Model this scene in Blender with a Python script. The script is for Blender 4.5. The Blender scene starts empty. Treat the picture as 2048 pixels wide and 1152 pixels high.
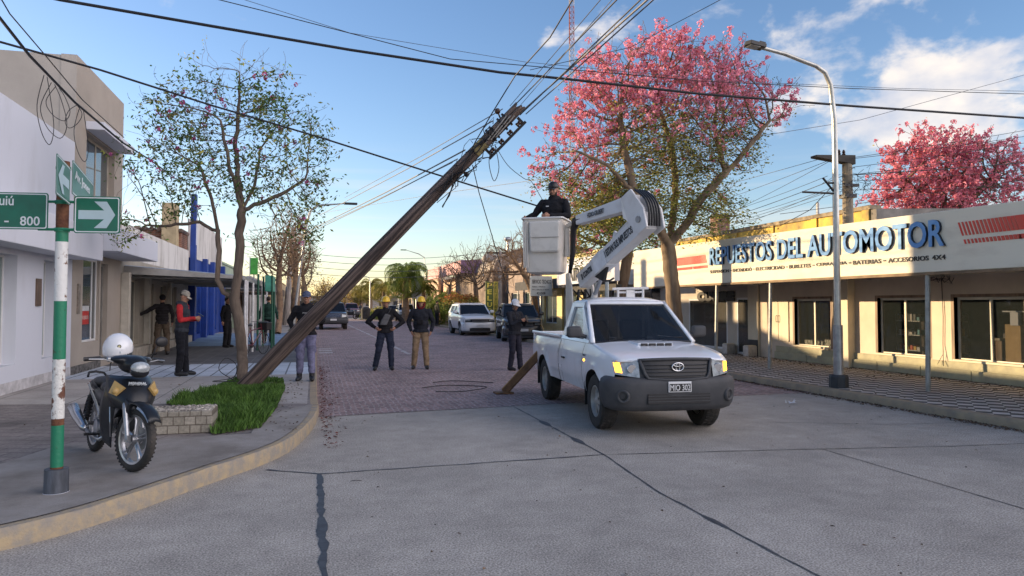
import bpy, bmesh, math, random
import numpy as np
from mathutils import Vector, Matrix, Euler, noise as mnoise
R = math.radians
PI = math.pi
scene = bpy.context.scene
COL = scene.collection
rnd = random.Random(7)

# ------------------------------------------------------------------ camera
YAW, PITCH, EYE = 15.242, 2.1, 1.65
cam_data = bpy.data.cameras.new('camera')
cam_data.lens = 25.4
cam_data.sensor_width = 36
cam_data.shift_y = -20.0 / 2048
cam_data.clip_end = 4000
cam = bpy.data.objects.new('camera', cam_data)
cam.location = (0, 0, EYE)
cam.rotation_euler = (R(90 + PITCH), 0, R(-YAW))
COL.objects.link(cam)
scene.camera = cam

# ------------------------------------------------------------------ sun and sky
SUN = Vector((-2.3, 1.55, 0.46)).normalized()
SUN_EL = math.asin(SUN.z)
SUN_ROT = math.atan2(SUN.x, SUN.y)
sd = bpy.data.lights.new('sun', 'SUN')
sd.energy = 3.4
sd.angle = R(0.5)
sd.color = (1.0, 0.74, 0.44)
so = bpy.data.objects.new('sun', sd)
so.rotation_euler = SUN.to_track_quat('Z', 'Y').to_euler()
so.location = (-30, 20, 30)
COL.objects.link(so)

scene.view_settings.view_transform = 'Standard'
scene.view_settings.look = 'None'
scene.view_settings.gamma = 1
scene.view_settings.exposure = 1.42
scene.cycles.max_bounces = 6

_f, _c = 1445.0, -19.986
_p, _t = R(PITCH), R(YAW)
FW = np.array([math.sin(_t) * math.cos(_p), math.cos(_t) * math.cos(_p), math.sin(_p)])
RT = np.array([math.cos(_t), -math.sin(_t), 0.0])
UP = np.cross(RT, FW)
EYEV = np.array([0, 0, EYE])
def ray(a, b): return FW + RT * (a - 1024) / _f + UP * (576 + _c - b) / _f
def ground(a, b, z=0.0):
    d = ray(a, b); return EYEV + d * ((z - EYE) / d[2])
def onx(a, b, X):
    d = ray(a, b); return EYEV + d * (X / d[0])
def ony(a, b, Y):
    d = ray(a, b); return EYEV + d * (Y / d[1])
def far(a, b, depth): return EYEV + ray(a, b) * depth

world = bpy.data.worlds.new('World')
scene.world = world
world.use_nodes = True
wn, wl = world.node_tree.nodes, world.node_tree.links
wn.clear()
w_out = wn.new('ShaderNodeOutputWorld')
w_bg = wn.new('ShaderNodeBackground')
w_bg.inputs['Strength'].default_value = 0.10
sky = wn.new('ShaderNodeTexSky')
sky.sky_type = 'NISHITA'
sky.sun_disc = False
sky.sun_elevation = SUN_EL
sky.sun_rotation = SUN_ROT
sky.altitude = 50
sky.air_density = 1.0
sky.dust_density = 0.35
sky.ozone_density = 1.8
tc = wn.new('ShaderNodeTexCoord')
def wmath(op, *ins):
    n = wn.new('ShaderNodeMath'); n.operation = op
    for k, v in enumerate(ins):
        if isinstance(v, (int, float)): n.inputs[k].default_value = v
        else: wl.new(v, n.inputs[k])
    return n.outputs[0]
sep = wn.new('ShaderNodeSeparateXYZ'); wl.new(tc.outputs['Generated'], sep.inputs[0])
hgt = wmath('MAXIMUM', sep.outputs['Z'], 0.02)
mp = wn.new('ShaderNodeMapping'); mp.inputs['Scale'].default_value = (1, 1, 1.7)
wl.new(tc.outputs['Generated'], mp.inputs[0])
nz = wn.new('ShaderNodeTexNoise'); nz.inputs['Scale'].default_value = 10.5
nz.inputs['Detail'].default_value = 9; nz.inputs['Roughness'].default_value = 0.56
nz.inputs['Distortion'].default_value = 0.15
wl.new(mp.outputs[0], nz.inputs['Vector'])
banks = [((1195, 75), 0.060, 0.55), ((1390, 55), 0.055, 0.5), ((1640, 10), 0.085, 0.7), ((1450, 95), 0.05, 0.3),
         ((1925, 190), 0.07, 0.62), ((1800, 205), 0.05, 0.5), ((1720, 245), 0.07, 0.5), ((1560, 250), 0.07, 0.52), ((2040, 235), 0.07, 0.55), ((1900, 240), .08, .4),
         ((700, 278), 0.028, 0.5), ((1880, 30), 0.05, 0.3), ((320, 15), 0.02, 0.5), ((880, 92), 0.04, 0.2), ((1100, 78), 0.02, 0.45),
         ((3200, -300), 0.3, 0.5), ((1300, -500), 0.25, 0.5), ((560, -700), 0.3, 0.45)]
acc = None
for (a, b), rad, amp in banks:
    d = ray(a, b); d = d / np.linalg.norm(d)
    vd = wn.new('ShaderNodeVectorMath'); vd.operation = 'DISTANCE'
    wl.new(tc.outputs['Generated'], vd.inputs[0]); vd.inputs[1].default_value = tuple(d)
    q = wmath('MULTIPLY', wmath('POWER', wmath('DIVIDE', vd.outputs['Value'], rad), 2.0), -1.0)
    g = wmath('MULTIPLY', wmath('EXPONENT', q), amp)
    acc = g if acc is None else wmath('ADD', acc, g)
dens = wmath('SUBTRACT', wmath('ADD', wmath('MULTIPLY', nz.outputs['Fac'], 1.7), wmath('MULTIPLY', acc, 0.68)), 1.24)
cm = wn.new('ShaderNodeMapRange'); cm.interpolation_type = 'SMOOTHSTEP'
cm.inputs['From Min'].default_value = 0.03; cm.inputs['From Max'].default_value = 0.36
wl.new(dens, cm.inputs['Value'])
mp2 = wn.new('ShaderNodeMapping'); mp2.inputs['Scale'].default_value = (1.2, 1.2, 26)
wl.new(tc.outputs['Generated'], mp2.inputs[0])
nz2 = wn.new('ShaderNodeTexNoise'); nz2.inputs['Scale'].default_value = 2.2; nz2.inputs['Detail'].default_value = 4
wl.new(mp2.outputs[0], nz2.inputs['Vector'])
lowm = wn.new('ShaderNodeMapRange'); lowm.inputs['From Min'].default_value = 0.22; lowm.inputs['From Max'].default_value = 0.06
wl.new(sep.outputs['Z'], lowm.inputs['Value'])
st = wn.new('ShaderNodeMapRange'); st.inputs['From Min'].default_value = 0.48; st.inputs['From Max'].default_value = 0.75
st.inputs['To Max'].default_value = 0.55
wl.new(nz2.outputs['Fac'], st.inputs['Value'])
streak = wmath('MULTIPLY', st.outputs[0], lowm.outputs[0])
hs = wn.new('ShaderNodeHueSaturation'); hs.inputs['Saturation'].default_value = 1.12; hs.inputs['Value'].default_value = 1.0
tn = wn.new('ShaderNodeVectorMath'); tn.operation = 'MULTIPLY'; tn.inputs[1].default_value = (.96, .905, 1.0)
wl.new(sky.outputs[0], tn.inputs[0]); wl.new(tn.outputs[0], hs.inputs['Color'])
mx1 = wn.new('ShaderNodeMix'); mx1.data_type = 'RGBA'
wl.new(streak, mx1.inputs['Factor']); wl.new(hs.outputs[0], mx1.inputs[6]); mx1.inputs[7].default_value = (4.4, 3.75, 3.35, 1)
nz3 = wn.new('ShaderNodeTexNoise'); nz3.inputs['Scale'].default_value = 11; nz3.inputs['Detail'].default_value = 7
ofs = wn.new('ShaderNodeVectorMath'); ofs.operation = 'ADD'; ofs.inputs[1].default_value = (-0.02, 0.0, 0.03)
wl.new(mp.outputs[0], ofs.inputs[0]); wl.new(ofs.outputs[0], nz3.inputs['Vector'])
cc = wn.new('ShaderNodeMix'); cc.data_type = 'RGBA'
cf = wn.new('ShaderNodeMapRange'); cf.inputs['From Min'].default_value = 0.38; cf.inputs['From Max'].default_value = 0.6
wl.new(nz3.outputs['Fac'], cf.inputs['Value']); wl.new(cf.outputs[0], cc.inputs['Factor'])
cc.inputs[6].default_value = (2.6, 2.7, 3.1, 1); cc.inputs[7].default_value = (4.6, 4.1, 3.6, 1)
mx2 = wn.new('ShaderNodeMix'); mx2.data_type = 'RGBA'
wl.new(wmath('MULTIPLY', cm.outputs[0], 0.85), mx2.inputs['Factor']); wl.new(mx1.outputs[2], mx2.inputs[6]); wl.new(cc.outputs[2], mx2.inputs[7])
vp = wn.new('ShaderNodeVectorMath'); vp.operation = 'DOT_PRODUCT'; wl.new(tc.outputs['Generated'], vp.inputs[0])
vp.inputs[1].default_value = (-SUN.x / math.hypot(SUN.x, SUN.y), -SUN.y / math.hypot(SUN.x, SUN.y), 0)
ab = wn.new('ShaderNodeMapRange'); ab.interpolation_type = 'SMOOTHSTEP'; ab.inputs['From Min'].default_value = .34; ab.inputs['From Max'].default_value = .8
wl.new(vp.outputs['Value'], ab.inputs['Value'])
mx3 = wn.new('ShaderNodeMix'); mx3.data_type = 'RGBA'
wl.new(wmath('MULTIPLY', ab.outputs[0], .92), mx3.inputs['Factor']); wl.new(mx2.outputs[2], mx3.inputs[6]); mx3.inputs[7].default_value = (12.4, 11.4, 11.7, 1)  # unseen bright sky bank opposite the sun, added to lift the ambient light
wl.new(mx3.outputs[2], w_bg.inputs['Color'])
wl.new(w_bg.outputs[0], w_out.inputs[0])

# ------------------------------------------------------------------ materials
MATS = {}
def M(name, col=(.5, .5, .5), rough=.7, metal=0.0, var=.12, vs=3.0, bump=0.0, bs=40.0, spec=.5, alt=None, detail=5,
      stretch=(1, 1, 1), coat=0.0, island=0.0, emit=None, alpha=1.0, trans=0.0, thr=(.35, .65), ior=1.45):
    if name in MATS: return MATS[name]
    m = bpy.data.materials.new(name); m.use_nodes = True
    n, l = m.node_tree.nodes, m.node_tree.links
    b = n['Principled BSDF']
    b.inputs['Roughness'].default_value = rough
    b.inputs['Metallic'].default_value = metal
    b.inputs['Specular IOR Level'].default_value = spec
    b.inputs['Coat Weight'].default_value = coat
    b.inputs['Coat Roughness'].default_value = .06
    b.inputs['IOR'].default_value = ior
    if trans: b.inputs['Transmission Weight'].default_value = trans
    if alpha < 1: b.inputs['Alpha'].default_value = alpha
    t = n.new('ShaderNodeTexCoord')
    mpg = n.new('ShaderNodeMapping'); mpg.inputs['Scale'].default_value = stretch
    l.new(t.outputs['Object'], mpg.inputs[0])
    c = (*col, 1)
    c2 = (*alt, 1) if alt else (*[min(1, x * (1 - var * 2)) for x in col], 1)
    c1 = c if alt else (*[min(1, x * (1 + var)) for x in col], 1)
    src = None
    if var or alt:
        z = n.new('ShaderNodeTexNoise'); z.inputs['Scale'].default_value = vs; z.inputs['Detail'].default_value = detail
        z.inputs['Roughness'].default_value = .62
        l.new(mpg.outputs[0], z.inputs['Vector'])
        r = n.new('ShaderNodeMapRange'); r.inputs['From Min'].default_value = thr[0]; r.inputs['From Max'].default_value = thr[1]
        l.new(z.outputs['Fac'], r.inputs['Value'])
        x = n.new('ShaderNodeMix'); x.data_type = 'RGBA'
        l.new(r.outputs[0], x.inputs['Factor']); x.inputs[6].default_value = c1; x.inputs[7].default_value = c2
        src = x.outputs[2]
    if island:
        g = n.new('ShaderNodeNewGeometry')
        h = n.new('ShaderNodeHueSaturation')
        rr = n.new('ShaderNodeMapRange'); rr.inputs['To Min'].default_value = 1 - island; rr.inputs['To Max'].default_value = 1 + island
        l.new(g.outputs['Random Per Island'], rr.inputs['Value']); l.new(rr.outputs[0], h.inputs['Value'])
        if src: l.new(src, h.inputs['Color'])
        else: h.inputs['Color'].default_value = c
        src = h.outputs[0]
    if src: l.new(src, b.inputs['Base Color'])
    else: b.inputs['Base Color'].default_value = c
    if bump:
        z2 = n.new('ShaderNodeTexNoise'); z2.inputs['Scale'].default_value = bs; z2.inputs['Detail'].default_value = 4
        l.new(mpg.outputs[0], z2.inputs['Vector'])
        bp = n.new('ShaderNodeBump'); bp.inputs['Strength'].default_value = bump; bp.inputs['Distance'].default_value = .02
        l.new(z2.outputs['Fac'], bp.inputs['Height']); l.new(bp.outputs[0], b.inputs['Normal'])
    if emit:
        b.inputs['Emission Color'].default_value = (*emit[0], 1); b.inputs['Emission Strength'].default_value = emit[1]
    MATS[name] = m
    return m

def leafmat(name, col, alt, vs=1.2, island=.45, translucent=.35):
    if name in MATS: return MATS[name]
    m = M(name, col, .6, alt=alt, vs=vs, island=island, spec=.25)
    n, l = m.node_tree.nodes, m.node_tree.links
    b = n['Principled BSDF']
    tr = n.new('ShaderNodeBsdfTranslucent'); mx = n.new('ShaderNodeMixShader')
    mx.inputs[0].default_value = translucent
    l.new(b.inputs['Base Color'].links[0].from_socket, tr.inputs['Color'])
    l.new(b.outputs[0], mx.inputs[1]); l.new(tr.outputs[0], mx.inputs[2])
    l.new(mx.outputs[0], n['Material Output'].inputs['Surface'])
    return m

def nodes_of(m): return m.node_tree.nodes, m.node_tree.links
def pave_mat(name, c1, c2, mortar, w, h, offset=.5, msize=.012, rough=.8, rot=0.0, var=.35, bias=0.0, stain=.25, bump=.4, wob=0.0, ns=35):
    """brick or tile paving laid in metres on the ground plane"""
    m = bpy.data.materials.new(name); m.use_nodes = True; MATS[name] = m
    n, l = nodes_of(m); b = n['Principled BSDF']; b.inputs['Roughness'].default_value = rough
    b.inputs['Specular IOR Level'].default_value = .3
    t = n.new('ShaderNodeTexCoord'); mpg = n.new('ShaderNodeMapping'); mpg.inputs['Rotation'].default_value = (0, 0, rot)
    l.new(t.outputs['Object'], mpg.inputs[0])
    br = n.new('ShaderNodeTexBrick'); br.inputs['Scale'].default_value = 1
    br.inputs['Brick Width'].default_value = w; br.inputs['Row Height'].default_value = h
    br.inputs['Mortar Size'].default_value = msize; br.inputs['Mortar Smooth'].default_value = .3
    br.inputs['Bias'].default_value = bias; br.offset = offset
    br.inputs['Color1'].default_value = (*c1, 1); br.inputs['Color2'].default_value = (*c2, 1); br.inputs['Mortar'].default_value = (*mortar, 1)
    if wob:
        wz = n.new('ShaderNodeTexNoise'); wz.inputs['Scale'].default_value = 7; wz.inputs['Detail'].default_value = 3; l.new(t.outputs['Object'], wz.inputs['Vector'])
        ws = n.new('ShaderNodeVectorMath'); ws.operation = 'MULTIPLY_ADD'; ws.inputs[1].default_value = (wob, wob, 0); l.new(wz.outputs['Color'], ws.inputs[0]); l.new(mpg.outputs[0], ws.inputs[2]); l.new(ws.outputs[0], br.inputs['Vector'])
    else: l.new(mpg.outputs[0], br.inputs['Vector'])
    z = n.new('ShaderNodeTexNoise'); z.inputs['Scale'].default_value = .9; z.inputs['Detail'].default_value = 8; z.inputs['Roughness'].default_value = .7
    l.new(t.outputs['Object'], z.inputs['Vector'])
    r = n.new('ShaderNodeMapRange'); r.inputs['From Min'].default_value = .3; r.inputs['From Max'].default_value = .7
    r.inputs['To Min'].default_value = 1 - stain; r.inputs['To Max'].default_value = 1 + stain * .6
    l.new(z.outputs['Fac'], r.inputs['Value'])
    z2 = n.new('ShaderNodeTexNoise'); z2.inputs['Scale'].default_value = ns; z2.inputs['Detail'].default_value = 3
    l.new(t.outputs['Object'], z2.inputs['Vector'])
    r2 = n.new('ShaderNodeMapRange'); r2.inputs['To Min'].default_value = 1 - var; r2.inputs['To Max'].default_value = 1 + var
    l.new(z2.outputs['Fac'], r2.inputs['Value'])
    mu = n.new('ShaderNodeMath'); mu.operation = 'MULTIPLY'; l.new(r.outputs[0], mu.inputs[0]); l.new(r2.outputs[0], mu.inputs[1])
    vm = n.new('ShaderNodeVectorMath'); vm.operation = 'SCALE'; l.new(br.outputs['Color'], vm.inputs[0]); l.new(mu.outputs[0], vm.inputs['Scale'])
    l.new(vm.outputs[0], b.inputs['Base Color'])
    bp = n.new('ShaderNodeBump'); bp.inputs['Strength'].default_value = bump; bp.inputs['Distance'].default_value = .008; bp.invert = True
    l.new(br.outputs['Fac'], bp.inputs['Height']); l.new(bp.outputs[0], b.inputs['Normal'])
    return m

# ------------------------------------------------------------------ mesh builder
class MB:
    def __init__(s, T=None):
        s.v, s.f, s.m, s.T, s.mi = [], [], [], T, 0
    def add(s, vs, fs, T=None):
        o = len(s.v)
        T = T if T is not None else s.T
        for p in vs:
            p = Vector(p)
            s.v.append(tuple(T @ p) if T is not None else tuple(p))
        for f in fs:
            s.f.append([o + i for i in f]); s.m.append(s.mi)
        return s
    def box(s, lo, hi, T=None):
        x0, y0, z0 = lo; x1, y1, z1 = hi
        return s.add([(x0, y0, z0), (x1, y0, z0), (x1, y1, z0), (x0, y1, z0), (x0, y0, z1), (x1, y0, z1), (x1, y1, z1), (x0, y1, z1)],
                     [(0, 3, 2, 1), (4, 5, 6, 7), (0, 1, 5, 4), (1, 2, 6, 5), (2, 3, 7, 6), (3, 0, 4, 7)], T)
    def cbox(s, c, d, rot=None):
        T = Matrix.Translation(c)
        if rot is not None: T = T @ (rot if isinstance(rot, Matrix) else Euler(rot).to_matrix().to_4x4())
        if s.T is not None: T = s.T @ T
        h = [x / 2 for x in d]
        return s.box((-h[0], -h[1], -h[2]), (h[0], h[1], h[2]), T)
    def poly(s, pts): return s.add(pts, [tuple(range(len(pts)))])
    def prism(s, pts, ext):
        n = len(pts); e = Vector(ext)
        top = [tuple(Vector(p) + e) for p in pts]
        fs = [tuple(range(n))[::-1], tuple(range(n, 2 * n))] + [(i, (i + 1) % n, n + (i + 1) % n, n + i) for i in range(n)]
        return s.add(list(pts) + top, fs)
    def tube(s, path, r, n=8, cap=True, flat=None):
        P = [Vector(p) for p in path]
        rs = r if isinstance(r, (list, tuple)) else [r] * len(P)
        vs, up = [], None
        for i, p in enumerate(P):
            if i == 0: d = P[1] - P[0]
            elif i == len(P) - 1: d = P[-1] - P[-2]
            else: d = (P[i + 1] - P[i]).normalized() + (P[i] - P[i - 1]).normalized()
            if d.length < 1e-9: d = Vector((0, 0, 1))
            d.normalize()
            if up is None:
                up = Vector((0, 0, 1)) if abs(d.z) < .9 else Vector((0, 1, 0))
            u = d.cross(up)
            if u.length < 1e-6: u = d.orthogonal()
            u.normalize(); w = u.cross(d).normalized(); up = w
            for k in range(n):
                a = 2 * PI * k / n
                rr = rs[i]
                vs.append(tuple(p + u * math.cos(a) * rr + w * math.sin(a) * rr * (flat or 1)))
        fs = []
        for i in range(len(P) - 1):
            for k in range(n):
                a, b = i * n + k, i * n + (k + 1) % n
                fs.append((a, b, b + n, a + n))
        if cap:
            fs.append(tuple(range(n))[::-1]); L = (len(P) - 1) * n; fs.append(tuple(range(L, L + n)))
        return s.add(vs, fs)
    def cyl(s, a, b, r, n=16, r2=None): return s.tube([a, b], [r, r2 if r2 is not None else r], n)
    def lathe(s, prof, n=24, T=None, close=False):
        """profile of (radius, height) about local z"""
        vs = []
        for (r, z) in prof:
            for k in range(n):
                a = 2 * PI * k / n
                vs.append((r * math.cos(a), r * math.sin(a), z))
        fs = []
        m = len(prof)
        for i in range(m - 1 + (1 if close else 0)):
            j = (i + 1) % m
            for k in range(n):
                k2 = (k + 1) % n
                fs.append((i * n + k, i * n + k2, j * n + k2, j * n + k))
        if T is not None and s.T is not None: T = s.T @ T
        return s.add(vs, fs, T)
    def ball(s, c, r, n=12, m=8, rot=None):
        r = r if isinstance(r, (tuple, list)) else (r, r, r)
        T = Matrix.Translation(c)
        if rot is not None: T = T @ Euler(rot).to_matrix().to_4x4()
        if s.T is not None: T = s.T @ T
        vs, fs = [(0, 0, -r[2])], []
        for i in range(1, m):
            t = -PI / 2 + PI * i / m
            for k in range(n):
                a = 2 * PI * k / n
                vs.append((r[0] * math.cos(t) * math.cos(a), r[1] * math.cos(t) * math.sin(a), r[2] * math.sin(t)))
        vs.append((0, 0, r[2])); L = len(vs) - 1
        for k in range(n):
            k2 = (k + 1) % n
            fs.append((0, 1 + k2, 1 + k)); fs.append((L, 1 + (m - 2) * n + k, 1 + (m - 2) * n + k2))
            for i in range(m - 2):
                a, b = 1 + i * n + k, 1 + i * n + k2
                fs.append((a, b, b + n, a + n))
        return s.add(vs, fs, T)
    def grid(s, fn, nu, nv, flip=False):
        vs = [tuple(fn(i / nu, j / nv)) for i in range(nu + 1) for j in range(nv + 1)]
        fs = []
        for i in range(nu):
            for j in range(nv):
                a = i * (nv + 1) + j; q = (a, a + 1, a + nv + 2, a + nv + 1)
                fs.append(q[::-1] if flip else q)
        return s.add(vs, fs)
    def ring(s, outer, inner):
        n = len(outer)
        return s.add(list(outer) + list(inner), [(i, (i + 1) % n, n + (i + 1) % n, n + i) for i in range(n)])
    def build(s, name, mats, parent=None, smooth=False, bevel=0.0, solid=0.0, sub=0, auto=None, soff=-1.0, weld=False):
        me = bpy.data.meshes.new(name)
        me.from_pydata(s.v, [], s.f)
        mats = mats if isinstance(mats, (list, tuple)) else [mats]
        for m in mats: me.materials.append(m)
        if len(mats) > 1: me.polygons.foreach_set('material_index', s.m)
        me.update()
        o = bpy.data.objects.new(name, me); COL.objects.link(o)
        if parent is not None: o.parent = parent
        if smooth or auto:
            me.polygons.foreach_set('use_smooth', [True] * len(me.polygons))
            if auto:
                bm = bmesh.new(); bm.from_mesh(me)
                if weld: bmesh.ops.remove_doubles(bm, verts=bm.verts, dist=.0006)
                for e in bm.edges:
                    if len(e.link_faces) == 2 and e.calc_face_angle(0) > R(auto): e.smooth = False
                bm.to_mesh(me); bm.free()
        if solid:
            md = o.modifiers.new('solid', 'SOLIDIFY'); md.thickness = solid; md.offset = soff
        if sub:
            md = o.modifiers.new('sub', 'SUBSURF'); md.levels = sub; md.render_levels = sub
        if bevel:
            md = o.modifiers.new('bevel', 'BEVEL'); md.width = bevel; md.segments = 2; md.limit_method = 'ANGLE'; md.angle_limit = R(40)
        return o

def thing(name, label, cat, loc=(0, 0, 0), rz=0.0, group=None):
    o = bpy.data.objects.new(name, None); COL.objects.link(o)
    o.location = loc; o.rotation_euler = (0, 0, rz)
    o.empty_display_size = .2
    o['label'] = label; o['category'] = cat
    if group: o['group'] = group
    return o
def tag(o, label, cat, group=None, kind=None):
    o['label'] = label; o['category'] = cat
    if group: o['group'] = group
    if kind: o['kind'] = kind
    return o
def structure(o): o['kind'] = 'structure'; return o
def copy_tree(o, parent=None):
    c = o.copy(); COL.objects.link(c)
    if parent is not None: c.parent = parent
    for ch in list(o.children): copy_tree(ch, c)
    return c
def lettering(name, body, mat, parent, origin, xdir, updir, width=None, height=.3, extrude=.01, bold=.0, spacing=1.0, mat_side=None, align='LEFT'):
    """real raised letters: text turned into a mesh, fitted to a width and height"""
    cu = bpy.data.curves.new('lettering', 'FONT'); cu.body = body; cu.size = 1; cu.offset = bold
    cu.space_character = spacing; cu.resolution_u = 3; cu.extrude = 0.001
    t = bpy.data.objects.new('lettering_source', cu); COL.objects.link(t)
    me = bpy.data.meshes.new_from_object(t.evaluated_get(bpy.context.evaluated_depsgraph_get()))
    bpy.data.objects.remove(t); bpy.data.curves.remove(cu)
    co = np.array([v.co[:] for v in me.vertices])
    lo, hi = co.min(0), co.max(0)
    sx = width / (hi[0] - lo[0]) if width else height / (hi[1] - lo[1])
    sy = height / (hi[1] - lo[1])
    xd, ud = Vector(xdir).normalized(), Vector(updir).normalized(); nd = xd.cross(ud)
    for v in me.vertices:
        x, y, z = (v.co.x - lo[0]) * sx, (v.co.y - lo[1]) * sy, (extrude if v.co.z > 0 else 0)
        v.co = Vector(origin) + xd * x + ud * y + nd * z
    me.materials.clear(); me.materials.append(mat)
    if mat_side:
        me.materials.append(mat_side)
        me.update()
        for p in me.polygons: p.material_index = 0 if p.normal.dot(nd) > .7 else 1
    o = bpy.data.objects.new(name, me); COL.objects.link(o); o.parent = parent
    return o
# ------------------------------------------------------------------ ground, roads, pavements
def wmb(parent): return MB(Matrix.Translation(-Vector(parent.location)))
def woff(parent, p): return Vector(p) - Vector(parent.location)

m_conc = M('road_concrete', (.37, .34, .30), .85, vs=.8, var=.09, detail=13, bump=.3, bs=110, spec=.3)
n_, l_ = nodes_of(m_conc); b_ = n_['Principled BSDF']
t_ = n_.new('ShaderNodeTexCoord'); v_ = n_.new('ShaderNodeTexNoise'); v_.inputs['Scale'].default_value = 75; v_.inputs['Detail'].default_value = 2
l_.new(t_.outputs['Object'], v_.inputs['Vector'])
s_ = n_.new('ShaderNodeMapRange'); s_.inputs['From Min'].default_value = .3; s_.inputs['From Max'].default_value = .7
s_.inputs['To Min'].default_value = .45; s_.inputs['To Max'].default_value = 1.5
l_.new(v_.outputs['Fac'], s_.inputs['Value'])
v2 = n_.new('ShaderNodeTexNoise'); v2.inputs['Scale'].default_value = 4.2; v2.inputs['Detail'].default_value = 10; v2.inputs['Roughness'].default_value = .75
l_.new(t_.outputs['Object'], v2.inputs['Vector'])
s2 = n_.new('ShaderNodeMapRange'); s2.inputs['From Min'].default_value = .35; s2.inputs['From Max'].default_value = .6
s2.inputs['To Min'].default_value = .86; s2.inputs['To Max'].default_value = 1.05
l_.new(v2.outputs['Fac'], s2.inputs['Value'])
mm = n_.new('ShaderNodeMath'); mm.operation = 'MULTIPLY'; l_.new(s_.outputs[0], mm.inputs[0]); l_.new(s2.outputs[0], mm.inputs[1])
v3 = n_.new('ShaderNodeTexNoise'); v3.inputs['Scale'].default_value = 9; v3.inputs['Detail'].default_value = 6; v3.inputs['Roughness'].default_value = .8
l_.new(t_.outputs['Object'], v3.inputs['Vector'])
s3 = n_.new('ShaderNodeMapRange'); s3.inputs['From Min'].default_value = .64; s3.inputs['From Max'].default_value = .72; s3.inputs['To Min'].default_value = 1.0; s3.inputs['To Max'].default_value = .68
l_.new(v3.outputs['Fac'], s3.inputs['Value']); m3 = n_.new('ShaderNodeMath'); m3.operation = 'MULTIPLY'; l_.new(mm.outputs[0], m3.inputs[0]); l_.new(s3.outputs[0], m3.inputs[1]); mm = m3
sc_ = n_.new('ShaderNodeVectorMath'); sc_.operation = 'SCALE'
l_.new(b_.inputs['Base Color'].links[0].from_socket, sc_.inputs[0]); l_.new(mm.outputs[0], sc_.inputs['Scale']); l_.new(sc_.outputs[0], b_.inputs['Base Color'])

m_brick_road = pave_mat('brick_paving', (.33, .225, .21), (.22, .155, .15), (.36, .32, .31), .17, .09, msize=.009, var=.85, stain=.35, bump=.8, rot=R(90), wob=.13, ns=14)
m_dirt = M('dirt', (.16, .12, .085), .95, vs=2, var=.25, bump=.3)
m_kerb = M('kerb_yellow', (.37, .29, .18), .85, alt=(.25, .225, .19), vs=9, bump=.4, bs=60, thr=(.38, .62))
m_kerb2 = M('kerb_concrete', (.36, .28, .18), .85, alt=(.24, .20, .15), vs=4, bump=.4, bs=60)
m_tar = M('tar', (.055, .058, .065), .6, var=.2, vs=12)
m_tile_corner = pave_mat('corner_tiles', (.24, .21, .195), (.20, .18, .168), (.12, .105, .10), .42, .21, msize=.01, var=.45, stain=.5, rot=.35)
m_walk = pave_mat('light_slabs', (.37, .345, .32), (.33, .305, .285), (.12, .115, .11), 1.2, 1.2, msize=.01, offset=0, var=.25, stain=.3)
m_bluetile = pave_mat('pale_blue_tiles', (.52, .57, .64), (.40, .46, .53), (.13, .14, .16), .3, .3, msize=.02, offset=0, var=.15, stain=.25)
m_darktile = pave_mat('dark_tiles', (.11, .11, .115), (.085, .085, .09), (.16, .16, .16), .4, .4, msize=.012, offset=0, var=.2, stain=.3)
m_bluepave = pave_mat('blue_tiles', (.16, .25, .38), (.14, .22, .33), (.2, .26, .33), .3, .3, msize=.012, offset=0, var=.2, stain=.3)

g = MB(); g.poly([(-900, -300, -.03), (900, -300, -.03), (900, 1500, -.03), (-900, 1500, -.03)])
structure(g.build('ground', m_dirt))
g = MB()
edge = [(-80, 11.02), (0.0, 11.02), (1.5, 11.2), (3.77, 11.45), (7.85, 11.6), (9.2, 11.65), (80, 11.65)]
g.poly([(-80, -40, 0), (80, -40, 0)] + [(x, y, 0) for x, y in edge[::-1]])
structure(g.build('concrete_road', m_conc))
g = MB(); g.poly([(-.2, 11.0, .004), (0.0, 11.0, .004), (1.5, 11.19, .004), (3.77, 11.44, .004), (7.85, 11.59, .004), (9.2, 11.63, .004), (9.2, 220, .004), (-.2, 220, .004)])
structure(g.build('brick_road', m_brick_road))
g = MB(); g.poly([(-90, 84, .008), (90, 84, .008), (90, 93, .008), (-90, 93, .008)])
structure(g.build('cross_street', m_conc))

def offset_line(pts, d):
    out = []
    for i, p in enumerate(pts):
        a = Vector(pts[max(0, i - 1)]); b = Vector(pts[min(len(pts) - 1, i + 1)])
        t = (b - a).normalized(); n = Vector((-t.y, t.x))
        out.append((p[0] + n.x * d, p[1] + n.y * d))
    return out
def smooth_line(pts, k=3):
    for _ in range(k):
        q = [pts[0]]
        for a, b in zip(pts[:-1], pts[1:]):
            q += [(a[0] * .75 + b[0] * .25, a[1] * .75 + b[1] * .25), (a[0] * .25 + b[0] * .75, a[1] * .25 + b[1] * .75)]
        q.append(pts[-1]); pts = q
    return pts
def kerb(name, line, w, h, mat, jitter=.006):
    inner = offset_line(line, w); mid = offset_line(line, .015)
    vs, fs = [], []
    r = random.Random(3)
    for i in range(len(line)):
        j = r.uniform(-jitter, jitter)
        vs += [(*line[i], -.02), (*line[i], h - .03 + j), (*mid[i], h + j), (*inner[i], h + .002), (*inner[i], -.02)]
    for i in range(len(line) - 1):
        for k in range(4):
            a = i * 5 + k; fs.append((a, a + 1, a + 6, a + 5))
    mb = MB(); mb.add(vs, fs)
    return structure(mb.build(name, mat, auto=50)), inner
LK = smooth_line([(-60, 3.7), (-9, 3.75), (-5, 4.25), (-3.2, 4.88), (-2.01, 5.6), (-1.54, 6.09), (-.99, 7.1), (-.36, 8.12), (-.13, 9.07), (.03, 10.3), (.07, 11.3)], 2)
k1, lin1 = kerb('kerb', LK, .095, .145, m_kerb)
LK2 = [(.07, 11.3)] + [(.05, 11.3 + i * 1.0) for i in range(1, 72)]
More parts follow.
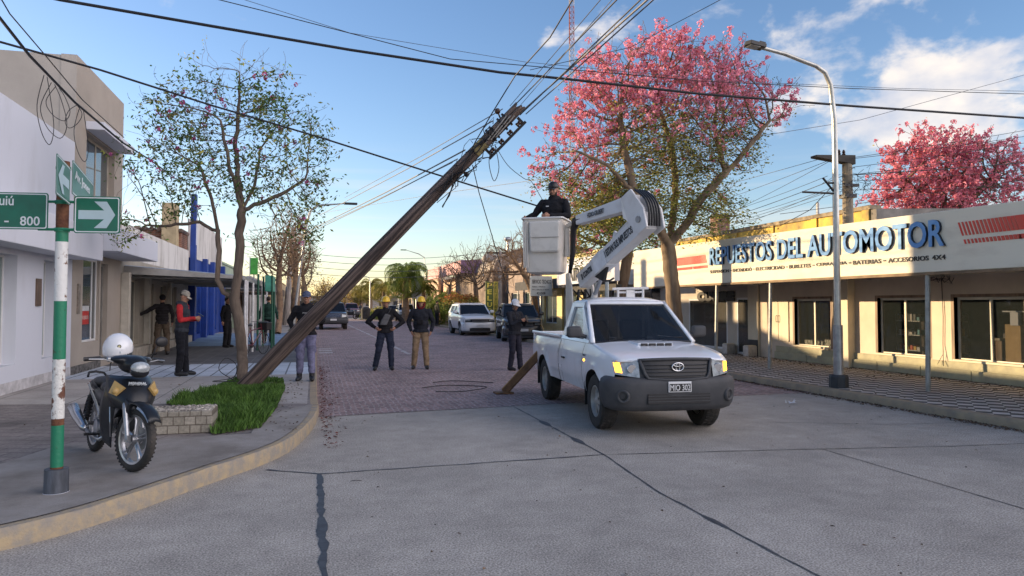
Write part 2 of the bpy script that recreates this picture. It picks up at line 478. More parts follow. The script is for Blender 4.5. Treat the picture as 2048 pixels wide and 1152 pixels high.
k2, lin2 = kerb('kerb', LK2, .12, .15, m_kerb2)
RK = [(8.95, 83)] + [(8.95 + .03 * math.sin(i), 82 - i * 1.0) for i in range(0, 68)] + [(8.97, 13), (9.0, 11.3), (8.98, 9.67), (8.93, 8.4), (8.98, 7.3), (9.2, 6.3), (9.7, 5.4), (10.5, 4.7), (12, 4.2), (60, 4.1)]
k3, rin = kerb('kerb', smooth_line(RK, 1), .17, .12, m_kerb2)
g = MB(); g.poly([(-60, 83, .15), (-60, 3.9, .15)] + [(x, y, .15) for x, y in lin1] + [(x, y, .15) for x, y in lin2])
structure(g.build('pavement', m_tile_corner))
g = MB(); g.poly([(x, y, .12) for x, y in rin] + [(60, 83, .12)])
m_check = bpy.data.materials.new('checker_tiles'); m_check.use_nodes = True
n_, l_ = nodes_of(m_check); b_ = n_['Principled BSDF']; b_.inputs['Roughness'].default_value = .75
t_ = n_.new('ShaderNodeTexCoord'); mp_ = n_.new('ShaderNodeMapping'); mp_.inputs['Rotation'].default_value = (0, 0, R(45)); mp_.inputs['Scale'].default_value = (1 / .20, 1 / .20, 1)
l_.new(t_.outputs['Object'], mp_.inputs[0])
ck = n_.new('ShaderNodeTexChecker'); ck.inputs['Scale'].default_value = 1
ck.inputs['Color1'].default_value = (.62, .57, .51, 1); ck.inputs['Color2'].default_value = (.075, .065, .06, 1)
l_.new(mp_.outputs[0], ck.inputs[0])
z_ = n_.new('ShaderNodeTexNoise'); z_.inputs['Scale'].default_value = 1.6; z_.inputs['Detail'].default_value = 9; z_.inputs['Roughness'].default_value = .72
l_.new(t_.outputs['Object'], z_.inputs[0])
r_ = n_.new('ShaderNodeMapRange'); r_.inputs['From Min'].default_value = .42; r_.inputs['From Max'].default_value = .68; r_.inputs['To Max'].default_value = .55
l_.new(z_.outputs['Fac'], r_.inputs[0])
x_ = n_.new('ShaderNodeMix'); x_.data_type = 'RGBA'; x_.inputs[7].default_value = (.15, .11, .075, 1)
l_.new(r_.outputs[0], x_.inputs['Factor']); l_.new(ck.outputs[0], x_.inputs[6]); l_.new(x_.outputs[2], b_.inputs['Base Color'])
structure(g.build('pavement', m_check))
def sheet(name, pts, z, mat):
    g = MB(); g.poly([(x, y, z) for x, y in pts]); return structure(g.build(name, mat))
sheet('pavement_slabs', [(-4.97, 12.6), (-.1, 11.4), (-.1, 16.3), (-4.97, 16.3)], .154, m_walk)
sheet('pavement_tiles', [(-4.97, 16.3), (-.1, 16.3), (-.1, 19.6), (-4.97, 19.6)], .154, m_bluetile)
sheet('pavement_tiles', [(-4.97, 19.6), (-.1, 19.6), (-.1, 28), (-4.97, 28)], .154, m_darktile)
sheet('pavement_tiles', [(-4.97, 28), (-.1, 28), (-.1, 40), (-4.97, 40)], .154, m_bluepave)
sheet('pavement_slabs', [(-4.97, 40), (-.1, 40), (-.1, 82), (-4.97, 82)], .154, m_walk)
sheet('pavement_concrete', [p_ for p_ in lin1 if p_[0] > -6 and p_[1] > 4] + [(-.7, 10.6), (-.7, 8.95), (-2.6, 8.8), (-2.9, 7.6), (-3.6, 6.4), (-6, 5.6)], .154, M('worn_concrete', (.29, .27, .25), .9, alt=(.175, .155, .135), vs=1.7, detail=10, bump=.3, bs=70))
sheet('verge_soil', [(9.15, 37), (10.6, 37), (10.6, 60), (9.15, 60)], .124, M('verge_grass', (.07, .10, .03), .95, alt=(.13, .10, .06), vs=2))
sheet('verge_soil', [(-.15, 43), (-1.5, 43), (-1.5, 62), (-.15, 62)], .158, MATS['verge_grass'])

def tar_line(pts, w, seed, zz=.004, blobs=.0):
    r = random.Random(seed); L, Rr = [], []
    P = []
    for a, b in zip(pts[:-1], pts[1:]):
        n = max(2, int((Vector(b) - Vector(a)).length / .06))
        P += [(a[0] + (b[0] - a[0]) * i / n, a[1] + (b[1] - a[1]) * i / n) for i in range(n)]
    P.append(pts[-1]); ph = r.uniform(0, 9)
    for i, p in enumerate(P):
        a = Vector(P[max(0, i - 1)]); b = Vector(P[min(len(P) - 1, i + 1)]); t = (b - a).normalized(); n = Vector((-t.y, t.x))
        k = w * (.55 + .5 * mnoise.noise(Vector((i * .35, ph, 0))) + r.uniform(-.15, .15)) + blobs * max(0, mnoise.noise(Vector((i * .09, ph, 5))) - .15)
        k = max(k, .006); o = w * .5 * mnoise.noise(Vector((i * .2, ph, 9)))
        L.append((p[0] + n.x * (k + o), p[1] + n.y * (k + o), zz)); Rr.append((p[0] - n.x * (k - o), p[1] - n.y * (k - o), zz))
    mb = MB(); m = len(P)
    mb.add(L + Rr, [(i, m + i, m + i + 1, i + 1) for i in range(m - 1)])
    return structure(mb.build('tar_joint', m_tar))
tar_line([(-.45, 7.66), (.06, 7.34), (3.08, 7.45)], .026, 1)
tar_line([(3.08, 7.45), (4.9, 7.2), (7.14, 6.83), (9.6, 6.6)], .014, 2)
tar_line([(.06, 7.34), (.07, 4.6), (.09, .5)], .045, 3, blobs=.02)
tar_line([(3.11, 11.3), (3.08, 7.45), (2.93, 5.86), (2.98, 3.0)], .016, 4, blobs=.09)
tar_line([(0.1, 11.02), (1.5, 11.2), (3.77, 11.45)], .008, 6, zz=.008)
tar_line([(6.1, 8.9), (7.6, 8.3), (9.0, 8.1)], .008, 7)
tar_line([(5.6, 7.1), (5.5, 3.2)], .010, 8)
def paint(pts, w, seed, mat, zz=.009):
    r = random.Random(seed); mb = MB()
    for a, b in zip(pts[:-1], pts[1:]):
        a = Vector(a); b = Vector(b); L = (b - a).length; t = (b - a).normalized(); n = Vector((-t.y, t.x)); s = 0
        while s < L:
            e = min(L, s + r.uniform(.15, .6));
            if r.random() < .82:
                w0 = w * r.uniform(.35, .6); w1 = w * r.uniform(.35, .6)
                p, q = a + t * s, a + t * e
                mb.poly([(p.x - n.x * w0, p.y - n.y * w0, zz), (p.x + n.x * w1, p.y + n.y * w1, zz), (q.x + n.x * w0, q.y + n.y * w0, zz), (q.x - n.x * w1, q.y - n.y * w1, zz)])
            s = e
    return structure(mb.build('road_marking', mat))
m_paint = M('worn_white_paint', (.5, .48, .47), .8, alt=(.3, .25, .24), vs=9)
paint([(2.58, 60), (2.95, 35.6), (3.02, 24)], .14, 1, m_paint)
paint([(.3, 22.6), (3.0, 22.9), (8.7, 23.4)], .09, 2, M('faint_paint', (.27, .21, .21), .85, alt=(.18, .12, .11), vs=6))
paint([(.3, 28.6), (8.7, 28.9)], .14, 3, MATS['faint_paint'])
paint([(1.9, 17.3), (4.1, 17.7), (8.6, 18.6)], .07, 4, MATS['faint_paint'])
for i in range(4): paint([(.15, 25.5 + i * 1.1), (.6, 25.5 + i * 1.1)], .5, 20 + i, m_paint)

m_litter = M('dry_leaves', (.12, .075, .045), .9, var=.3, island=.5)
def litter(name, n, fn, size, seed, mat=m_litter):
    r = random.Random(seed); mb = MB()
    for _ in range(n):
        x, y, z = fn(r); a = r.uniform(0, 2 * PI); s = size * r.uniform(.5, 1.3); tl = r.uniform(0, .6)
        ca, sa = math.cos(a) * s, math.sin(a) * s
        mb.poly([(x - ca, y - sa, z + .004), (x + sa * .45, y - ca * .45, z + .006 + s * tl), (x + ca, y + sa, z + .005), (x - sa * .45, y + ca * .45, z + .004)])
    return tag(mb.build(name, mat), 'dry leaves and grit fallen along the street', 'litter', kind='stuff')
def fr(r):
    y = r.uniform(6.4, 17.5); return (8.93 - abs(r.gauss(0, .1)), y, .004)
litter('fallen_leaves', 2600, fr, .022, 1)
litter('fallen_leaves', 1400, lambda r: (12.6 - abs(r.gauss(0, .5)), r.uniform(6, 20), .122), .024, 2)
litter('fallen_leaves', 600, lambda r: (r.uniform(9.2, 12.6), r.uniform(6, 20), .122), .022, 5)
litter('fallen_leaves', 500, lambda r: (.1 + abs(r.gauss(0, .12)), r.uniform(8.6, 20), .005), .024, 3, M('reddish_leaves', (.14, .05, .04), .9, var=.3, island=.5))
litter('fallen_leaves', 160, lambda r: (r.uniform(.3, 8), r.uniform(3.6, 11), .003), .016, 4)
litter('fallen_leaves', 220, lambda r: (r.uniform(-.9, -.2), r.uniform(9, 15), .154), .022, 6)
def oldpetal(r):
    return (r.uniform(-3.5, -.9), r.uniform(9.5, 15), .156)
litter('fallen_leaves', 120, oldpetal, .02, 8)
bed = [(-2.15, 11.9), (-1.55, 15.6), (-.62, 15.4), (-.5, 13.5), (-.52, 11), (-.62, 9.3), (-1.12, 8.95), (-1.3, 9.6), (-1.3, 10.6)]
sheet('soil_bed', bed, .158, M('soil', (.07, .05, .035), .95, var=.3, vs=8))
def inpoly(x, y, P):
    c = False; j = len(P) - 1
    for i in range(len(P)):
        if (P[i][1] > y) != (P[j][1] > y) and x < (P[j][0] - P[i][0]) * (y - P[i][1]) / (P[j][1] - P[i][1]) + P[i][0]: c = not c
        j = i
    return c
gm = leafmat('grass_blades', (.10, .19, .035), (.06, .12, .03), vs=2.5, island=.5, translucent=.3)
r = random.Random(11); mb = MB(); cnt = 0
while cnt < 17000:
    x, y = r.uniform(-2.2, -.45), r.uniform(8.9, 15.6)
    if not inpoly(x, y, bed): continue
    cnt += 1
    if mnoise.noise(Vector((x * 3.1, y * 3.1, 9))) < -.28 and r.random() < .85: continue
    cl = .5 + .9 * max(0, mnoise.noise(Vector((x * 2.2, y * 2.2, 1))) + .25)
    h = r.uniform(.07, .17) * cl * (1.5 if (abs(x + 1.0) < .28 and y < 10.6) else 1) * (.55 if y > 13.5 else 1)
    a = r.uniform(0, 2 * PI); w = r.uniform(.004, .009); lx, ly = r.uniform(-.6, .6) * h, r.uniform(-.6, .6) * h
    ca, sa = math.cos(a) * w, math.sin(a) * w
    mb.add([(x - ca, y - sa, .155), (x + ca, y + sa, .155), (x + lx * .4 + ca * .8, y + ly * .4 + sa * .8, .155 + h * .6), (x + lx * .4 - ca * .8, y + ly * .4 - sa * .8, .155 + h * .6), (x + lx, y + ly, .155 + h)],
           [(0, 1, 2, 3), (3, 2, 4)])
tag(mb.build('grass', gm), 'rough green grass growing in the verge bed around the leaning pole', 'grass', kind='stuff')
# low stone-clad wall of the flower bed
def stonewall():
    t = thing('low_stone_wall', 'low stone-clad bed wall with a gravelly top behind the parked motorcycle', 'low wall', (-1.75, 9.4, .15))
    m = pave_mat('stone_cladding', (.30, .275, .23), (.24, .22, .18), (.15, .13, .105), .12, .10, msize=.007, var=.5, stain=.4, bump=1.0)
    n, l = nodes_of(m)
    mp = [q for q in n if q.type == 'MAPPING'][0]; mp.inputs['Rotation'].default_value = (R(90), 0, 0)
    w = MB(); w.box((-.3, -.26, 0), (.60, .26, .26)); w.build('wall', m, t, bevel=.012)
    w = MB(); rr = random.Random(2)
    for i in range(300):
        x, y = rr.uniform(-.29, .59), rr.uniform(-.25, .25); s = rr.uniform(.012, .028)
        w.ball((x, y, .263), (s, s * rr.uniform(.7, 1), s * .55), 5, 4)
    w.build('gravel_top', M('pale_gravel', (.34, .31, .27), .9, var=.3, vs=10, island=.4), t)
stonewall()
# ------------------------------------------------------------------ buildings, left side
m_white = M('white_render', (.56, .58, .64), .85, alt=(.45, .46, .49), thr=(.52, .85), stretch=(1, 1, .35), vs=1.3, detail=9, bump=.12, bs=25)
m_white2 = M('weathered_white', (.60, .58, .55), .9, alt=(.33, .31, .28), vs=1.6, detail=9, thr=(.5, .72), stretch=(1, 1, .35), bump=.15)
m_tan = M('tan_render', (.34, .30, .255), .85, vs=.9, var=.06, detail=8, bump=.15, bs=30)
m_tan2 = M('tan_side_render', (.40, .36, .31), .85, vs=.7, var=.07, detail=8, bump=.15, bs=30)
m_alu = M('white_aluminium', (.62, .62, .62), .4, var=.04, spec=.5)
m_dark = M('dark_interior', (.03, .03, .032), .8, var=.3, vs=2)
m_glass = M('window_glass', (.05, .07, .08), .06, var=.0, spec=.9, coat=.4)
m_glass_pale = M('covered_glass', (.24, .30, .29), .3, alt=(.15, .20, .19), vs=3, spec=.5, coat=.3)
m_brown = M('brown_plaque', (.13, .085, .06), .5)
m_metalgrey = M('galvanised', (.34, .35, .36), .42, metal=.7, var=.12, vs=5)
m_blue = M('cobalt_paint', (.010, .045, .25), .5, var=.12, vs=2)
m_bluedark = M('navy_paint', (.02, .04, .12), .6)
m_brickwall = pave_mat('old_brick_wall', (.27, .12, .08), (.2, .09, .06), (.28, .22, .18), .25, .075, msize=.012, var=.4, stain=.5, bump=.6)
_n, _l = nodes_of(m_brickwall); [q for q in _n if q.type == 'MAPPING'][0].inputs['Rotation'].default_value = (R(90), 0, 0)
m_black = M('black_paint', (.015, .015, .017), .45, var=.1)

def window(parent, name, lo, hi, axis, fmat=m_alu, gmat=None, mull=1, fw=.05, depth=.06, proud=.02, sill=True, mullpos=None):
    """window in a plane x=const facing the street (axis '+x' or '-x'); lo/hi = (y,z)"""
    x, sgn = axis
    y0, z0 = lo; y1, z1 = hi
    f = wmb(parent)
    a, b = (x - depth * .5, x + proud) if sgn > 0 else (x - proud, x + depth * .5)
    f.box((a, y0, z0), (b, y0 + fw, z1)); f.box((a, y1 - fw, z0), (b, y1, z1))
    f.box((a + .001, y0 + fw, z0), (b - .001, y1 - fw, z0 + fw)); f.box((a + .001, y0 + fw, z1 - fw), (b - .001, y1 - fw, z1))
    for k in range(mull):
        ym = y0 + (y1 - y0) * (k + 1) / (mull + 1) if mullpos is None else mullpos[k]
        f.box((a + .002, ym - fw * .5, z0 + fw), (b - .002, ym + fw * .5, z1 - fw))
    fo = f.build(name, fmat, parent, bevel=.004)
    g = wmb(parent); xg = x
    g.box((xg - .004, y0 + fw, z0 + fw), (xg + .004, y1 - fw, z1 - fw))
    g.build('pane', gmat or m_glass, fo)
    return fo
def wall_with_holes(parent, name, mat, xf, thick, y0, y1, z0, z1, holes, sgn=1):
    """upright wall on the plane x=xf with rectangular openings (ya,za,yb,zb); the thickness goes away from the street"""
    w = wmb(parent)
    ys = sorted({y0, y1} | {h[0] for h in holes} | {h[2] for h in holes})
    zs = sorted({z0, z1} | {h[1] for h in holes} | {h[3] for h in holes})
    xb = xf - thick * sgn
    def solid(i, j):
        if i < 0 or j < 0 or i >= len(ys) - 1 or j >= len(zs) - 1: return False
        yc, zc = (ys[i] + ys[i + 1]) / 2, (zs[j] + zs[j + 1]) / 2
        return not any(h[0] < yc < h[2] and h[1] < zc < h[3] for h in holes)
    for i in range(len(ys) - 1):
        for j in range(len(zs) - 1):
            if not solid(i, j): continue
            a, b, c, d = ys[i], ys[i + 1], zs[j], zs[j + 1]
            w.poly([(xf, a, c), (xf, b, c), (xf, b, d), (xf, a, d)]); w.poly([(xb, a, c), (xb, a, d), (xb, b, d), (xb, b, c)])
            if not solid(i - 1, j): w.poly([(xf, a, c), (xf, a, d), (xb, a, d), (xb, a, c)])
            if not solid(i + 1, j): w.poly([(xf, b, c), (xb, b, c), (xb, b, d), (xf, b, d)])
            if not solid(i, j - 1): w.poly([(xf, a, c), (xb, a, c), (xb, b, c), (xf, b, c)])
            if not solid(i, j + 1): w.poly([(xf, a, d), (xf, b, d), (xb, b, d), (xb, a, d)])
    return w.build(name, mat, parent)

XL = -4.97
wb = thing('white_building', 'white rendered single-storey corner building with a thick overhanging eave, far left', 'building', (-8, 12, .15))
wa = [onx(0, 600, XL)[1] - 1.4, onx(33, 600, XL)[1], onx(86, 600, XL)[1], onx(113, 600, XL)[1]]
wall_with_holes(wb, 'wall', m_white, XL, .3, 8.0, 17.2, .15, 5.1, [(wa[0], .62, wa[1], 2.5), (wa[2], .62, wa[3], 2.5)])
w = wmb(wb); w.box((-14, 8.0, .15), (XL - .301, 17.19, 5.08)); w.build('building_core', m_white, wb)
w = wmb(wb); w.prism([(XL + .002, 7.8, 2.6), (-4.39, 7.8, 2.58), (-4.39, 7.8, 3.22), (XL + .002, 7.8, 3.34)], (0, 9.4, 0)); w.build('eave', m_white, wb, bevel=.01)
window(wb, 'window', (wa[0], .62), (wa[1], 2.5), (XL - .22, 1), gmat=m_glass_pale, mull=0, fw=.04)
window(wb, 'window', (wa[2], .62), (wa[3], 2.5), (XL - .22, 1), gmat=m_glass_pale, mull=0, fw=.03)
yq = onx(75, 600, XL)[1]
w = wmb(wb); w.box((XL, yq - .12, 1.62), (XL + .03, yq + .12, 2.13)); w.build('plaque', m_brown, wb, bevel=.005)
w = wmb(wb); w.box((XL, 8, .15), (XL + .012, 17.19, .34)); w.build('plinth', M('plinth_white', (.5, .49, .5), .8, var=.15, vs=5), wb)
# tan two-storey building
tb = thing('tan_building', 'tan two-storey building with tall upstairs corner window beside the white one', 'building', (-9, 19, .15))
s0, s1 = onx(165, 600, XL)[1], onx(212, 600, XL)[1]
sm = onx(198, 600, XL)[1]
wall_with_holes(tb, 'wall', m_tan, XL, .3, 17.21, 21.15, .15, 7.0, [(s0, .8, sm, 2.7), (sm + .12, .35, s1 + .12, 2.64), (18.0, 3.85, 20.35, 5.52)])
w = wmb(tb); w.prism([(XL - .301, 17.22, .15), (XL - .301, 21.14, .15), (XL - .301, 21.14, 6.98), (XL - .301, 17.22, 6.98)], (-7, 0, 0)); w.build('building_core', m_tan2, tb)
w = wmb(tb); w.box((XL - .3, 17.2, 5.1), (XL - .299 + .3, 17.209, 6.99)); w.build('side_return', m_tan2, tb)
w = wmb(tb); w.box((XL + .001, 17.215, 2.80), (-4.11, 21.3, 3.32)); w.build('canopy_slab', m_white, tb, bevel=.01)
w = wmb(tb); w.box((XL + .001, 17.9, 5.56), (XL + .38, 20.7, 5.74)); w.build('window_hood', m_white, tb, bevel=.01)
window(tb, 'upper_window', (18.0, 3.85), (20.35, 5.52), (XL - .16, 1), fmat=M('beige_frame', (.38, .34, .28), .6), mull=1, fw=.06, mullpos=[19.25])
window(tb, 'shop_window', (s0, .8), (sm, 2.7), (XL - .08, 1), mull=1, fw=.05, mullpos=[s0 + (sm - s0) * .72])
window(tb, 'shop_door', (sm + .12, .35), (s1 + .12, 2.64), (XL - .12, 1), fmat=M('grey_frame', (.22, .21, .19), .6), gmat=M('dull_glass', (.12, .115, .105), .25, coat=.3), mull=0, fw=.06)
yl = s0 + (sm - s0) * .35
w = wmb(tb); w.box((XL - .074, yl - .3, 1.2), (XL - .068, yl + .3, 1.5)); so_ = w.build('window_sign', M('red_sign', (.42, .03, .025), .5), tb)
w = wmb(tb); w.box((XL - .074, yl - .3, 1.505), (XL - .068, yl + .3, 1.62)); w.build('window_sign_header', M('pale_sign', (.5, .5, .5), .5), tb)
lettering('lettering', 'ALQUILER', M('pale_letters', (.6, .5, .45), .5), tb, woff(tb, (XL - .066, yl - .24, 1.3)), (0, 1, 0), (0, 0, 1), width=.48, height=.1, extrude=.002)
w = wmb(tb); w.box((XL, 17.55, 1.45), (XL + .025, 17.72, 2.1)); w.build('meter_panel', M('tan_metal', (.2, .17, .14), .5, var=.2, vs=12), tb, bevel=.004)
w = wmb(tb); w.box((XL, 17.21, .15), (XL + .015, 19.4, .33)); w.build('plinth', M('grey_plinth', (.12, .115, .11), .8, var=.4, vs=14), tb)

cs = thing('canopy_shop', 'low shop with flat corrugated canopy and weathered white parapet', 'shop', (-8, 26, .15))
holes = [(21.5, .5, 23.2, 2.35), (24.3, .15, 25.2, 2.3), (26.3, .15, 27.3, 2.3), (28.2, .6, 29.2, 2.3)]
wall_with_holes(cs, 'wall', M('cream_wall', (.32, .29, .24), .85, vs=1, var=.1), XL, .25, 21.16, 31.7, .15, 2.9, holes)
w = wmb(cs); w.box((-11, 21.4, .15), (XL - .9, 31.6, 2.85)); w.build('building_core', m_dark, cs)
w = wmb(cs); w.box((XL - .25, 21.16, 2.9), (XL + .002, 31.7, 3.83)); w.build('parapet', m_white2, cs, bevel=.01)
w = wmb(cs); w.box((-10.5, 21.5, 2.9), (XL - .26, 31.5, 3.3)); w.build('roof', M('roof_sheet', (.25, .24, .23), .7, var=.2), cs)
for (a, b, c, d) in holes:
    window(cs, 'window' if b > .3 else 'door', (a, b), (c, d), (XL - .12, 1), fmat=M('cream_frame', (.42, .38, .3), .6), gmat=m_glass, mull=1, fw=.05)
w = wmb(cs); w.box((XL, 21.2, .15), (XL + .22, 24.0, .45)); w.box((XL, 25.3, .15), (XL + .2, 31.6, .42)); w.build('step', M('cream_step', (.36, .33, .28), .85, var=.15), cs, bevel=.01)
for bx_ in (((XL + .003, 21.2, .2), (XL + .2, 21.42, 2.5)), ((XL + .003, 23.9, .46), (XL + .16, 24.12, 2.5)), ((XL + .003, 27.5, .46), (XL + .12, 27.7, 2.5))):
    w = wmb(cs); w.box(*bx_); w.build('pilaster', M('cream_paint', (.45, .42, .36), .8, var=.1), cs, bevel=.01)
def zc(x): return 2.71 - (x - XL) / (3.05) * .26
w = wmb(cs); rr = 0
ys = [21.5 + .125 * k for k in range(int((33.4 - 21.5) / .125) + 1)]
vs = []; fs = []
for k, y in enumerate(ys):
    h = .012 * (1 if k % 2 else -1)
    vs += [(XL + .003, y, zc(XL) + h), (-1.92, y, zc(-1.92) + h)]
fs = [(2 * k, 2 * k + 1, 2 * k + 3, 2 * k + 2) for k in range(len(ys) - 1)]
w.add(vs, fs); w.build('canopy_sheet', M('canopy_metal', (.36, .38, .4), .5, metal=.3, var=.2, vs=3), cs, solid=.004)
w = wmb(cs)
w.prism([(XL + .004, 21.44, 2.47), (-1.9, 21.44, 2.36), (-1.9, 21.44, 2.44), (XL + .004, 21.44, 2.69)], (0, .05, 0)); w.build('canopy_end_board', M('beam_paint', (.34, .33, .31), .6, var=.1), cs)
w = wmb(cs); w.box((-1.96, 21.5, 2.33), (-1.9, 33.4, 2.43)); w.build('canopy_beam', m_metalgrey, cs)
for q in range(6):
    w = wmb(cs); w.tube([(XL + .004, 22.3 + q * 2.1, 2.42), (-1.95, 22.3 + q * 2.1, 2.36)], .03, 6); w.build('canopy_rafter', MATS['beam_paint'], cs)
m_wpost = M('white_post_paint', (.6, .6, .6), .5, var=.1, vs=8)
for q, y in enumerate((22.2, 24.26, 21.62, 28.3, 31)):
    w = wmb(cs); w.tube([(-1.9 if q != 2 else -1.9, y, .15), (-1.9, y, 2.34)], .035, 8); w.build('canopy_post', m_wpost, cs)
bg = thing('brick_gable_building', 'taller brick-gabled building with corrugated roof edge behind the low canopy shop', 'building', (-8, 31.9, .15))
w = wmb(bg); w.prism([(XL - .3, 31.75, 2.0), (-12, 31.75, 2.0), (-12, 31.75, 4.9), (XL - .3, 31.75, 4.6)], (0, 9, 0)); w.build('brick_wall', m_brickwall, bg)
w = wmb(bg)
for k in range(26): w.tube([(XL - .3 - k * .27, 31.6, 4.64 + k * .012), (XL - .3 - k * .27, 40, 4.66 + k * .012)], .09, 6)
w.build('corrugated_roof', M('rust_roof', (.2, .15, .13), .8, var=.3, vs=2), bg)
w = wmb(bg); w.box((-5.9, 31.2, 3.3), (-5.35, 31.74, 5.7)); w.build('chimney', M('ochre_chimney', (.45, .36, .22), .8, var=.15), bg, bevel=.01)
bb = thing('blue_shop', 'cobalt blue shop front with tall blue pillars and white upper wall', 'shop', (-7, 37, .15))
holes = [(33.2, .35, 35.0, 3.0), (36.2, .15, 37.6, 3.0), (38.6, .35, 40.6, 3.0), (33.4, 4.2, 35.0, 5.2), (38.6, 4.2, 40.4, 5.2)]
wall_with_holes(bb, 'wall', m_blue, XL, .3, 32.3, 42.4, .15, 3.6, [h for h in holes if h[1] < 3])
wall_with_holes(bb, 'upper_wall', m_white2, XL + .02, .3, 33.2, 42.4, 3.602, 5.3, [])
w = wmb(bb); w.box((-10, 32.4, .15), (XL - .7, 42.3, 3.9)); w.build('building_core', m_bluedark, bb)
for h in holes[:3]: window(bb, 'window', (h[0], h[1]), (h[2], h[3]), (XL - .15, 1), fmat=m_alu if h[0] > 36 else m_blue, mull=1, fw=.07, gmat=M('sky_glass', (.16, .2, .24), .1, coat=.4))
for y in (32.2, 35.5, 38.0, 42.1):
    w = wmb(bb); w.box((XL + .004, y - .2, .15), (XL + .22, y + (.1 if y < 33 else .2), 6.2 if y < 33 else 3.72)); w.build('pillar', m_blue, bb, bevel=.01)
w = wmb(bb); w.box((XL + .221, 32.02, 4.1), (XL + .24, 32.28, 5.2)); w.build('white_sign', m_white, bb)
m_green = M('green_metal', (.02, .20, .13), .5, var=.15, vs=3)
def simple_shop(label, cat, y0, y1, h, mat, seed, awning=None, sgn=1, x=XL, name='shop', nwin=2, deep=6, hood=None):
    xb = x - deep * sgn
    t = thing(name, label, cat, (x - 3 * sgn, (y0 + y1) / 2, .14))
    r = random.Random(seed); n = nwin; hs = []
    for k in range(n):
        a = y0 + (y1 - y0) * (k + .14) / n; b = y0 + (y1 - y0) * (k + .86) / n
        hs.append((a, .14 if k % 2 else .6, b, 2.45))
    wall_with_holes(t, 'wall', mat, x, .25, y0, y1, .14, h, hs, sgn)
    w = wmb(t); lo, hi = sorted([x - .8 * sgn, xb]); w.box((lo, y0 + .02, .14), (hi, y1 - .02, h - .1)); w.build('building_core', mat, t)
    for (a, b, c, d) in hs: window(t, 'window' if b > .3 else 'door', (a, b), (c, d), (x - .14 * sgn, sgn), mull=1, fw=.06)
    w = wmb(t); lo, hi = sorted([x - .27 * sgn, x + .06 * sgn]); w.box((lo, y0 - .02, h), (hi, y1 + .02, h + .12)); w.build('cornice', mat, t, bevel=.01)
    if awning:
        am, zo, out = awning
        w = wmb(t); lo, hi = sorted([x + .004 * sgn, x + out * sgn]); w.box((lo, y0 + .1, zo), (hi, y1 - .1, zo + .1)); w.build('awning', am, t, bevel=.01)
        w = wmb(t); lo, hi = sorted([x + out * sgn, x + (out + .05) * sgn]); w.box((lo, y0 + .1, zo - .12), (hi, y1 - .1, zo + .35)); w.build('awning_board', am, t, bevel=.01)
        for q in (y0 + .4, (y0 + y1) / 2, y1 - .4):
            w = wmb(t); w.tube([(x + (out - .05) * sgn, q, .14), (x + (out - .05) * sgn, q, zo)], .03, 6); w.build('awning_post', m_metalgrey, t)
    return t
simple_shop('pale green-fronted shop with an awning, just beyond the blue shop', 'shop', 42.5, 49.5, 3.9, M('pale_green_wall', (.34, .42, .32), .8, var=.1), 1, awning=(M('grey_awning', (.2, .2, .2), .7), 2.5, 2.7))
simple_shop('brown shadowed shop front behind the bare trees on the left', 'shop', 49.6, 60, 3.4, M('brown_wall', (.17, .12, .09), .8, var=.2), 2, awning=(M('brown_awning', (.1, .07, .05), .7), 2.4, 2.6), nwin=3)
simple_shop('white low building farthest down the left side', 'building', 60.5, 80, 3.8, M('offwhite_wall', (.45, .43, .4), .8, var=.1), 3, nwin=4)
gs = thing('hanging_sign', 'green hanging shop sign with white edge above the canopy posts', 'sign', (-2.67, 34.5, 2.8))
w = MB(); w.box((-.16, -.06, .2), (.16, .06, .95)); w.build('sign_panel', M('bright_green', (.06, .36, .05), .5, var=.2, vs=4), gs, bevel=.01)
w = MB(); w.box((-.2, -.05, .15), (-.161, .05, 1.0)); w.build('sign_frame', m_alu, gs)
w = MB(); w.tube([(0, 0, -.5), (0, 0, .2)], .03, 6); w.build('sign_support', m_metalgrey, gs)
# green-framed street kiosk on posts
gk = thing('green_post_frame', 'green metal frame on slim posts with a teal box panel at the canopy end', 'frame', (-1.55, 26.3, .15))
for (x, y) in ((-.25, -1.3), (.12, -.1), (.12, 1.3), (-.25, 1.2)):
    w = MB(); w.tube([(x, y, 0), (x, y, 2.5)], .035, 8); w.build('post', M('dark_green_post', (.015, .09, .055), .5), gk)
w = MB(); w.box((-.12, -.1, 1.95), (.14, 1.2, 2.5)); w.build('box_panel', M('teal_panel', (.05, .28, .2), .5, var=.15, vs=3), gk, bevel=.02)
# ------------------------------------------------------------------ buildings, right side
XW, XF = 12.7, 10.45
m_cream = M('cream_render', (.60, .53, .40), .85, vs=.9, var=.08, detail=9, bump=.12, bs=25)
m_fascia = M('fascia_paint', (.68, .62, .49), .7, alt=(.52, .45, .35), vs=1.4, detail=9, thr=(.5, .75), stretch=(1, .6, 2), bump=.05)
m_wallpink = M('shop_wall_paint', (.56, .47, .37), .85, vs=.9, var=.08, detail=9, bump=.12, bs=25)
m_plinth = M('green_plinth_stone', (.40, .38, .25), .9, alt=(.30, .28, .2), vs=3, bump=.3, bs=20)
m_wood = M('dark_wood_frame', (.22, .15, .10), .6, var=.2, stretch=(1, 1, .2), vs=8)
def clear_glass(name, tint=(.02, .025, .025), a=.35):
    m = M(name, tint, .04, var=0, spec=.9, alpha=a); return m
m_clear = clear_glass('clear_shop_glass')
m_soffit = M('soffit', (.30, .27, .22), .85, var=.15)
aw = thing('auto_parts_shop', 'cream auto parts shop with long lettered fascia and four shop windows, at the right', 'shop', (13, 14, .12))
def zy(b, a0, a1, X):  # sorted y interval seen between two bearings on plane X
    p, q = onx(a0, b, X)[1], onx(a1, b, X)[1]; return (min(p, q), max(p, q))
W1, W2, W0 = (12.62, 14.08), (10.45, 11.98), (15.68, 17.12)
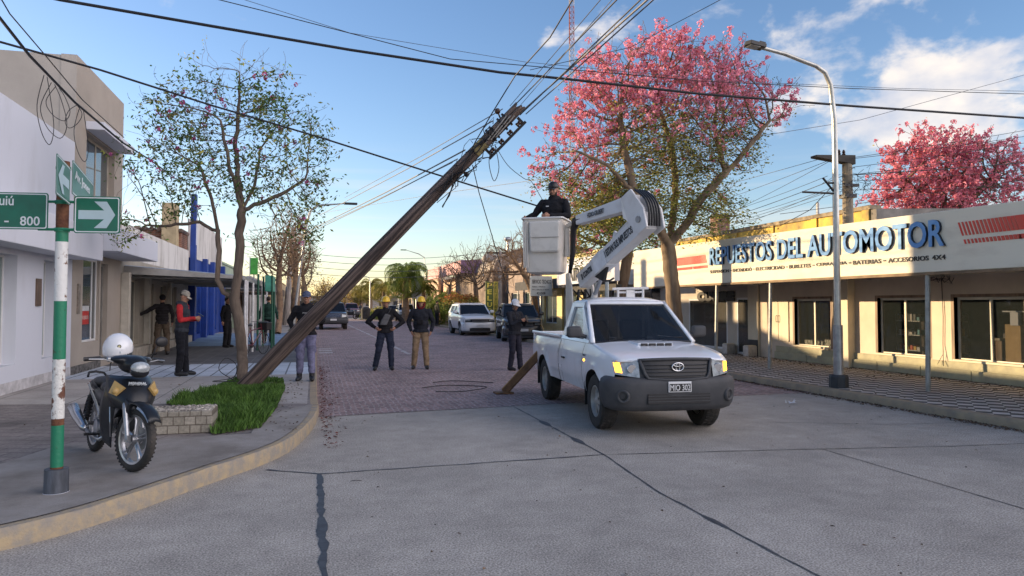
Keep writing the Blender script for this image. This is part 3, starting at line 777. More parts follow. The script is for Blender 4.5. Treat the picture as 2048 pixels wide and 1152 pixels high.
W3 = (8.2, 9.7)
wins = [(W1[0], .5, W1[1], 1.80), (W2[0], .5, W2[1], 1.80), (W0[0], .52, W0[1], 1.80), (W3[0], .5, W3[1], 1.8)]
wall_with_holes(aw, 'wall', m_wallpink, XW, .2, 3.0, 18.7, .12, 2.3, wins, sgn=-1)
w = wmb(aw); w.box((XW + .2, 18.4, .12), (20, 18.699, 3.1)); w.box((XW + .2, 3.0, .12), (20, 3.3, 3.1)); w.box((20, 3, .12), (20.2, 18.7, 3.1)); w.build('side_wall', m_wallpink, aw)
w = wmb(aw); w.box((XW - .02, 3.0, 2.301), (13.25, 18.72, 2.9)); w.box((13.25, 3.0, 2.6), (20.2, 18.72, 2.7)); w.build('roof', M('flat_roof', (.3, .28, .25), .9, var=.2), aw)
w = wmb(aw); w.box((13.6, 3.4, .13), (19.9, 18.3, .14)); w.build('floor', M('shop_floor', (.15, .13, .12), .6), aw)
w = wmb(aw); w.box((15.2, 3.4, .14), (15.3, 18.3, 2.6)); w.build('back_partition', M('shop_partition', (.12, .10, .09), .8, var=.3, vs=1.5), aw)
w = wmb(aw)
w.box((XW - .05, 3.0, .12), (XW, 17.9, .48)); w.box((XW - .10, 3.0, .12), (XW - .0501, 17.9, .33)); w.build('plinth', m_plinth, aw, bevel=.006)
w = wmb(aw)
for k in range(11):
    y = 4.0 + k * 1.25; w.box((XW - .115, y + .01, .13), (XW - .1005, y + 1.22, .32))
w.build('plinth_slab', m_plinth, aw, bevel=.004)
for (a, b, c, d) in wins:
    f = window(aw, 'shop_window', (a, b), (c, d), (XW + .11, -1), gmat=m_clear, mull=1, fw=.055, depth=.05, fmat=M('cream_aluminium', (.62, .57, .46), .45, var=.05))
    w = wmb(aw); w.box((XW - .004, a - .07, b), (XW + .14, a, d + .06)); w.box((XW - .004, c, b), (XW + .14, c + .07, d + .06)); w.box((XW - .005, a, d), (XW + .14, c, d + .06))
    w.build('window_reveal', m_wood, aw)
    w = wmb(aw); w.box((XW - .068, a, b - .015), (XW + .12, c, b + .03)); w.build('window_sill', m_cream, aw, bevel=.005)
w = wmb(aw); w.box((XW - .22, 14.80, .12), (XW + .001, 15.10, 2.3)); w.build('pier', m_cream, aw, bevel=.01)
y0, y1 = 17.35, 18.25
for (a, b) in ((y0, (y0 + y1) / 2 - .01), ((y0 + y1) / 2 + .01, y1)):
    w = wmb(aw); w.box((XW - .03, a, .62), (XW - .001, b, 1.78)); so_ = w.build('shutter_door', m_cream, aw, bevel=.006)
w = wmb(aw)
for s in (-.05, .05): w.tube([(XW - .031, 17.8 + s, 1.15), (XW - .07, 17.8 + s, 1.17), (XW - .07, 17.8 + s, 1.32), (XW - .031, 17.8 + s, 1.34)], .01, 6)
w.build('shutter_handles', m_wood, aw)
w = wmb(aw)
w.prism([(XF, 3.0, 2.22), (XF, 22.6, 2.22), (XF, 22.6, 3.46), (XF, 3.0, 3.16)], (.12, 0, 0)); w.build('fascia', m_fascia, aw, bevel=.012)
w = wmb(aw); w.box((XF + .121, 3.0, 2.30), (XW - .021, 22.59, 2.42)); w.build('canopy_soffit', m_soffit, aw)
for k in range(10):
    w = wmb(aw); w.tube([(XF + .13, 4 + k * 2.05, 2.26), (XW - .03, 4 + k * 2.05, 2.26)], .03, 6); w.build('canopy_rafter', m_metalgrey, aw)
w = wmb(aw); w.box((XF - .02, 3.0, 2.17), (XF + .1, 22.6, 2.219)); w.build('drip_edge', M('drip_brown', (.2, .13, .07), .7, var=.2), aw)
for k, y in enumerate((10.4, 12.73, 15.01, 17.4, 19.8, 8.0)):
    lean = .09 if k == 0 else 0.0
    w = wmb(aw); w.tube([(XF + .04, y + lean * .3, 2.2), (XF - .02 - lean * .1, y, .12)], .042, 10); w.build('canopy_post', M('post_grey', (.36, .36, .33), .45, metal=.3, var=.15, vs=6), aw)
m_lblue = M('blue_letter_face', (.07, .20, .46), .55, alt=(.20, .37, .60), vs=2.5, thr=(.3, .7), spec=.2); m_lside = M('letter_side', (.02, .03, .05), .5)
m_lblack = M('black_letter', (.025, .022, .02), .5)
def on_fascia(text, a0, b0, a1, b1, t0, t1, face, side, bold, ex, name='lettering'):
    P0, P1 = onx(a0, b0, XF), onx(a1, b1, XF); T0, T1 = onx(a0, t0, XF), onx(a1, t1, XF)
    h = ((T0[2] - P0[2]) + (T1[2] - P1[2])) / 2
    P = Vector(P0) - Vector((.004, 0, 0)); d = Vector(P1) - Vector(P0)
    return lettering(name, text, face, aw, P - Vector(aw.location), d, (0, 0, 1), width=d.length, height=h, extrude=ex, bold=bold, mat_side=side)
on_fascia('REPUESTOS DEL AUTOMOTOR', 1422, 531, 1893, 492, 491, 444, m_lblue, m_lside, .02, .05, 'main_lettering')
A_, B_ = Vector(onx(1421, 547, XF)), Vector(onx(1902, 518, XF)); h_ = .085
wl_ = ['SUSPENSION', 'ENCENDIDO', 'ELECTRICIDAD', 'BURLETES', 'CERRAJERIA', 'BATERIAS', 'ACCESORIOS', '4X4']; tot = sum(len(q) + 1.9 for q in wl_) - 1.9; cur = 0
for k, q in enumerate(wl_):
    P_ = A_.lerp(B_, cur / tot); d = B_ - A_; lettering('second_lettering', q, m_lblack, aw, P_ - Vector((.004, 0, 0)) - Vector(aw.location), d, (0, 0, 1), width=d.length * len(q) / tot, height=h_, extrude=.012, bold=.012)
    if k < 6:
        P_ = A_.lerp(B_, (cur + len(q) + .6) / tot) - Vector((.004, 0, -.035)) - Vector(aw.location); w = MB(); w.box(P_ + Vector((-.012, -.06, 0)), P_ + Vector((0, 0, .02))); w.build('lettering_dash', m_lblack, aw)
    cur += len(q) + (1.9 if k < 6 else .8)
m_red = M('red_stripe', (.62, .035, .02), .5, alt=(.5, .07, .04), vs=5)
def stripes(a_in, a_out, b, dirn, n, name):
    """slanted bars that merge to a solid block towards dirn"""
    yi, yo = onx(a_in, b, XF)[1], onx(a_out, b, XF)[1]
    z0, z1 = 2.80, 3.03; z2, z3 = 2.66, 2.735
    w = wmb(aw)
    for k in range(n):
        ya = yi + (yo - yi) * k / n; wd = (yo - yi) / n * (.5 + .42 * k / n)
        for (za, zb) in ((z0, z1), (z2, z3)):
            s = dirn * .35 * (zb - z0) ; s0 = dirn * .35 * (za - z0)
            w.prism([(XF - .002, ya + s0, za), (XF - .002, ya + wd + s0, za), (XF - .002, ya + wd + s, zb), (XF - .002, ya + s, zb)], (-.006, 0, 0))
    w.build(name, m_red, aw)
    w = wmb(aw); e = yo + (yo - yi) * 1.6
    w.prism([(XF - .002, yo, z0), (XF - .002, e, z0), (XF - .002, e, z1), (XF - .002, yo + dirn * .08, z1)], (-.006, 0, 0))
    w.prism([(XF - .002, yo, z2), (XF - .002, e, z2), (XF - .002, e, z3), (XF - .002, yo, z3)], (-.006, 0, 0))
    w.build(name, m_red, aw)
stripes(1925, 2040, 480, 1, 15, 'red_stripes')
stripes(1414, 1385, 520, 1, 13, 'red_stripes')
w = wmb(aw); rr = random.Random(4)
for k in range(9):
    y = 12.25 + rr.uniform(-.25, .25); w.tube([(XW - .03, y, 2.25), (XW - .08, y + rr.uniform(-.2, .2), 2.12 + rr.uniform(-.08, .05)), (XW - .05, y + rr.uniform(-.3, .3), 2.2)], .006, 4)
w.tube([(XW - .02, 12.25, 2.2), (XW - .03, 12.22, 1.4), (XW - .03, 12.24, .8), (XW - .07, 12.2, .5), (XW - .12, 12.15, .38)], .008, 5)
w.tube([(XW - .05, 12.22, .62), (XW - .12, 12.3, .4)], .006, 4)
w.build('loose_cable', m_black, aw)

def shelf(x, y, label, seed):
    t = thing('display_shelf', label, 'shelf', (x, y, .14))
    w = MB()
    for s in (-.35, .35): w.tube([(0, s, 0), (0, s, 1.25), (.0, s * .9, 1.3), (.22, s * .9, 1.3), (.25, s, 1.25), (.25, s, 0)], .018, 6)
    w.build('frame', m_black, t)
    r = random.Random(seed)
    for z in (.45, .8, 1.12):
        w = MB(); w.box((-.02, -.35, z), (.27, .35, z + .02)); w.build('shelf', M('shelf_white', (.5, .5, .48), .5), t)
        for k in range(6):
            y2 = -.3 + k * .105; h = r.uniform(.06, .16)
            tag_i = MB(); tag_i.box((.02, y2, z + .021), (.2, y2 + r.uniform(.05, .09), z + .02 + h))
            c = r.choice([(.5, .5, .5), (.5, .08, .03), (.1, .3, .35), (.55, .35, .05), (.1, .1, .1), (.6, .55, .5)])
            tag_i.build('stock', M('stock_%d' % int(c[0] * 100 + c[1] * 10), c, .5), t, bevel=.004)
shelf(13.2, 13.7, 'black display shelf of small stock in the shop window left of the leaning canopy post', 1)
shelf(13.5, 12.95, 'darker stock shelf with red goods standing deeper in the same shop window', 2)
shelf(13.3, 16.0, 'shelf with small boxes in the shop window just left of the street lamp', 3)
t = thing('cardboard_panel', 'tall tan cardboard panel with white label standing in the rightmost shop window', 'panel', (13.25, 11.0, .14))
w = MB(); w.box((-.02, -.28, 0), (.02, .3, 1.12)); w.build('board', M('cardboard', (.42, .30, .16), .8, var=.1), t)
w = MB(); w.box((-.05, -.05, 1.1), (-.03, .16, 1.36)); w.box((-.08, -.2, 1.361), (.02, .3, 1.385)); w.build('label_card', m_white, t)
def carton(x, y, z, s, label):
    t = thing('carton', label, 'box', (x, y, z))
    w = MB(); w.box((0, 0, 0), s); w.build('box_body', M('printed_carton', (.62, .6, .52), .7, alt=(.1, .12, .05), vs=22, thr=(.5, .6)), t, bevel=.004)
    w = MB(); w.box((-.001, 0, s[2] + .0005), (s[0], s[1] * .5 - .002, s[2] + .004)); w.box((-.001, s[1] * .5 + .002, s[2] + .0005), (s[0], s[1], s[2] + .004)); w.build('lid', M('carton_lid', (.5, .45, .35), .7), t)
carton(12.9, 16.65, .53, (.2, .32, .16), 'printed white carton at the far end of the sill left of the street lamp')
carton(12.9, 16.25, .53, (.2, .3, .15), 'printed white carton in the middle of the sill left of the street lamp')
carton(12.9, 15.8, .53, (.2, .36, .2), 'larger printed carton at the near end of the sill behind the lamp post')
t = thing('counter', 'shop counter with piled goods deep behind the rightmost shop window', 'counter', (14.2, 10.9, .14))
w = MB(); w.box((-.3, -1.2, 0), (.3, 1.2, .75)); w.build('base', m_wood, t)
w = MB(); w.box((-.33, -1.25, .75), (.33, 1.25, .8)); w.build('top', M('counter_top', (.4, .35, .28), .5), t)
w = MB()
rr = random.Random(9)
for k in range(16): y = -1.1 + k * .14; w.box((-.2, y, .801), (.1, y + .1, .8 + rr.uniform(.05, .35)))
w.build('goods', M('mixed_goods', (.35, .3, .25), .6, alt=(.06, .06, .08), vs=6), t)

cu = thing('corner_shop', 'shaded shop front with black sign letters beside the auto parts shop', 'shop', (13, 20.8, .12))
q = [onx(a, 640, XW)[1] for a in (1378, 1455, 1474, 1499)]
wall_with_holes(cu, 'wall', M('grey_cream_wall', (.46, .41, .34), .85, vs=1, var=.08), XW, .2, 18.72, 24.6, .12, 2.3, [(q[1], .22, q[0], 1.84), (q[3], .13, q[2], 1.86)], sgn=-1)
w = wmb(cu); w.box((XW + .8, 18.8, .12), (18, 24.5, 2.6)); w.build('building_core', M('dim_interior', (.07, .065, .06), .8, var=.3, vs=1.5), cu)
window(cu, 'shop_window', (q[1], .22), (q[0], 1.84), (XW + .02, -1), gmat=clear_glass('shop_glass_dim', (.09, .085, .075), .6), mull=0, fw=.06)
window(cu, 'glass_door', (q[3], .13), (q[2], 1.86), (XW + .02, -1), gmat=MATS['shop_glass_dim'], mull=0, fw=.06)
w = wmb(cu); w.box((XW - .06, 18.73, .12), (XW - .001, 19.25, 2.29)); w.build('pier', m_cream, cu, bevel=.008)
w = wmb(cu); w.box((XW - .075, 18.74, .12), (XW - .061, 19.25, .6)); w.build('dark_base', m_black, cu)
PA, PB = onx(1397, 603, XW), onx(1471, 601, XW); d = Vector(PB) - Vector(PA)
lettering('sign_letters', 'CUORE', m_lblack, cu, Vector(PA) - Vector((.01, 0, 0)) - Vector(cu.location), (0, -1, 0), (0, 0, 1), width=d.length, height=.33, extrude=.05, bold=.09)
for y in (q[1] + .05, q[2] - .05 - 1.0):
    pass
for k, a in enumerate((1452, 1494)):
    P = onx(a, 690, XW - .35)
    t = thing('concrete_block', ['pale concrete block by the shop window beside the pickup hood', 'pale concrete block by the glass door, nearer one'][k], 'block', (XW - .4, P[1], .12))
    w = MB(); w.box((0, -.14, 0), (.3, .14, .3)); w.build('block', M('pale_block', (.5, .45, .4), .85, var=.15, vs=6), t, bevel=.01)
    w = MB(); w.box((.02, -.12, .3005), (.28, .12, .32)); w.build('cap', m_cream, t, bevel=.005)

yb = thing('yellow_building', 'stained yellow building rising behind the auto parts shop', 'building', (18, 18, 0))
XY = 14.4
yr = onx(1741, 410, XY); zt = yr[2]
m_yel = M('stained_yellow', (.62, .43, .09), .85, alt=(.20, .15, .08), vs=1.6, detail=10, thr=(.42, .68), bump=.2, bs=20)
w = wmb(yb); w.box((XY, yr[1], 0), (XY + .25, 27, zt - .12)); w.build('street_wall', m_yel, yb)
w = wmb(yb); w.box((XY - .06, yr[1] - .05, zt - .119), (XY + .3, 27, zt)); w.build('coping', M('stained_coping', (.34, .28, .19), .9, alt=(.1, .08, .06), vs=3), yb, bevel=.01)
w = wmb(yb); w.prism([(XY + .001, yr[1] - .01, 0), (XY + 6, yr[1] - .01, 0), (XY + 6, yr[1] - .01, zt - .35), (XY + 2.6, yr[1] - .01, zt - .02), (XY + .001, yr[1] - .01, zt - .13)], (0, -.2, 0)); w.build('end_wall', M('grey_gable', (.22, .20, .18), .9, var=.2, vs=2), yb)
for k in range(6):
    w = wmb(yb); y = yr[1] + .02 + k * 2.1; w.box((XY - .05, y, 0), (XY - .001, y + .25, zt - .12)); w.build('pilaster', m_yel, yb)
w = wmb(yb); w.box((XY + .26, yr[1] + .1, 2), (XY + 6, 26.9, zt - .5)); w.build('roof', MATS['flat_roof'], yb)
w = wmb(yb); P = onx(1636, 455, XY + .1); w.tube([(XY + .1, P[1], zt - .05), (XY + .1, P[1], zt + .38)], .05, 8); w.build('vent_pipe', m_metalgrey, yb)
# dark chimney-like block at the tree's right
t = thing('brick_chimney', 'small dark brick chimney at the lower right edge of the pink tree', 'chimney', tuple(onx(1440, 470, 17.0)))
w = MB(); w.box((-.3, -.3, -3.2), (.3, .3, .75)); w.build('stack', m_brickwall, t)
w = MB(); w.box((-.36, -.36, .751), (.36, .36, .85)); w.build('cap', M('dark_cap', (.06, .04, .035), .8), t)

# ---- mid-distance right side
sb = simple_shop('white low shop with plain cream fascia just beyond the corner shop, behind the tree trunk', 'shop', 24.7, 30.5, 3.5, M('white_shop_wall', (.6, .57, .52), .8, var=.07), 5, awning=(M('dark_awning', (.06, .055, .05), .8), 2.3, 1.9), sgn=-1, x=XW)
w = wmb(sb); w.box((XF - .1, 24.0, 2.5), (XF + .1, 30.4, 3.55)); w.build('white_panel', m_white, sb, bevel=.01)
PA, PB = (XF - .104, 28.9, 2.62), (XF - .104, 26.6, 2.62)
lettering('old_letters', 'AIRES', m_lblack, sb, woff(sb, PA), (0, -1, 0), (0, 0, 1), width=2.2, height=.55, extrude=.02, bold=.02)
ys_ = simple_shop('pale yellow house front with light curtains behind the dark car', 'house', 30.7, 40, 4.1, M('pale_yellow_wall', (.62, .52, .27), .8, var=.08), 6, sgn=-1, x=XW, name='house', nwin=3, awning=(M('charcoal_awning', (.05, .05, .055), .8), 2.55, 1.6))
w = wmb(ys_)
for k in range(3):
    y = 31.6 + k * 2.9;
    for s in range(8): w.tube([(XW + .5, y + s * .16, .5), (XW + .45 + .1 * abs(s - 4) / 4, y + s * .16, 2.4)], .09, 6)
w.build('curtain', M('pale_curtain', (.55, .55, .4), .9, var=.1), ys_)
sg = thing('service_sign', 'white service board with grey lettering hanging below the lift bucket', 'sign', (onx(1060, 572, 9.9)[0], onx(1060, 572, 9.9)[1], 1.9))
X0 = 0
P0 = ony(1060, 592, sg.location.y); P1 = ony(1104, 592, sg.location.y); P2 = ony(1060, 552, sg.location.y)
wd, hh = P1[0] - P0[0], P2[2] - P0[2]; sg.location = tuple(P0)
w = MB(); w.box((0, -.03, 0), (wd, .03, hh)); w.build('board', M('sign_board', (.55, .55, .5), .6, var=.06), sg, bevel=.005)
for k, (tx, hx, zx, wx) in enumerate((('SERVICIO TECNICO', .2, .62, .86), ('Equipos - Heladeras', .08, .42, .6), ('Aire y calefaccion en general', .08, .27, .75), ('421508', .12, .08, .4))):
    lettering('lettering', tx, m_lblack, sg, (.09 * wd + (.0 if k < 3 else .2 * wd), -.031, hh * zx), (1, 0, 0), (0, 0, 1), width=wd * wx, height=hh * hx, extrude=.004, bold=.02)
w = MB(); w.tube([(wd * .5, .05, -P0[2] + .1), (wd * .5, .05, .02)], .04, 8); w.tube([(wd * .06, .04, -P0[2] + .1), (wd * .06, .04, hh)], .025, 8); w.build('sign_post', m_metalgrey, sg)

pq = thing('hairdresser_sign', 'tall olive vertical sign with yellow letters beside bare trees', 'sign', (0, 0, 0))
yp = 41.5; P0 = ony(971, 643, yp); P1 = ony(996, 643, yp); P2 = ony(971, 563, yp); wd, hh = P1[0] - P0[0], P2[2] - P0[2]; pq.location = tuple(P0)
w = MB(); w.box((0, -.05, -.5), (wd * .62, .05, hh)); w.build('front_panel', M('olive_panel', (.09, .12, .03), .6), pq)
w = MB(); w.box((wd * .66, -.02, -.5), (wd, .06, hh)); w.build('side_panel', M('mustard_panel', (.38, .32, .05), .6, var=.2, vs=3), pq)
m_yl = M('yellow_letter', (.75, .62, .08), .5)
for k, ch in enumerate('PELUQU'):
    lettering('letter', ch, m_yl, pq, (wd * .12, -.052, hh - (k + 1) * hh / 6.3), (1, 0, 0), (0, 0, 1), width=wd * .38, height=hh / 8.5, extrude=.01, bold=.02)
for k, ch in enumerate('PELUQUERIA'):
    lettering('letter', ch, MATS['olive_panel'], pq, (wd * .74, -.022, hh - (k + 1) * hh / 10.6), (1, 0, 0), (0, 0, 1), width=wd * .16, height=hh / 15, extrude=.004, bold=.02)
w = MB(); w.tube([(wd * .5, .1, -P0[2] + .1), (wd * .5, .1, -.45)], .05, 6); w.build('sign_post', m_metalgrey, pq)

pb = thing('pink_building', 'pink building with projecting upper slab, purple side wall and sloping pink awning', 'building', (14, 56, .12))
m_pink = M('pink_render', (.60, .36, .36), .8, var=.07, vs=1); m_purple = M('purple_render', (.15, .05, .17), .8, var=.1, vs=1); m_purple2 = M('mauve_render', (.22, .12, .22), .8, var=.1, vs=1)
Pa = onx(921, 520, 11.0); Pb = onx(921, 546, 11.0); Pc = onx(858, 560, 11.0)
w = wmb(pb); w.box((11.0, Pa[1], Pb[2]), (11.3, Pa[1] + 17, Pa[2])); w.build('upper_slab', m_pink, pb, bevel=.02)
w = wmb(pb); w.box((11.01, Pa[1] - .15, Pb[2]), (15.8, Pa[1] - .001, Pa[2])); w.build('slab_end', m_purple2, pb)
w = wmb(pb); w.box((12.6, Pa[1] + .3, .12), (19, Pa[1] + 17, Pb[2] + .02)); w.build('street_wall', M('peach_render', (.62, .45, .33), .8, var=.08, vs=1), pb)
w = wmb(pb); w.box((12.2, Pa[1] + .05, .12), (19, Pa[1] + .299, Pb[2])); w.build('purple_wall', m_purple, pb)
w = wmb(pb); w.box((11.31, Pa[1] + .001, Pb[2] + .5), (19, Pa[1] + 17, Pb[2] + .7)); w.build('roof', m_purple2, pb)
w = wmb(pb); ym = Pa[1]
w.prism([(13.2, ym, Pb[2] - .05), (13.2, ym - 1.9, Pb[2] - 1.15), (13.2, ym - 1.9, Pb[2] - 1.22), (13.2, ym, Pb[2] - .12)], (3.6, 0, 0)); w.build('awning', M('pink_awning', (.45, .10, .28), .7, var=.1), pb)
for k in range(3):
    y = Pa[1] + 3 + k * 4.5; w = wmb(pb); w.box((12.55, y, 1.0), (12.599, y + 2, 2.6)); w.build('window', m_glass, pb)
hg = thing('arched_hangar', 'big hall with curved metal roof rising behind the bare trees', 'building', (22, 52, 0))
Y0 = 50; L0 = ony(985, 520, Y0)[0]; R0 = L0 + 9.5; cx = (L0 + R0) / 2; zt = ony(1048, 487, Y0)[2]; zb = zt - 1.9
arc = [(cx + (R0 - L0) / 2 * math.cos(PI - PI * k / 20), Y0, zb + (zt - zb) * math.sin(PI * k / 20)) for k in range(21)]
w = wmb(hg); w.prism([(L0, Y0 + .05, 0)] + [(x, Y0 + .05, z - .1) for x, y, z in arc] + [(R0, Y0 + .05, 0)], (0, 14, 0)); w.build('walls', M('hangar_wall', (.22, .17, .14), .85, var=.2, vs=1), hg)
w = wmb(hg); w.add([(x, Y0 - .3, z) for x, y, z in arc] + [(x, Y0 + 14.3, z) for x, y, z in arc], [(k, k + 1, k + 22, k + 21) for k in range(20)]); w.build('roof', M('hangar_roof', (.3, .26, .23), .6, metal=.3, var=.2), hg, solid=.06)
w = wmb(hg); P = ony(1030, 500, Y0); w.tube([(P[0], Y0 + 2, zt - .5), (P[0], Y0 + 2, zt + .3)], .12, 8); w.ball((P[0], Y0 + 2, zt + .45), (.3, .3, .2), 10, 6); w.build('roof_vent', m_metalgrey, hg)
t = thing('water_tank', 'round grey water tank on a stand above the roofs near the hangar', 'water tank', tuple(ony(980, 524, 52)))
w = MB(); w.lathe([(.0, .6), (.45, .55), (.62, .3), (.62, -.0), (.0, -.02)], 16); w.build('tank', M('grey_tank', (.3, .28, .27), .6), t, smooth=True)
w = MB()
for a in range(4): w.tube([(.5 * math.cos(a * PI / 2), .5 * math.sin(a * PI / 2), 0), (.5 * math.cos(a * PI / 2), .5 * math.sin(a * PI / 2), -1.2)], .05, 5)
w.build('stand', m_metalgrey, t)
simple_shop('grey-brown low building with dark roof between the pink building and the yellow house', 'building', 40.2, 52, 4.3, M('taupe_wall', (.28, .22, .19), .8, var=.15), 8, sgn=-1, x=13.2, nwin=4)
cf = simple_shop('far shop with red, orange and white signboards behind the palms', 'shop', 96, 110, 5.5, M('cream_far', (.55, .45, .32), .8, var=.1), 9, sgn=-1, x=12.4, nwin=4, awning=(M('orange_awning', (.65, .22, .06), .7, alt=(.55, .5, .4), vs=.8), 3.0, 1.8))
w = wmb(cf); w.box((10.3, 95.5, 3.6), (14, 95.9, 4.8)); w.build('signboard', M('yellow_signboard', (.6, .45, .05), .6, alt=(.5, .05, .03), vs=.7), cf)
simple_shop('far ochre house on the left side past the cross street', 'house', 96, 125, 4.6, M('ochre_far', (.4, .3, .17), .8, var=.15), 12, x=-4.5, nwin=5)
simple_shop('peach street front beyond the pink building behind the palms', 'building', 73.5, 82.5, 4.2, M('peach_far', (.55, .38, .27), .8, var=.1), 13, sgn=-1, x=12.2, nwin=3)
t = thing('street_end_building', 'low pale buildings closing the far end of the street', 'building', (2, 330, 0))
w = MB(); w.box((-60, 0, 0), (60, 10, 5)); w.build('walls', M('far_wall', (.3, .27, .25), .9, var=.2, vs=.1), t)
w = MB()
for k in range(20): w.box((-58 + k * 6, -.1, 1), (-55 + k * 6, -.02, 3.2))
w.build('windows', m_dark, t)
w = MB(); w.box((-61, -1, 5.01), (61, 11, 5.6)); w.build('roof', MATS['flat_roof'], t)
fe = thing('white_railing_fence', 'white picket railing in front of the houses behind the bush and parked cars', 'fence', (10.9, 45, .12))
w = MB()
for k in range(90): w.box((-.02, -8 + k * .2, 0), (.02, -7.93 + k * .2, 1.25))
w.build('pickets', M('fence_white', (.5, .48, .44), .7, var=.15), fe)
w = MB(); w.box((-.03, -8, .2), (.03, 10, .26)); w.box((-.03, -8, 1.05), (.03, 10, 1.11)); w.build('rails', MATS['fence_white'], fe)

def mast():
    b = far(1143, 560, 140); t = thing('radio_mast', 'tall red and white lattice radio mast rising behind the pink tree', 'mast', (b[0], b[1], 0))
    H_ = 75; wd = .5
    mr, mw_ = M('mast_red', (.35, .12, .10), .6), M('mast_white', (.45, .42, .42), .6)
    for s in range(10):
        w = MB(); z0, z1 = s * H_ / 10, (s + 1) * H_ / 10
        C = [(wd, -wd), (-wd, -wd), (0, wd)]
        for c in C: w.tube([(*c, z0), (*c, z1)], .07, 4)
        n = 7
        for k in range(n):
            a, b2 = z0 + (z1 - z0) * k / n, z0 + (z1 - z0) * (k + 1) / n
            for i in range(3):
                p, q = C[i], C[(i + 1) % 3]; w.tube([(*p, a), (*q, b2)], .045, 4); w.tube([(*p, b2), (*q, b2)], .04, 4)
        w.build('mast_section', mr if s % 2 else mw_, t)
mast()
lp = thing('street_lamp', 'tall grey lamp post with curved arm on the tiled pavement by the auto parts shop', 'street lamp', (9.34, 11.34, .12))
Yl = 11.34
pts = [ony(a, b, Yl) for a, b in ((1677, 765), (1675, 640), (1670, 400), (1666, 240), (1664, 200), (1661, 170), (1650, 145), (1632, 132), (1605, 122), (1570, 108), (1522, 95))]
pts = [Vector(p) - Vector((9.34, 11.34, .12)) for p in pts]; pts[0] = Vector((0, 0, 0.1)); pts[1] = Vector((0, 0, pts[1].z)); pts[2] = Vector((0, 0, pts[2].z)); pts[3] = Vector((-.0, 0, pts[3].z))
lo = Vector((0, 0, 1.15))
w = MB(); w.tube([(0, 0, .1), (0, 0, 1.15)], .088, 14); w.build('base_tube', m_metalgrey, lp, auto=40)
w = MB(); w.tube([lo] + pts[2:], [.062, .055, .05, .048, .045, .042, .04, .038, .036, .034], 12); w.build('pole', M('lamp_metal', (.45, .45, .42), .38, metal=.6, var=.12, vs=4), lp, auto=40)
w = MB(); w.lathe([(.0, .0), (.17, 0), (.17, .2), (.15, .24), (0, .24)], 8); w.build('socket', M('dark_socket', (.035, .04, .045), .6, var=.2), lp)
e = pts[-1]; w = MB(); d = (pts[-1] - pts[-2]).normalized()
T = Matrix.Translation(e) @ Matrix.Rotation(math.atan2(-d.z, -d.x) * -1 + PI, 4, 'Y')
w.T = Matrix.Translation(e) @ Matrix.Rotation(-math.atan2(d.z, -d.x) * -1, 4, 'Y')
w.prism([(.05, -.1, -.02), (.05, .1, -.02), (-.28, .12, -.03), (-.33, .0, -.03), (-.28, -.12, -.03)], (0, 0, .07)); w.box((-.06, -.05, .051), (.06, .05, .1))
w.build('lamp_head', m_black, lp, bevel=.006)
w = MB(); w.T = Matrix.Translation(e) @ Matrix.Rotation(math.atan2(d.z, -d.x), 4, 'Y'); w.box((-.26, -.09, -.036), (-.06, .09, -.021)); w.build('lens', M('lamp_lens', (.3, .3, .3), .2), lp)

cp = thing('utility_pole', 'mottled concrete utility pole with a one-sided crossarm behind the auto parts fascia', 'utility pole', (13.65, 16.3, 0))
P = onx(1694, 318, 13.65); ybase = P[1]; cp.location = (13.65, ybase, 0)
w = MB(); w.tube([(0, 0, 0), (0, 0, P[2])], [.17, .125], 12); w.build('pole', M('mottled_concrete', (.30, .25, .18), .85, alt=(.15, .12, .09), vs=2.5), cp)
w = MB(); A = ony(1628, 318, ybase)[0] - 13.65; B2 = ony(1704, 318, ybase)[0] - 13.65
w.prism([(A, -.1, P[2] - .02), (B2, -.14, P[2] - .16), (B2, -.14, P[2] + .09), (A, -.1, P[2] + .04)], (0, .24, 0)); w.build('crossarm', M('dark_arm', (.05, .045, .04), .8), cp, bevel=.01)
for k, s in enumerate((-.25, -.1)):
    w = MB(); w.lathe([(.0, .0), (.03, .01), (.05, .05), (.03, .08), (.045, .11), (.02, .17), (0, .17)], 8, Matrix.Translation((s, 0, P[2] + .07))); w.build('insulator', M('brown_insulator', (.05, .025, .015), .3), cp)
w = MB(); w.box((-.16, -.16, P[2] - 1.05), (.16, .16, P[2] - .95)); w.box((-.2, -.15, P[2] - .75), (.25, -.05, P[2] - .68)); w.build('clamp', m_black, cp)
def bracket(a0, b0, a1, b1):
    q0, q1 = ony(a0, b0, Yl), ony(a1, b1, Yl); w = MB(); w.tube([Vector(q0) - Vector(lp.location), Vector(q1) - Vector(lp.location)], .02, 6); w.build('bracket', m_black, lp)
bracket(1670, 386, 1646, 356); bracket(1670, 387, 1605, 384); bracket(1669, 366, 1657, 366)

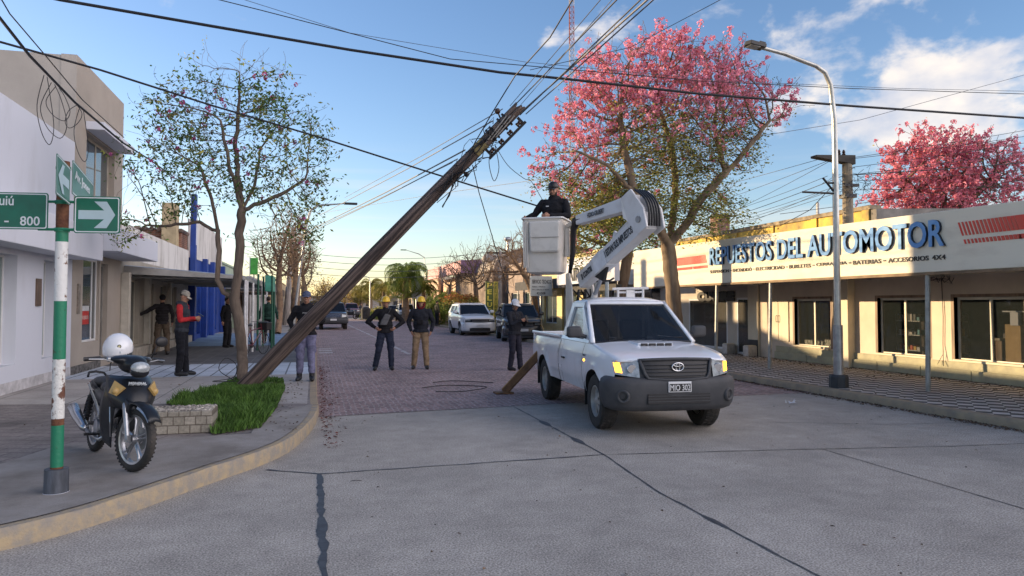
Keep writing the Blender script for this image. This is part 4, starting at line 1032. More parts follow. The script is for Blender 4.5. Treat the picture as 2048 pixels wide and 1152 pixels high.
def far_lamp(label, a, b, pts, seed, lean=0):
    base = ground(a, b, .15); t = thing('street_lamp', label, 'street lamp', tuple(base), group='distant street lamps')
    P = [Vector(ony(x, y, base[1])) - Vector(base) for x, y in pts]; P = [Vector((0, 0, 0))] + P
    w = MB(); w.tube(P, [.09] + [.06] * (len(P) - 2) + [.03], 8); w.build('pole', MATS['lamp_metal'], t)
    e = P[-1]; w = MB(); s = -1 if P[-1].x < P[-2].x else 1
    w.cbox(e + Vector((s * .3, 0, 0)), (.7, .28, .1)); w.build('lamp_head', m_black, t, bevel=.02)
    w = MB(); w.tube([(0, 0, 0), (0, 0, .5)], .14, 8); w.build('base_collar', M('collar_grey', (.1, .11, .13), .7), t)
far_lamp('slim street lamp leaning over the left pavement between the bare trees', 585, 666, [(603, 520), (614, 445), (622, 420), (636, 411), (690, 407)], 1)
far_lamp('distant street lamp by the big palm with an arm pointing left', 852, 634, [(851, 540), (849, 515), (838, 508), (812, 500)], 2)
far_lamp('small street lamp among the far palms on the right', 740, 636, [(740, 562), (738, 555), (728, 552)], 3)
up = ground(571, 650, .15)
t = thing('utility_pole', 'pale wooden utility pole standing behind the bare trees on the left pavement', 'utility pole', tuple(up))
w = MB(); top = Vector(ony(587, 455, up[1])) - Vector(up); w.tube([(0, 0, 0), top], [.24, .15], 10); w.build('pole', M('grey_wood', (.30, .27, .25), .8, var=.2, stretch=(1, 1, .2), vs=4), t)
w = MB(); w.cbox(top + Vector((0, 0, -.5)), (2.0, .12, .14)); w.build('crossarm', MATS['grey_wood'], t)
t = thing('utility_pole', 'dark crossarm pole beyond the bare trees near the curved hangar roof', 'utility pole', (ony(1000, 600, 44)[0], 44, .12))
zc_ = ony(1000, 506, 44)[2] - .12
w = MB(); w.tube([(0, 0, 0), (0, 0, zc_ + .15)], [.16, .11], 8); w.build('pole', MATS['grey_wood'], t)
w = MB(); w.cbox((-.1, 0, zc_), (1.5, .12, .14)); w.build('crossarm', MATS['dark_arm'], t)
t = thing('meter_cabinet', 'white box cabinet mounted on a post among the palms', 'cabinet', (ony(833, 600, 66)[0], 66, .12))
w = MB(); w.box((-.45, -.2, 2.1), (.45, .2, 3.9)); w.build('cabinet', m_white, t, bevel=.03)
w = MB(); w.tube([(0, 0, 0), (0, 0, 2.1)], .09, 8); w.build('post', m_metalgrey, t)
# ------------------------------------------------------------------ trees
def grow(base, spine, blobs, nattr, seed, step=.22, di=2.2, dk=.45, shell=.0, up=.12, maxn=3200, zmin=-99):
    """branching skeleton grown towards points scattered through the crown's volume"""
    rg = np.random.default_rng(seed)
    A = []
    vol = np.array([b[1][0] * b[1][1] * b[1][2] * (b[2] if len(b) > 2 else 1) for b in blobs]); vol = vol / vol.sum()
    while len(A) < nattr:
        b = blobs[rg.choice(len(blobs), p=vol)]
        p = rg.normal(size=3); p /= np.linalg.norm(p)
        p *= rg.uniform(shell, 1) ** (1 / 3.0)
        q = np.array(b[0]) + p * np.array(b[1])
        if q[2] > zmin: A.append(q)
    A = np.array(A)
    N, par = [], []
    def chain(pts, parent):
        for a, b in zip(pts[:-1], pts[1:]):
            a, b = np.array(a, float), np.array(b, float); n = max(1, int(np.linalg.norm(b - a) / step))
            for i in range(1, n + 1):
                N.append(a + (b - a) * i / n + rg.normal(size=3) * .012); par.append(parent); parent = len(N) - 1
        return parent
    N.append(np.array(base, float)); par.append(-1)
    ends = {}
    for k, (pk, pts) in enumerate(spine):
        p0 = 0 if pk < 0 else ends[pk]
        ends[k] = chain([N[p0]] + list(pts), p0)
    P = np.array(N); near = np.full(len(A), -1); nd = np.full(len(A), 1e9)
    def upd(start):
        nonlocal near, nd
        Q = np.array(N[start:])
        D = np.linalg.norm(A[:, None, :] - Q[None], axis=2); j = D.argmin(1); d = D[np.arange(len(A)), j]
        m = d < nd; near[m] = j[m] + start; nd[m] = d[m]
    upd(0)
    for it in range(260):
        if len(A) == 0 or len(N) > maxn: break
        m = nd < di if it > 25 else nd < di * 2.5
        if not m.any(): break
        start = len(N)
        for i in np.unique(near[m]):
            v = A[m & (near == i)] - N[i]; v = v / (np.linalg.norm(v, axis=1)[:, None] + 1e-9)
            d = v.sum(0) + np.array([0, 0, up]) + rg.normal(size=3) * .22; L = np.linalg.norm(d)
            if L < 1e-6: continue
            N.append(N[i] + d / L * step); par.append(int(i))
        if len(N) == start: break
        upd(start)
        k = nd > dk; A, near, nd = A[k], near[k], nd[k]
    return np.array(N), np.array(par)

def sprout(N, par, seed, frac, n, L, up=.4, jit=.9, zmin=-99):
    """short side twigs off the outer limbs"""
    rg = np.random.default_rng(seed); cnt = np.zeros(len(N), int)
    for i in range(len(N) - 1, 0, -1): cnt[par[i]] += cnt[i] + 1
    NN, PP = list(N), list(par)
    for i in range(1, len(N)):
        if cnt[i] > 40 or rg.random() > frac or N[i][2] < zmin: continue
        d0 = N[i] - N[par[i]]; d0 = d0 / (np.linalg.norm(d0) + 1e-9)
        for _ in range(1 if rg.random() < .6 else 2):
            d = d0 + rg.normal(size=3) * jit + np.array([0, 0, up]); d /= np.linalg.norm(d); p, k = N[i], i
            for s in range(n):
                p = p + d * L / n * rg.uniform(.7, 1.3); NN.append(p); PP.append(k); k = len(NN) - 1
                d = d + rg.normal(size=3) * .3 + np.array([0, 0, up * .25]); d /= np.linalg.norm(d)
    return np.array(NN), np.array(PP)

def limb_mesh(mb, N, par, r0, r1, p=2.4, minseg=3):
    n = len(N); ch = [[] for _ in range(n)]
    for i in range(1, n): ch[par[i]].append(i)
    rad = np.zeros(n)
    for i in range(n - 1, -1, -1):
        rad[i] = r0 if not ch[i] else (sum(rad[c] ** p for c in ch[i])) ** (1 / p)
    k = math.log(r1 / r0) / math.log(max(rad[0] / r0, 1.01)); rad = r0 * (rad / r0) ** k
    done = [False] * n
    stack = [0]
    while stack:
        i = stack.pop(); path = [i] if par[i] < 0 else [par[i], i]; j = i
        while ch[j]:
            cs = sorted(ch[j], key=lambda c: -rad[c]); stack += cs[1:]; j = cs[0]; path.append(j)
        rs = [rad[q] for q in path]; rs[0] = min(rs[0], rs[1] * 1.15) if len(rs) > 1 and par[i] >= 0 else rs[0]
        if len(path) < 2: continue
        seg = 9 if rs[0] > .07 else (5 if rs[0] > .02 else minseg)
        mb.tube([tuple(N[q]) for q in path], rs, seg, cap=False)
    tips = [i for i in range(n) if not ch[i]]
    return rad, tips, ch

def leaf_cloud(mb, c, n, spread, size, r, droop=.3, long=2.0):
    for _ in range(n):
        p = Vector((c[0] + r.gauss(0, spread), c[1] + r.gauss(0, spread), c[2] + r.gauss(0, spread * .8)))
        a = r.uniform(0, 2 * PI); d = Vector((math.cos(a), math.sin(a), r.uniform(-droop * 2, droop))).normalized()
        u = d.cross(Vector((r.uniform(-1, 1), r.uniform(-1, 1), r.uniform(-.3, 1)))).normalized()
        s = size * r.uniform(.6, 1.3); w = s / long
        mb.add([p, p + d * s * .5 + u * w * .5, p + d * s, p + d * s * .5 - u * w * .5], [(0, 1, 2, 3)])
def flower_ball(mb, c, n, rr, size, r):
    for _ in range(n):
        v = Vector((r.gauss(0, 1), r.gauss(0, 1), r.gauss(0, 1))).normalized()
        p = Vector(c) + v * rr * r.uniform(.4, 1); u = v.orthogonal().normalized(); w = v.cross(u)
        a = r.uniform(0, PI); u, w = u * math.cos(a) + w * math.sin(a), w * math.cos(a) - u * math.sin(a)
        s = size * r.uniform(.6, 1.2); v = v * s * .5
        mb.add([p - u * s, p - w * s * .7 + v, p + u * s, p + w * s * .7 + v], [(0, 1, 2, 3)])

m_bark = M('bark', (.17, .12, .085), .95, alt=(.07, .05, .038), vs=6, stretch=(1, 1, .25), bump=.9, bs=14)
m_bark2 = M('pale_bark', (.24, .18, .12), .95, alt=(.13, .09, .06), vs=6, stretch=(1, 1, .25), bump=.7, bs=14)
m_pink = leafmat('pink_blossom', (.86, .38, .46), (.70, .25, .35), vs=1.5, island=.28, translucent=.3)
m_pinkd = leafmat('dusty_blossom', (.55, .12, .28), (.40, .10, .25), vs=1.5, island=.3, translucent=.3)
m_leafy = leafmat('yellow_green_leaves', (.36, .32, .07), (.16, .19, .045), vs=.9, island=.5)
m_leafd = leafmat('dark_green_leaves', (.085, .14, .035), (.05, .085, .025), vs=.9, island=.5)

D19 = 19.5
def tree_big():
    bx, by = 9.75, 18.3
    t = thing('pink_flowering_tree', 'large vase-shaped pink flowering tree with a forked trunk behind the white pickup', 'tree', (bx, by, .12))
    O_ = Vector((bx, by, .12))
    L = lambda a, b, dd=0: tuple(Vector(far(a, b, D19 + dd)) - O_)
    e = lambda a, b, ra, rb, dd=0, rd=None, w=1: (L(a, b, dd), (ra * D19 / _f, (rd or ra * .9) * D19 / _f, rb * D19 / _f), w)
    spine = [(-1, [L(1352, 640), L(1343, 560), L(1336, 490)]),
             (0, [L(1318, 455, -.4), L(1295, 420, -.8), L(1268, 385, -.9)]), (0, [L(1345, 440, .5), L(1352, 380, .7), L(1345, 300, .9)]),
             (0, [L(1372, 450, -.2), L(1400, 400, -.3), L(1450, 345, -.5)]), (1, [L(1215, 330, -1.2), L(1150, 300, -1.2)]), (1, [L(1250, 300, -.5), L(1240, 230, -.2)]),
             (2, [L(1320, 220, 1)]), (3, [L(1500, 290, -.6), L(1540, 240, -.6)]), (3, [L(1430, 260, .2)])]
    blobs = [e(1250, 175, 120, 85), e(1400, 170, 115, 85), e(1330, 120, 90, 60), e(1180, 260, 90, 70), e(1110, 345, 60, 45), e(1500, 215, 90, 60), e(1340, 280, 150, 90), e(1450, 310, 80, 55),
             e(1250, 420, 95, 50), e(1400, 420, 90, 60), e(1190, 400, 80, 60), e(1325, 75, 25, 25), e(1450, 110, 45, 40), e(1575, 195, 25, 35)]
    N, par = grow((0, 0, 0), spine, blobs, 5200, 5, step=.14, di=1.6, dk=.21, up=.25, maxn=9000)
    N, par = sprout(N, par, 6, .42, 3, .5)
    w = MB(); rad, tips, ch = limb_mesh(w, N, par, .0055, .195, p=1.9)
    w.build('trunk', m_bark2, t, smooth=True)
    r = random.Random(5); fl = MB(); lf = MB(); ld = MB()
    for i in range(1, len(N)):
        if rad[i] > .018: continue
        p = N[i]; zz = p[2]
        q = Vector(p) + O_ - Vector(EYEV); dep = q.dot(Vector(FW)); py = 576 + _c - _f * q.dot(Vector(UP)) / dep; px = 1024 + _f * q.dot(Vector(RT)) / dep
        edge_ = math.hypot((px - 1340) / 250, (py - 300) / 210)
        pk = min(1, max(.02, (325 - py) / 130 + (.75 if px < 1215 and py < 415 else 0) + (edge_ - .75) * .5))
        if px > 1470 and py > 250: pk = .12
        if py > 395: pk = .03
        if i in TIPS or r.random() < .55:
            if r.random() < pk * (.60 if px < 1500 else .45):
                flower_ball(fl, p, r.randint(9, 16), r.uniform(.06, .14), .048, r)
        if r.random() < (1 - pk) * (.85 if zz < 5.0 else .5): leaf_cloud(lf if r.random() < .75 else ld, p, r.randint(6, 11), .13, .085, r)
        if r.random() < .09: leaf_cloud(ld, p, 3, .1, .07, r)
    fl.build('blossom', m_pink, t); lf.build('crown', m_leafy, t); ld.build('dark_leaves', m_leafd, t)
TIPS = set()
tree_big()

def tree_behind():
    D = 27.0; b = ground(1245, 668, .12); O_ = Vector(b)
    t = thing('leafy_street_tree', 'leafy yellow-green tree with slanting trunk behind the lift boom', 'tree', tuple(b))
    L = lambda a, c, dd=0: tuple(Vector(far(a, c, D + dd)) - O_)
    e = lambda a, c, ra, rb: (L(a, c), (ra * D / _f, ra * .9 * D / _f, rb * D / _f))
    spine = [(-1, [L(1240, 600), L(1250, 540), L(1256, 500)]), (0, [L(1210, 450)]), (0, [L(1290, 440)]), (0, [L(1180, 480)])]
    N, par = grow((0, 0, 0), spine, [e(1200, 450, 85, 55), e(1285, 470, 60, 45), e(1165, 500, 40, 40), e(1240, 400, 80, 50), e(1130, 380, 50, 25)], 2200, 9, step=.22, di=2.4, dk=.33)
    N, par = sprout(N, par, 6, .4, 3, .6)
    w = MB(); rad, tips, ch = limb_mesh(w, N, par, .009, .2); w.build('trunk', m_bark2, t, smooth=True)
    r = random.Random(8); lf = MB(); ld = MB(); fl = MB()
    for i in range(1, len(N)):
        if rad[i] > .03: continue
        if r.random() < .8: leaf_cloud(lf if r.random() < .6 else ld, N[i], 8, .2, .12, r)
        if r.random() < .015: flower_ball(fl, N[i], 9, .14, .06, r)
    lf.build('crown', m_leafy, t); ld.build('dark_leaves', m_leafd, t); fl.build('blossom', m_pink, t)
tree_behind()

def tree_right():
    D = 30.0; O_ = Vector(far(1885, 600, D)); O_.z = 0
    t = thing('pink_flowering_tree', 'round pink flowering tree behind the roofs at the far right', 'tree', tuple(O_))
    L = lambda a, c, dd=0: tuple(Vector(far(a, c, D + dd)) - O_)
    e = lambda a, c, ra, rb: (L(a, c), (ra * D / _f, ra * .9 * D / _f, rb * D / _f))
    spine = [(-1, [L(1885, 520), L(1885, 440)]), (0, [L(1840, 390), L(1800, 350)]), (0, [L(1890, 360)]), (0, [L(1950, 390), L(1990, 350)])]
    N, par = grow((0, 0, 0), spine, [e(1850, 330, 90, 65), e(1940, 330, 100, 60), e(1790, 395, 60, 40), e(2010, 360, 70, 60), e(1900, 390, 110, 45), e(1850, 275, 35, 25)], 3600, 12, step=.2, di=2.3, dk=.31, up=.2, maxn=7200)
    N, par = sprout(N, par, 6, .35, 3, .6)
    w = MB(); rad, tips, ch = limb_mesh(w, N, par, .009, .24); w.build('trunk', m_bark, t, smooth=True)
    r = random.Random(3); fl = MB(); lf = MB()
    for i in range(1, len(N)):
        if rad[i] > .03: continue
        q = Vector(N[i]) + O_ - Vector(EYEV); px = 1024 + _f * q.dot(Vector(RT)) / q.dot(Vector(FW))
        if r.random() < (.66 if px < 1960 else .32): flower_ball(fl, N[i], r.randint(7, 12), r.uniform(.09, .17), .07, r)
        if r.random() < .05: leaf_cloud(lf, N[i], 3, .15, .1, r)
    fl.build('blossom', leafmat('rose_blossom', (.78, .30, .36), (.62, .20, .27), vs=1.2, island=.3), t); lf.build('crown', m_leafy, t)
tree_right()

def tree_left():
    D = 14.6; O_ = Vector((-1.36, 15.25, .15))
    t = thing('sparse_street_tree', 'thin sparse-leaved tree with a kinked forked trunk in the left grass bed', 'tree', tuple(O_))
    L = lambda a, c, dd=0: tuple(Vector(far(a, c, D + dd)) - O_)
    e = lambda a, c, ra, rb, w=1: (L(a, c), (ra * D / _f, ra * .85 * D / _f, rb * D / _f), w)
    spine = [(-1, [L(484, 700), L(478, 640), L(470, 598)]), (0, [L(444, 585), L(434, 560), L(438, 500), L(435, 462)]), (0, [L(476, 550), L(480, 480), L(484, 420)]),
             (1, [L(400, 445, .2), L(340, 452, .3), L(290, 450, .4)]), (1, [L(425, 400, -.2), L(400, 330, -.3)]), (2, [L(510, 370, .2), L(520, 300, .3)]), (2, [L(460, 330, -.3), L(440, 240, -.3)]), (2, [L(560, 390, 0), L(610, 360, 0)]),
             (2, [L(470, 300, .4), L(480, 180, .5), L(478, 120, .6)])]
    blobs = [e(370, 250, 95, 85), e(480, 230, 100, 90), e(570, 260, 85, 80), e(300, 350, 75, 55), e(430, 350, 110, 70), e(580, 380, 85, 75), e(260, 450, 60, 50), e(600, 460, 60, 55), e(420, 160, 60, 40, .7), e(520, 150, 70, 35, .7), e(350, 420, 60, 40), e(640, 300, 35, 60)]
    N, par = grow((0, 0, 0), spine, blobs, 2600, 21, step=.12, di=1.5, dk=.2, up=.25, maxn=5600)
    N, par = sprout(N, par, 6, .35, 4, .45, up=.3, jit=.7)
    w = MB(); rad, tips, ch = limb_mesh(w, N, par, .0032, .105, p=2.05); w.build('trunk', M('grey_brown_bark', (.17, .13, .10), .95, alt=(.09, .07, .055), vs=7, stretch=(1, 1, .25), bump=.8, bs=18), t, smooth=True)
    r = random.Random(4); lf = MB(); fl = MB(); ly = MB()
    for i in range(1, len(N)):
        if rad[i] > .014: continue
        p = N[i]; q = Vector(p) + O_ - Vector(EYEV); dep = q.dot(Vector(FW)); py = 576 + _c - _f * q.dot(Vector(UP)) / dep
        cl = mnoise.noise(Vector(p) * 1.1 + Vector((3, 1, 7)))
        k = .85 + cl * 1.3 - max(0, (260 - py) / 190)
        if r.random() < k * .62: leaf_cloud(lf if r.random() < .75 else ly, p, r.randint(3, 6), .07, .088, r, droop=.8, long=2.4)
        if r.random() < .016 + (.012 if py < 240 else 0): flower_ball(fl, p, 9, .055, .032, r)
    lf.build('crown', leafmat('green_leaves', (.11, .19, .05), (.07, .12, .035), vs=.9, island=.5), t); ly.build('yellowing_leaves', m_leafy, t); fl.build('blossom', m_pinkd, t)
tree_left()

def bare_tree(label, foot, D, trunk, blobs, seed, n, r1=.16, col=None, leaves=0, lm=None, step=.3, group=None, r0=.012):
    O_ = Vector(foot); t = thing('bare_tree', label, 'tree', tuple(O_), group=group)
    L = lambda a, c, dd=0: tuple(Vector(far(a, c, D + dd)) - O_)
    bl = [(L(a, c), (ra * D / _f, ra * D / _f, rb * D / _f)) for a, c, ra, rb in blobs]
    N, par = grow((0, 0, 0), [(-1, [L(a, c) for a, c in trunk])], bl, n * 3, seed, step=step * .8, di=step * 9, dk=step * 1.1, up=.15, maxn=4600)
    N, par = sprout(N, par, seed, .5, 3, step * 3)
    w = MB(); rad, tips, ch = limb_mesh(w, N, par, r0, r1); w.build('trunk', col or m_bark2, t, smooth=True)
    if leaves:
        r = random.Random(seed); lf = MB()
        for i in range(1, len(N)):
            if rad[i] < r0 * 3 and r.random() < leaves: leaf_cloud(lf, N[i], 6, step * .8, step * .45, r)
        lf.build('crown', lm or m_leafy, t)
m_barkw = M('warm_bark', (.26, .17, .10), .95, alt=(.14, .09, .06), vs=6)
m_brownleaf = leafmat('brown_leaves', (.16, .09, .045), (.09, .06, .04), island=.5)
m_autumn = leafmat('autumn_leaves', (.42, .26, .05), (.2, .17, .04), island=.45)
bare_tree('nearest bare brown tree on the left pavement, behind the hanging green sign', ground(556, 668, .15), 38, [(560, 620), (558, 560)], [(545, 500, 45, 50), (590, 500, 35, 55), (530, 540, 30, 25), (575, 450, 40, 30)], 31, 420, col=m_barkw, leaves=.12, lm=m_brownleaf, group='bare trees on the left pavement')
bare_tree('thick-trunked bare tree next to the pale wooden pole on the left', ground(592, 654, .15), 50, [(590, 620), (592, 560)], [(590, 500, 38, 55), (610, 520, 26, 40), (570, 530, 30, 30)], 32, 420, r1=.3, col=m_barkw, leaves=.25, lm=m_brownleaf, group='bare trees on the left pavement')
bare_tree('farther brown-leaved tree just left of the man in the blue cap', ground(608, 646, .15), 66, [(609, 610), (608, 570)], [(607, 540, 24, 48), (598, 560, 20, 25)], 33, 300, r1=.3, leaves=.4, lm=m_brownleaf, step=.4, group='bare trees on the left pavement')
bare_tree('autumn-yellow round tree at the far left end of the street', ground(655, 630, .15), 105, [(655, 615)], [(655, 588, 24, 20), (640, 598, 14, 14), (672, 596, 14, 14)], 34, 420, r1=.35, leaves=.95, lm=m_autumn, step=.5, r0=.03)
bare_tree('second autumn-yellow tree, lower and nearer the palms, at the street end', ground(700, 629, .12), 120, [(703, 612)], [(700, 598, 22, 14), (722, 600, 16, 12)], 35, 300, r1=.3, leaves=.95, lm=m_autumn, step=.55, r0=.03)
bare_tree('forking bare tree behind the man in the white helmet', ground(1075, 655, .12), 36, [(1072, 625), (1066, 590), (1056, 560)], [(1045, 500, 38, 40), (1010, 530, 38, 34), (1060, 520, 28, 40), (1000, 500, 30, 22), (985, 555, 30, 20)], 36, 520, r1=.16, col=m_barkw, step=.22, r0=.009)
bare_tree('bare tree with tangled twigs left of the vertical hairdresser sign', ground(953, 652, .12), 46, [(953, 620), (952, 585)], [(940, 540, 42, 32), (960, 520, 40, 30), (915, 530, 30, 22), (975, 555, 26, 22)], 37, 520, r1=.16, col=m_bark, step=.28, r0=.010)
bare_tree('smaller bare tree between the pink building and the hangar', ground(905, 648, .12), 54, [(900, 625), (898, 590)], [(895, 555, 26, 22), (915, 560, 20, 20)], 38, 260, r1=.12, col=m_bark, step=.3, r0=.010)

m_frond = leafmat('palm_frond', (.17, .21, .035), (.10, .15, .03), vs=.8, island=.35)
m_frond2 = leafmat('golden_frond', (.30, .24, .06), (.14, .15, .03), vs=.8, island=.35)
m_palmtrunk = M('palm_trunk', (.25, .18, .12), .95, alt=(.13, .09, .06), vs=5, stretch=(1, 1, 3), bump=.5)
def palm(label, foot, h, fl, nf, seed, mat=None, tr=.22, low=False, group='palms along the right verge'):
    t = thing('palm_tree', label, 'palm', tuple(foot), group=group)
    r = random.Random(seed)
    if h > .3:
        w = MB(); w.tube([(0, 0, 0), (r.uniform(-.1, .1), 0, h * .5), (0, 0, h)], [tr * 1.3, tr, tr * .8], 10)
        w.build('trunk', m_palmtrunk, t)
    w = MB()
    for k in range(nf):
        a = r.uniform(0, 2 * PI); el = r.uniform(-.35, 1.45) if not low else r.uniform(.1, 1.4)
        d = Vector((math.cos(a), math.sin(a), 0)); L = fl * r.uniform(.8, 1.1); P = []; p = Vector((0, 0, h)); e = el
        for s in range(9):
            P.append(p.copy()); p = p + (d * math.cos(e) + Vector((0, 0, math.sin(e)))) * L / 8; e -= .30 + .05 * s
        sd = Vector((-d.y, d.x, 0))
        w.tube(P, [.03, .03, .025, .02, .02, .015, .012, .01, .008], 3, cap=False)
        for s in range(1, 9):
            for q in range(4):
                f = (s - 1 + q / 4) ; i0 = int(f); p = P[i0].lerp(P[min(i0 + 1, 8)], f - i0)
                ax = (P[min(i0 + 1, 8)] - P[i0]).normalized() if i0 < 8 else d
                ln = fl * .22 * math.sin(PI * (f + 1.2) / 10)
                for sg in (-1, 1):
                    tip = p + sd * sg * ln * .75 + ax * ln * .45 + Vector((0, 0, -ln * r.uniform(.35, .8))); ww = fl * .012
                    w.add([p - ax * ww, p + ax * ww, tip], [(0, 1, 2)])
    w.build('crown', mat or m_frond, t)
palm('tallest feather palm standing behind the two men in yellow helmets', (ony(812, 600, 66)[0], 66, .12), 4.2, 3.4, 46, 1, tr=.3)
palm('palm leaning on the right flank of the tallest palm', (ony(846, 600, 71)[0], 71, .12), 3.2, 2.6, 30, 2)
palm('golden palm left of the man with the crossbody bag', (ony(768, 600, 84)[0], 84, .12), 3.4, 2.8, 34, 3, mat=m_frond2)
palm('golden palm seen just right of the leaning pole', (ony(742, 600, 95)[0], 95, .12), 3.9, 2.9, 34, 4, mat=m_frond2)
palm('farthest small palm right beside the leaning pole', (ony(722, 600, 112)[0], 112, .12), 3.6, 3.0, 30, 5, mat=m_frond2)
palm('low bushy palm in front of the pink building', (ony(868, 620, 55)[0], 55, .12), 1.3, 2.1, 34, 6, tr=.2)
palm('low spreading palm left of the red-tipped bush', (ony(892, 620, 58)[0], 58, .12), 2.0, 2.0, 30, 7, tr=.2)
palm('ground-level fan of palm leaves beside the dark bin, far down the verge', (ony(742, 630, 80)[0], 80, .12), .2, 2.0, 26, 8, low=True)
def bush(label, c, blobs, n, seed, mats, size=.12):
    t = thing('garden_bush', label, 'bush', c); r = random.Random(seed)
    ms = [MB() for _ in mats]; w = MB()
    for (o, rr) in blobs:
        for k in range(int(n * rr[0])):
            v = Vector((r.gauss(0, 1), r.gauss(0, 1), r.gauss(0, 1))).normalized() * (r.uniform(.35, 1) ** .4)
            p = (o[0] + v.x * rr[0], o[1] + v.y * rr[1], o[2] + v.z * rr[2])
            if p[2] < .05: continue
            hi = v.z * .5 + r.uniform(-.4, .4) + (.25 if mnoise.noise(Vector(p) * 1.3) > 0 else -.2)
            leaf_cloud(ms[0 if hi > .35 else (1 if hi > -.15 else 2)], p, 3, .08, size, r)
        w.tube([(o[0] * .5, o[1] * .5, 0), (o[0], o[1], o[2])], [.05, .02], 5)
    w.build('stems', m_bark, t)
    for i, (mb, m) in enumerate(zip(ms, mats)): mb.build(['red_tips', 'foliage', 'inner_foliage'][i], m, t)
m_redtip = leafmat('red_tip_leaves', (.42, .13, .05), (.25, .14, .04), island=.4)
X_ = ony(922, 620, 44)[0]
bush('big rounded bush with reddish tips in front of the purple wall', (X_, 44, .12), [((-.35, 0, 1.55), (.9, .9, .75)), ((.45, 0, 1.45), (.8, .8, .75)), ((.0, 0, .7), (.85, .8, .7)), ((.9, 0.2, 1.2), (.5, .5, .6))], 900, 1, [m_redtip, m_leafy, m_leafd])
X_ = ony(760, 625, 82)[0]
bush('low dark shrub under the golden palms by the far corner', (X_, 82, .12), [((0, 0, .6), (1.2, 1.0, .7))], 300, 2, [m_leafy, m_leafy, m_leafd], .2)
# ------------------------------------------------------------------ leaning pole and overhead lines
lpole = thing('leaning_utility_pole', 'old weathered wooden utility pole leaning far over from the grass bed', 'utility pole', (-1.2, 14.3, .15))
PB = Vector((-1.2, 14.3, .15))
m_oldwood = M('weathered_wood', (.17, .125, .105), .9, alt=(.045, .034, .031), vs=3.2, detail=12, stretch=(1, 1, 1), bump=1.0, bs=12, thr=(.42, .56))
ptop = Vector(far(1040, 212, 12.9))
axis = (ptop - PB); plen = axis.length; ax = axis.normalized()
n_, l_ = nodes_of(m_oldwood); mpn = [q for q in n_ if q.type == 'MAPPING'][0]
# use pole-aligned coordinates: the pole mesh is built along its own z and turned
mpn.inputs['Scale'].default_value = (5.5, 5.5, .22)
Q = ax.to_track_quat('Z', 'Y')
def pole_obj(o): o.rotation_mode = 'QUATERNION'; o.rotation_quaternion = Q; return o
w = MB(); r = random.Random(2); N_ = 40; rings = []
vs = []; nn = 22
for i in range(N_ + 1):
    z = -0.25 + (plen + .25) * i / N_; rad = .162 - .060 * (i / N_)
    if i < 3: rad *= 1.08 - .03 * i
    for k in range(nn):
        a = 2 * PI * k / nn
        gr = 1 + .045 * mnoise.noise(Vector((math.cos(a) * 3.0, math.sin(a) * 3.0, z * .25))) - (.16 if abs((a - 4.1 - .05 * math.sin(z)) % (2 * PI)) < .17 else 0) - (.12 if abs((a - 5.2) % (2 * PI)) < .12 and z < 5 else 0) - (.12 if abs((a - 3.2) % (2 * PI)) < .12 and z > 2 else 0)
        vs.append((math.cos(a) * rad * gr, math.sin(a) * rad * gr, z + (0 if i < N_ else r.uniform(-.12, .05))))
fs = [(i * nn + k, i * nn + (k + 1) % nn, (i + 1) * nn + (k + 1) % nn, (i + 1) * nn + k) for i in range(N_) for k in range(nn)] + [tuple(range(N_ * nn, (N_ + 1) * nn))]
w.add(vs, fs); pole_obj(w.build('pole', m_oldwood, lpole, auto=35))
def along(a, b):   # distance up the pole of the point seen at this bearing
    best = min(range(0, 1000), key=lambda i: (lambda p: (1024 + _f * p.dot(Vector(RT)) / p.dot(Vector(FW)) - a) ** 2 + (576 + _c - _f * p.dot(Vector(UP)) / p.dot(Vector(FW)) - b) ** 2)(PB + axis * i / 1000 - Vector(EYEV)))
    return plen * best / 1000
s_tag = along(962, 296)
camdir = (Vector(EYEV) - (PB + ax * s_tag)); camdir = (camdir - ax * camdir.dot(ax)).normalized()
side = ax.cross(camdir).normalized()
def PL(s, u, v): return ax * s + side * u + camdir * v   # local to pole thing
w = MB();
for i, (a0, a1) in enumerate(((-.85, -.3), (-.3, .3), (.3, .85))):
    q = [PL(s_tag - .13, math.sin(a0) * .135, math.cos(a0) * .135), PL(s_tag - .13, math.sin(a1) * .135, math.cos(a1) * .135), PL(s_tag + .13, math.sin(a1) * .135, math.cos(a1) * .135), PL(s_tag + .13, math.sin(a0) * .135, math.cos(a0) * .135)]
    w.poly(q)
w.build('number_plate', M('worn_yellow_plate', (.30, .25, .10), .7, alt=(.12, .09, .06), vs=14), lpole, solid=.003)
for q in (s_tag + .35, s_tag + .55, plen - .75, plen - .35):
    w = MB(); w.tube([PL(q, 0, 0), PL(q + .035, 0, 0)], .14 - .0, 14); w.build('band', m_black, lpole)
w = MB(); w.T = None
def pbox(s0, s1, u0, u1, v0, v1, mb):
    P = [PL(s, u, v) for s in (s0, s1) for u in (u0, u1) for v in (v0, v1)]
    mb.add(P, [(0, 1, 3, 2), (4, 6, 7, 5), (0, 4, 5, 1), (2, 3, 7, 6), (0, 2, 6, 4), (1, 5, 7, 3)])
mb = MB(); sgn = 1 if (side.dot(Vector(RT)) > 0) else -1
pbox(plen - 1.05, plen - .12, sgn * .24, sgn * .29, -.03, .03, mb); pbox(plen - 1.0, plen - .95, sgn * .11, sgn * .25, -.02, .02, mb); pbox(plen - .2, plen - .15, sgn * .11, sgn * .25, -.02, .02, mb)
mb.build('insulator_rack', m_black, lpole)
for k in range(4):
    mb = MB(); c = PL(plen - .9 + k * .22, sgn * .2, 0); mb.tube([c - ax * .05, c - ax * .03, c, c + ax * .03, c + ax * .05], [.032, .044, .03, .044, .032], 10); mb.build('insulator', MATS['brown_insulator'], lpole)
